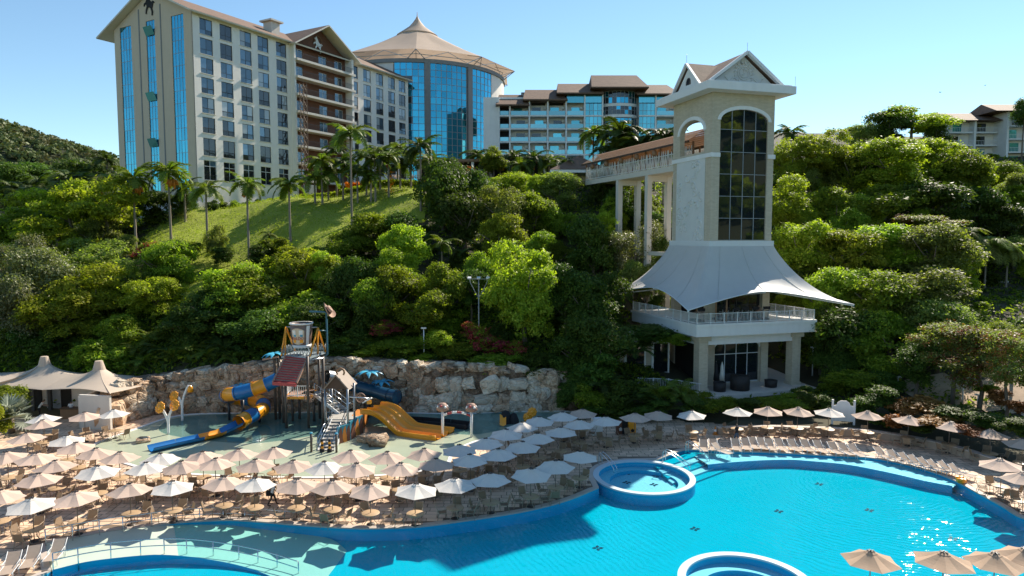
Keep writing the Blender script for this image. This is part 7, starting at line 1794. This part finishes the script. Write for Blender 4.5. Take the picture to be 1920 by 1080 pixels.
# random filling of bare slope
seen_lawn = LAWN_POLY
k = 0; tries = 0
while k < 210 and tries < 4000:
    tries += 1
    Y = rnd.uniform(72, 150); X = rnd.uniform(-.80, .80) * Y
    if inpoly(np.array([X]), np.array([Y]), LAWN_POLY)[0]: continue
    hx, hy = (Vector((X, Y)) - Vector((HB.x, HB.y))), None
    lx_ = hx.x * math.cos(HA) + hx.y * math.sin(HA); ly_ = -hx.x * math.sin(HA) + hx.y * math.cos(HA)
    if -3 < lx_ < HL + 3 and -4 < ly_ < HW + 3: continue
    if -14 < X < 4 and 118 < Y < 136: continue
    if (Vector((X, Y)) - Vector((-23, 170))).length < 25: continue
    ux, vx = (X - 21.1) * .958 + (Y - 73) * .285, -(X - 21.1) * .285 + (Y - 73) * .958
    if -6.5 < ux < 13 and -6 < vx < 14: continue
    z = terr(X, Y)
    if z < 2.2: continue
    px = 960 + FPX * X / Y
    kind = rnd.choice(('bush', 'bushdark', 'bushbright', 'bushdark', 'bush')); r_ = rnd.uniform(1.3, 2.8)
    zone = 'filling the slope at left' if px < 420 else 'filling the middle slope' if px < 1080 else 'filling the slope behind the tower' if px < 1450 else 'filling the right slope'
    t = inst('shrub', rnd.choice(CR[kind]), None, (X, Y, z + r_ * .35), (0, 0, rnd.uniform(0, 6)), (r_, r_, r_ * rnd.uniform(.6, .9))); tag(t, None, 'shrub', 'shrubs filling the slope'); LBL.append((t, zone, KW[kind], px)); k += 1

# ------------------------------------------------------------------ palms
def frond_mesh(seed, mt, L_=1.0, droop=.75, n=24, lw=.24, hang=.5):
    R = random.Random(seed); V, Q = [], []
    def mid(t): return np.array([L_ * (t - .12 * t * t * droop * 2), 0, L_ * (.42 * t - droop * t ** 2.1)])
    for i in range(n):
        t = .12 + .88 * i / n; p = mid(t); d = mid(min(1, t + .03)) - p; d /= np.linalg.norm(d)
        ll = lw * L_ * (math.sin(math.pi * min(1, .12 + .86 * t)) ** .6 + .15) * R.uniform(.85, 1.1)
        for s_ in (-1, 1):
            o_ = np.array([.45, s_ * .9, -hang * R.uniform(.5, 1.2)]); tip = p + o_ / np.linalg.norm(o_) * ll; wv_ = d * .020 * L_
            k0 = len(V); V += [p - wv_, p + wv_, (p + tip) / 2 + wv_ * 1.1 + [0, 0, .03 * L_], tip, (p + tip) / 2 - wv_ * 1.1 + [0, 0, .03 * L_]]; Q += [(k0, k0 + 1, k0 + 2, k0 + 4), (k0 + 4, k0 + 2, k0 + 3, k0 + 3)]
    b = MB(); b.tube([tuple(mid(j / 7)) for j in range(8)], [.022 * L_ * (1 - j / 9) for j in range(8)], 4)
    me = bpy.data.meshes.new('frond'); F = [q if q[2] != q[3] else q[:3] for q in Q]; k0 = len(V)
    me.from_pydata([tuple(v) for v in V] + b.v, [], F + [tuple(i + k0 for i in f) for f in b.f]); me.materials.append(M[mt]); me.update(); return me
FR = {'green': [frond_mesh(k, 'palm_leaf', 1, .55 + .12 * k) for k in range(4)], 'dark': [frond_mesh(10 + k, 'palm_dark', 1, .55 + .12 * k) for k in range(4)], 'lacy': [frond_mesh(20 + k, 'leaf_olive', 1, .8 + .12 * k, 30, .3, 1.0) for k in range(3)], 'areca': [frond_mesh(30 + k, 'palm_leaf', 1, .5 + .15 * k, 16, .2, .3) for k in range(3)], 'arecadark': [frond_mesh(40 + k, 'palm_dark', 1, .5 + .15 * k, 16, .2, .3) for k in range(3)]}
b = MB()
for k in range(26): a = rnd.uniform(0, 6.28); r_ = rnd.uniform(.1, .38); b.tube([(0, 0, .1), (r_ * .8 * math.cos(a), r_ * .8 * math.sin(a), 0), (r_ * math.cos(a), r_ * math.sin(a), -.5 * rnd.uniform(.5, 1.1))], [.03, .05, .07], 4)
FRUIT = b.mesh('fruit_cluster', M['orange_fruit'])
def ptrunk(seed):
    b = MB(); rk = random.Random(seed); bend = rk.uniform(-.02, .02); n = 14
    pts = [(bend * math.sin(2.5 * k / n), bend * (k / n), k / n) for k in range(n + 1)]; b.tube(pts, [.115 - .045 * k / n + (.012 if k % 2 else 0) + (.05 if k == 0 else 0) for k in range(n + 1)], 8); return b.mesh('trunk', M['palm_trunk'])
PT = [ptrunk(k) for k in range(3)]
b = MB(); b.tube([(0, 0, -1.1), (0, 0, -.5), (0, 0, .1)], [.13, .17, .08], 8); SHAFT = b.mesh('crownshaft', M['palm_leaf'])
def palm(px, py, Y, R_, fk, zone, fruit=False, n=15, word='palm', base=None, thick=1.6, shaft=True):
    c_ = D(px, py, Y); zg = terr(c_.x, c_.y) - .2; h = max(c_.z - zg, .4); t = thing('palm_tree', None, 'palm', (c_.x, c_.y, zg), rnd.uniform(0, 6), 'palms of the hillside')
    inst('trunk', rnd.choice(PT), t, (0, 0, 0), (0, 0, rnd.uniform(0, 6)), (thick, thick, h))
    if shaft: inst('crownshaft', SHAFT, t, (0, 0, h))
    for k in range(n):
        el = -.75 + 1.75 * ((k * 7) % n) / n
        inst('frond', rnd.choice(FR[fk]), t, (0, 0, h), (0, -el * .75, k * 2.4 + rnd.uniform(-.25, .25)), R_ * rnd.uniform(.85, 1.1))
    if fruit: inst('fruit_cluster', FRUIT, t, (.35, -.3, h - 1.3), (0, 0, 0), fruit)
    LBL.append((t, zone, word, px)); return t
PL = 'on the lawn edge'; PB = 'before the hotels'
for a in ((125, 335, 125, 4.6, 'dark', ZL), (190, 340, 104, 4.3, 'green', ZL, 1.5), (45, 365, 120, 4.6, 'dark', ZL), (90, 365, 115, 4.2, 'dark', ZL), (200, 300, 150, 4.2, 'dark', ZL), (160, 375, 112, 3.6, 'dark', ZL)): palm(*a, word='leafy palm')
for a in ((250, 335, 98, 4.1, 'green', PL, 2.0), (316, 322, 100, 4.5, 'green', PL, 2.2), (345, 350, 108, 3.6, 'dark', PL), (386, 355, 96, 3.6, 'green', PL), (463, 345, 95, 3.4, 'green', PL, 1.2), (542, 345, 98, 3.6, 'green', PL, 0), (603, 302, 113, 3.6, 'green', PL), (657, 250, 103, 4.4, 'green', PL), (703, 300, 112, 3.4, 'dark', PL), (642, 305, 117, 3.2, 'dark', PL), (728, 295, 114, 3.6, 'green', PL, 1.3), (686, 290, 118, 3.2, 'green', PL), (750, 310, 120, 3.2, 'dark', PL)): palm(*a, word='slender palm')
for a in ((788, 275, 107, 4.2, 'dark', PB), (915, 300, 128, 3.8, 'dark', PB, 1.6), (1000, 295, 122, 4.0, 'dark', PB, 1.8), (1113, 250, 125, 4.2, 'green', PB, 1.6), (1050, 310, 118, 3.6, 'dark', PB), (938, 300, 127, 3.4, 'dark', PB, 1.4), (1480, 250, 120, 3.8, 'dark', PB)): palm(*a, word='tall palm')
for a in ((1165, 250, 122, 6.0, 'dark', PB), (1185, 270, 120, 5.4, 'dark', PB), (1228, 268, 120, 5.2, 'dark', PB), (1150, 285, 118, 4.6, 'dark', PB), (1245, 255, 116, 4.6, 'dark', PB)): palm(*a, n=22, word='bushy palm', shaft=False, thick=1.1)
for a in ((1850, 455, 94, 4.0, 'lacy', ZR), (1800, 440, 94, 3.6, 'lacy', ZR), (1890, 465, 94, 3.0, 'lacy', ZR), (1810, 480, 88, 3.0, 'lacy', ZR)): palm(*a, n=20, word='drooping lacy palm', shaft=False, thick=1.2)
for a in ((615, 325, 116, 3.8, 'green', PL), (670, 318, 113, 3.8, 'dark', PL), (712, 285, 120, 3.9, 'green', PL), (770, 300, 121, 3.8, 'dark', PL), (590, 332, 113, 3.5, 'green', PL), (745, 280, 124, 3.8, 'green', PL, 1.4), (630, 280, 121, 3.6, 'dark', PL), (695, 330, 112, 3.2, 'green', PL)): palm(*a, word='slender palm')
for a in ((960, 292, 130, 3.8, 'dark', PB), (1030, 302, 124, 3.8, 'green', PB), (895, 290, 134, 4.0, 'dark', PB), (975, 310, 120, 3.2, 'green', PB), (805, 300, 118, 3.6, 'green', PB), (70, 340, 130, 4.4, 'dark', ZL), (110, 350, 122, 4.4, 'green', ZL), (20, 350, 128, 4.2, 'dark', ZL), (160, 335, 125, 4.2, 'dark', ZL)): palm(*a, word='tall palm')
palm(828, 455, 86, 2.6, 'green', ZM, n=10, word='thin palm', thick=.8); palm(505, 440, 94, 2.0, 'green', ZM, n=9, word='small palm', thick=.8); palm(680, 408, 101, 1.5, 'green', ZM, n=8, word='small palm', thick=.7)
# clumping palms and ferns: many fronds from the ground
def clump(px, py, Y, R_, fk, zone, n=16, word='clumping fern palm', up=.7):
    q = D(px, py, Y); zg = terr(q.x, q.y); t = thing('fern_palm', None, 'palm', (q.x, q.y, max(zg, q.z) if q.z - zg < 3 else zg), rnd.uniform(0, 6), 'low fern palms')
    for k in range(n): inst('frond', rnd.choice(FR[fk]), t, (rnd.uniform(-.3, .3), rnd.uniform(-.3, .3), .1), (0, -rnd.uniform(.15, 1.1) * up, k * 2.4 + rnd.uniform(-.3, .3)), R_ * rnd.uniform(.7, 1.15))
    LBL.append((t, zone, word, px))
for px, py, Y, R_, f_ in ((260, 665, 73, 2.6, 'areca'), (310, 675, 72.5, 2.6, 'arecadark'), (360, 670, 72.5, 2.8, 'areca'), (420, 665, 72.5, 3.0, 'arecadark'), (465, 670, 72, 2.6, 'areca'), (230, 690, 72, 2.4, 'areca'), (285, 640, 74, 2.6, 'areca'), (340, 640, 75, 2.6, 'areca'), (395, 640, 75, 2.6, 'areca'), (505, 680, 71.5, 2.2, 'areca'), (150, 655, 76, 2.6, 'areca'), (100, 660, 77, 2.6, 'areca'), (250, 640, 76, 2.6, 'areca'), (330, 690, 71.3, 2.2, 'areca'), (270, 700, 71.3, 2.2, 'areca'), (390, 690, 71.3, 2.2, 'areca'), (440, 690, 71.3, 2.2, 'areca'), (40, 665, 77, 2.4, 'areca'), (450, 620, 77, 2.5, 'arecadark'), (200, 660, 74, 2.4, 'areca'), (640, 650, 73, 2.0, 'areca'), (545, 690, 71, 1.8, 'arecadark')): clump(px, py, Y, R_, f_, 'above the tube slide')
for px, py, Y, R_, f_ in ((1075, 455, 92, 3.4, 'areca'), (1050, 475, 90, 3.2, 'areca'), (1110, 430, 97, 3.2, 'areca'), (1090, 500, 86, 3.0, 'arecadark'), (1125, 455, 92, 3.2, 'arecadark'), (1020, 450, 93, 2.8, 'areca'), (860, 480, 90, 2.8, 'arecadark'), (900, 470, 92, 2.8, 'arecadark'), (880, 520, 84, 2.6, 'arecadark'), (1180, 390, 104, 3.2, 'areca'), (1215, 400, 102, 3.0, 'areca'), (1130, 530, 84, 3.0, 'arecadark'), (1060, 530, 82, 3, 'arecadark')): clump(px, py, Y, R_, f_, 'in the gully left of the bridge')
for px, py, Y, R_, f_ in ((1235, 745, 65.6, 3.0, 'areca'), (1205, 755, 65.6, 2.6, 'arecadark'), (1275, 745, 65.6, 2.6, 'areca'), (1175, 700, 68.5, 3.0, 'arecadark'), (1130, 725, 67.5, 2.8, 'arecadark'), (1250, 770, 64.2, 2.0, 'arecadark'), (1190, 665, 72, 2.6, 'arecadark')): clump(px, py, Y, R_, f_, 'left of the tower foot')
# silver fan palm at the left edge
q = G(22, 812); t = thing('fan_palm', 'silvery fan palm with stiff round leaves at the left edge', 'palm', q)
b = MB()
for k in range(16):
    a = rad(-120 + 240 * k / 15); d_ = Vector((math.cos(a), math.sin(a), 0)); nn = Vector((-math.sin(a), math.cos(a), 0)); b.add([(0, 0, 0), tuple(d_ * .6 + nn * .09 + Vector((0, 0, .05))), tuple(d_ * 1.1), tuple(d_ * .6 - nn * .09 + Vector((0, 0, .05)))], [(0, 1, 2, 3)])
FAN = b.mesh('fan_leaf', M['palm_silver']); b = MB(); b.tube([(0, 0, 0), (0, 0, 1.3)], [.28, .22], 8); b.build('trunk', M['bark'], t)
for k in range(20):
    a = k * 2.4; el = rad(-15 + 95 * ((k * 7) % 20) / 20); r_ = 1.25; o_ = (r_ * math.cos(a) * math.cos(el), r_ * math.sin(a) * math.cos(el), 1.3 + r_ * math.sin(el)); b = MB(); b.tube([(0, 0, 1.25), o_], .025, 4); lf2 = b.build('leaf_stalk', M['palm_silver'], t); inst('fan_leaf', FAN, lf2, o_, (rnd.uniform(-.3, .3), -el + rnd.uniform(-.2, .4), a), 1.05)

# ------------------------------------------------------------------ hedges, flower bed, ground cover, far woods
def scatter(name, label_kind, pts, size, mt, seed, nleaf=6, sp=.25, up=.5, mats2=None, frac=0):
    R = np.random.default_rng(seed); pts = np.repeat(np.asarray(pts), nleaf, 0); n = len(pts); pos = pts + R.normal(0, sp, (n, 3)) * [1, 1, .5] + [0, 0, sp * .5]
    nrm = R.normal(0, .6, (n, 3)) + [0, 0, up]; nrm /= np.linalg.norm(nrm, axis=1)[:, None]; t = np.cross(nrm, R.normal(size=(n, 3))); t /= np.linalg.norm(t, axis=1)[:, None] + 1e-9; s_ = np.cross(nrm, t)
    sz = size if np.isscalar(size) else np.repeat(size, nleaf)[:, None]
    L_ = sz * R.uniform(.6, 1.4, (n, 1)); W_ = L_ * .45
    v = np.stack([pos - t * L_, pos + s_ * W_, pos + t * L_, pos - s_ * W_], 1).reshape(-1, 3); mi = None; ms_ = [M[mt]]
    if mats2: ms_.append(M[mats2]); mi = (R.random(n) < frac).astype(np.int32)
    return inst(name, np_mesh(name, v, np.arange(len(v)).reshape(-1, 4), ms_, mi))
def rand_pts(n, x0, x1, y0, y1, fn, seed):
    R = np.random.default_rng(seed); X = R.uniform(x0, x1, n); Y = R.uniform(y0, y1, n); k = fn(X, Y); X, Y = X[k], Y[k]; return np.stack([X, Y, terr_np(X, Y)], 1)
def cover_ok(X, Y):
    u_, v_ = (X - 21.1) * .958 + (Y - 73) * .285, -(X - 21.1) * .285 + (Y - 73) * .958
    px = 960 + FPX * X / Y
    path_ = (px > 1660) & (Y < 72) & (Y > 53) & (np.sin(X * .5 + Y * .23) > -.45)
    return ~inpoly(X, Y, LAWN_POLY) & (terr_np(X, Y) > .7) & ~((u_ > -5) & (u_ < 15) & (v_ > -5.5) & (v_ < 12)) & (np.abs(X) < .86 * Y) & ~path_
pts = np.concatenate([rand_pts(34000, -110, 110, 50, 150, cover_ok, 3), rand_pts(14000, -75, 40, 69, 84, cover_ok, 13)])
tag(scatter('ground_cover', None, pts, .28, 'leaf_dark', 4, 7, .35, .6, 'leaf_mid', .4), kind='stuff')
pts = rand_pts(30000, -70, -8, 68, 135, lambda X, Y: inpoly(X, Y, LAWN_POLY), 6); pts[:, 2] += .1
M['lawn_blade'] = leaf_mat('lawn_blade', (0.23, 0.27, 0.03), (0.30, 0.34, 0.045), .35)
tag(scatter('lawn_grass', None, pts, .09, 'lawn_blade', 7, 6, .3, .9), kind='stuff')
# sandy ground right
pp = [T(*p, 45) for p in ((1690, 720), (1760, 700), (1860, 715), (1960, 735), (1990, 800), (1900, 775), (1830, 770), (1760, 760), (1700, 745))]
lx = np.arange(30, 62, .8); ly = np.arange(45, 80, .8); XX, YY = np.meshgrid(lx, ly); ZZ = terr_np(XX, YY) + .10; w = len(lx)
idx = (np.arange(len(ly) - 1)[:, None] * w + np.arange(w - 1)[None, :]).ravel(); quads = np.stack([idx, idx + 1, idx + w + 1, idx + w], 1); cx = XX.ravel()[quads].mean(1); cy = YY.ravel()[quads].mean(1)
tag(inst('sandy_path', np_mesh('sandy_path', np.stack([XX.ravel(), YY.ravel(), ZZ.ravel()], 1), quads[inpoly(cx, cy, [(p.x, p.y) for p in pp])], M['sand'])), kind='structure')
# orange flower bed and hedge before the hotels
def strip_pts(a, c_, wid, n, seed, hz_=0):
    R = np.random.default_rng(seed); t = R.random(n)[:, None]; P_ = np.array([a.x, a.y])[None] * (1 - t) + np.array([c_.x, c_.y])[None] * t; P_ = P_ + R.uniform(-wid, wid, (n, 2)); return np.stack([P_[:, 0], P_[:, 1], terr_np(P_[:, 0], P_[:, 1]) + R.random(n) * hz_], 1)
fa_, fb_ = D(650, 348, 125), D(1010, 344, 127); Rf = np.random.default_rng(9); tf_ = Rf.random(2600)[:, None]
fpts = np.array(fa_)[None] * (1 - tf_) + np.array(fb_)[None] * tf_ + Rf.uniform(-1, 1, (2600, 3)) * [.3, 1.1, .35]
o = scatter('flower_bed', None, fpts, .22, 'flower_orange', 10, 5, .2); tag(o, 'bed of orange flowers along the terrace before the hotels', 'flower bed', kind='stuff')
o = scatter('clipped_hedge', None, strip_pts(D(560, 350, 122), D(800, 352, 124), .8, 1800, 11, 1.2), .2, 'leaf_mid', 12, 6, .2); tag(o, 'low clipped hedge along the top of the lawn', 'hedge', kind='stuff')
for i, px in enumerate((742, 771, 776, 902, 908)):
    q = D(px, 330, 126); zg = terr(q.x, q.y); t = thing('white_blossom_plant', None, 'plant', (q.x, q.y, zg), 0, 'white flowering plants on the terrace'); inst('bloom', CR['bush'][0], t, (0, 0, 1.9), (0, 0, i), .01); 
    b = MB(); b.tube([(0, 0, 0), (0, 0, 1.6)], .05, 5); b.build('stem', M['bark'], t); sc_ = scatter('blossom', None, [(0, 0, 0)] * 6, .16, 'flower_white', 20 + i, 8, .3); sc_.parent = t; sc_.location = (0, 0, 1.9); LBL.append((t, 'behind the orange flower bed', 'white blossoming plant', px))
for o in [o for o in bpy.data.objects if o.name.startswith('bloom')]: bpy.data.objects.remove(o)
for i, (px, py, Y) in enumerate(((744, 325, 117), (867, 325, 122))):
    q = D(732 if i == 0 else 880, 352, Y); zg = terr(q.x, q.y); t = thing('orange_shrub', ('orange flowering creeper on a palm trunk at the lawn top' if i == 0 else 'tall orange flowering shrub right of the lawn palms'), 'shrub', (q.x, q.y, zg)); sc_ = scatter('blossom', None, [(0, 0, z * .22) for z in range(18)], .2, 'flower_orange', 40 + i, 7, .3); sc_.parent = t; sc_.location = (0, 0, .2)
# far wooded hill on the left, wooded ridge behind the camera that the windows mirror
def far_hill(name, xs, ys, hf, n, size, seed, mt, mt2):
    XX, YY = np.meshgrid(xs, ys); ZZ = hf(XX, YY); w = len(xs); idx = (np.arange(len(ys) - 1)[:, None] * w + np.arange(w - 1)[None, :]).ravel()
    me = np_mesh(name, np.stack([XX.ravel(), YY.ravel(), ZZ.ravel()], 1), np.stack([idx, idx + 1, idx + w + 1, idx + w], 1), M['far_ground']); tag(inst(name, me), kind='structure')
    R = np.random.default_rng(seed); X = R.uniform(xs[0], xs[-1], n); Y = R.uniform(ys[0], ys[-1], n); Z = hf(X, Y); rr_ = R.uniform(2.2, 4.6, n); m_ = 46
    d = R.normal(size=(n, m_, 3)); d /= np.linalg.norm(d, axis=2)[:, :, None]; d[:, :, 2] = np.abs(d[:, :, 2]) * .9
    P_ = (np.stack([X, Y, Z + rr_ * .3], 1)[:, None, :] + d * rr_[:, None, None] * R.uniform(.8, 1.05, (n, m_, 1))).reshape(-1, 3)
    nrm = d.reshape(-1, 3) + R.normal(0, .45, P_.shape); nrm /= np.linalg.norm(nrm, axis=1)[:, None]; t = np.cross(nrm, R.normal(size=P_.shape)); t /= np.linalg.norm(t, axis=1)[:, None]; s_ = np.cross(nrm, t); L_ = size * R.uniform(.6, 1.3, (len(P_), 1))
    v = np.stack([P_ - t * L_, P_ + s_ * L_ * .7, P_ + t * L_, P_ - s_ * L_ * .7], 1).reshape(-1, 3); mi = (R.random(n) < .3).repeat(m_).astype(np.int32)
    tag(inst(name.replace('hill', 'forest'), np_mesh('forest', v, np.arange(len(v)).reshape(-1, 4), [M[mt], M[mt2]], mi)), kind='stuff')
M['far_leaf'] = leaf_mat('far_leaf', (0.075, 0.10, 0.035), (0.125, 0.15, 0.05), .2, (1.2, 1.15, .6)); M['far_leaf_brown'] = leaf_mat('far_leaf_brown', (0.095, 0.10, 0.045), (0.14, 0.14, 0.06), .2, (1.2, 1.1, .7))
def h1(X, Y): return 92 * np.exp(-((X + 345) / 125) ** 2 - ((Y - 420) / 130) ** 2) + 26 * np.exp(-((X + 190) / 90) ** 2 - ((Y - 400) / 90) ** 2) + 2.5 * np.sin(X * .07) * np.sin(Y * .05) - 4
far_hill('far_hill', np.arange(-520, -60, 10.), np.arange(260, 520, 10.), h1, 5200, 1.0, 77, 'far_leaf', 'far_leaf_brown')
def h2(X, Y): return 92 * np.exp(-((X - 250) / 95) ** 2 - ((Y + 95) / 95) ** 2) + 30 * np.exp(-((Y + 190) / 40) ** 2) * (.7 + .3 * np.sin(X * .03)) - 5
far_hill('back_hill', np.arange(-200, 430, 14.), np.arange(-240, 20, 12.), h2, 3000, 2.4, 78, 'leaf_mid', 'leaf_dark')
# two birds over the right slope
for px, py, lab in ((1763, 173, 'small dark bird in the sky above the right slope'), (1847, 160, 'small dark bird in the sky near the right edge')):
    q = D(px, py, 130); t = thing('bird', lab, 'bird', q, rnd.uniform(0, 3)); b = MB(); b.lathe([(.02, -.2), (.06, -.07), (.06, .07), (.02, .2)], 8); b.build('body', M['black'], t, (0, 0, 0), (rad(90), 0, 0))
    for s_ in (-1, 1): b = MB(); b.add([(0, -.08, .02), (s_ * .26, -.03, .10), (s_ * .5, -.1, .03), (s_ * .24, .05, .08), (0, .12, .02)], [(0, 1, 3, 4), (1, 2, 3)]); b.build('wing', M['black'], t)

# ------------------------------------------------------------------ labels that single out the plants of each zone
ORD += [f'{a}-{c_}' for a in ('thirty', 'forty', 'fifty', 'sixty', 'seventy', 'eighty', 'ninety') for c_ in ('', 'first', 'second', 'third', 'fourth', 'fifth', 'sixth', 'seventh', 'eighth', 'ninth')][1:]
grp = {}
for o, zone, word, px in LBL: grp.setdefault((zone, word), []).append((px, o))
for (zone, word), lst in grp.items():
    lst.sort(key=lambda q: q[0]); n = len(lst)
    for i, (px, o) in enumerate(lst):
        o['label'] = f'only {word} {zone}' if n == 1 else f'{word}, {"leftmost" if i == 0 else "rightmost" if i == n - 1 else ORD[i] + " from left"} of its kind {zone}'
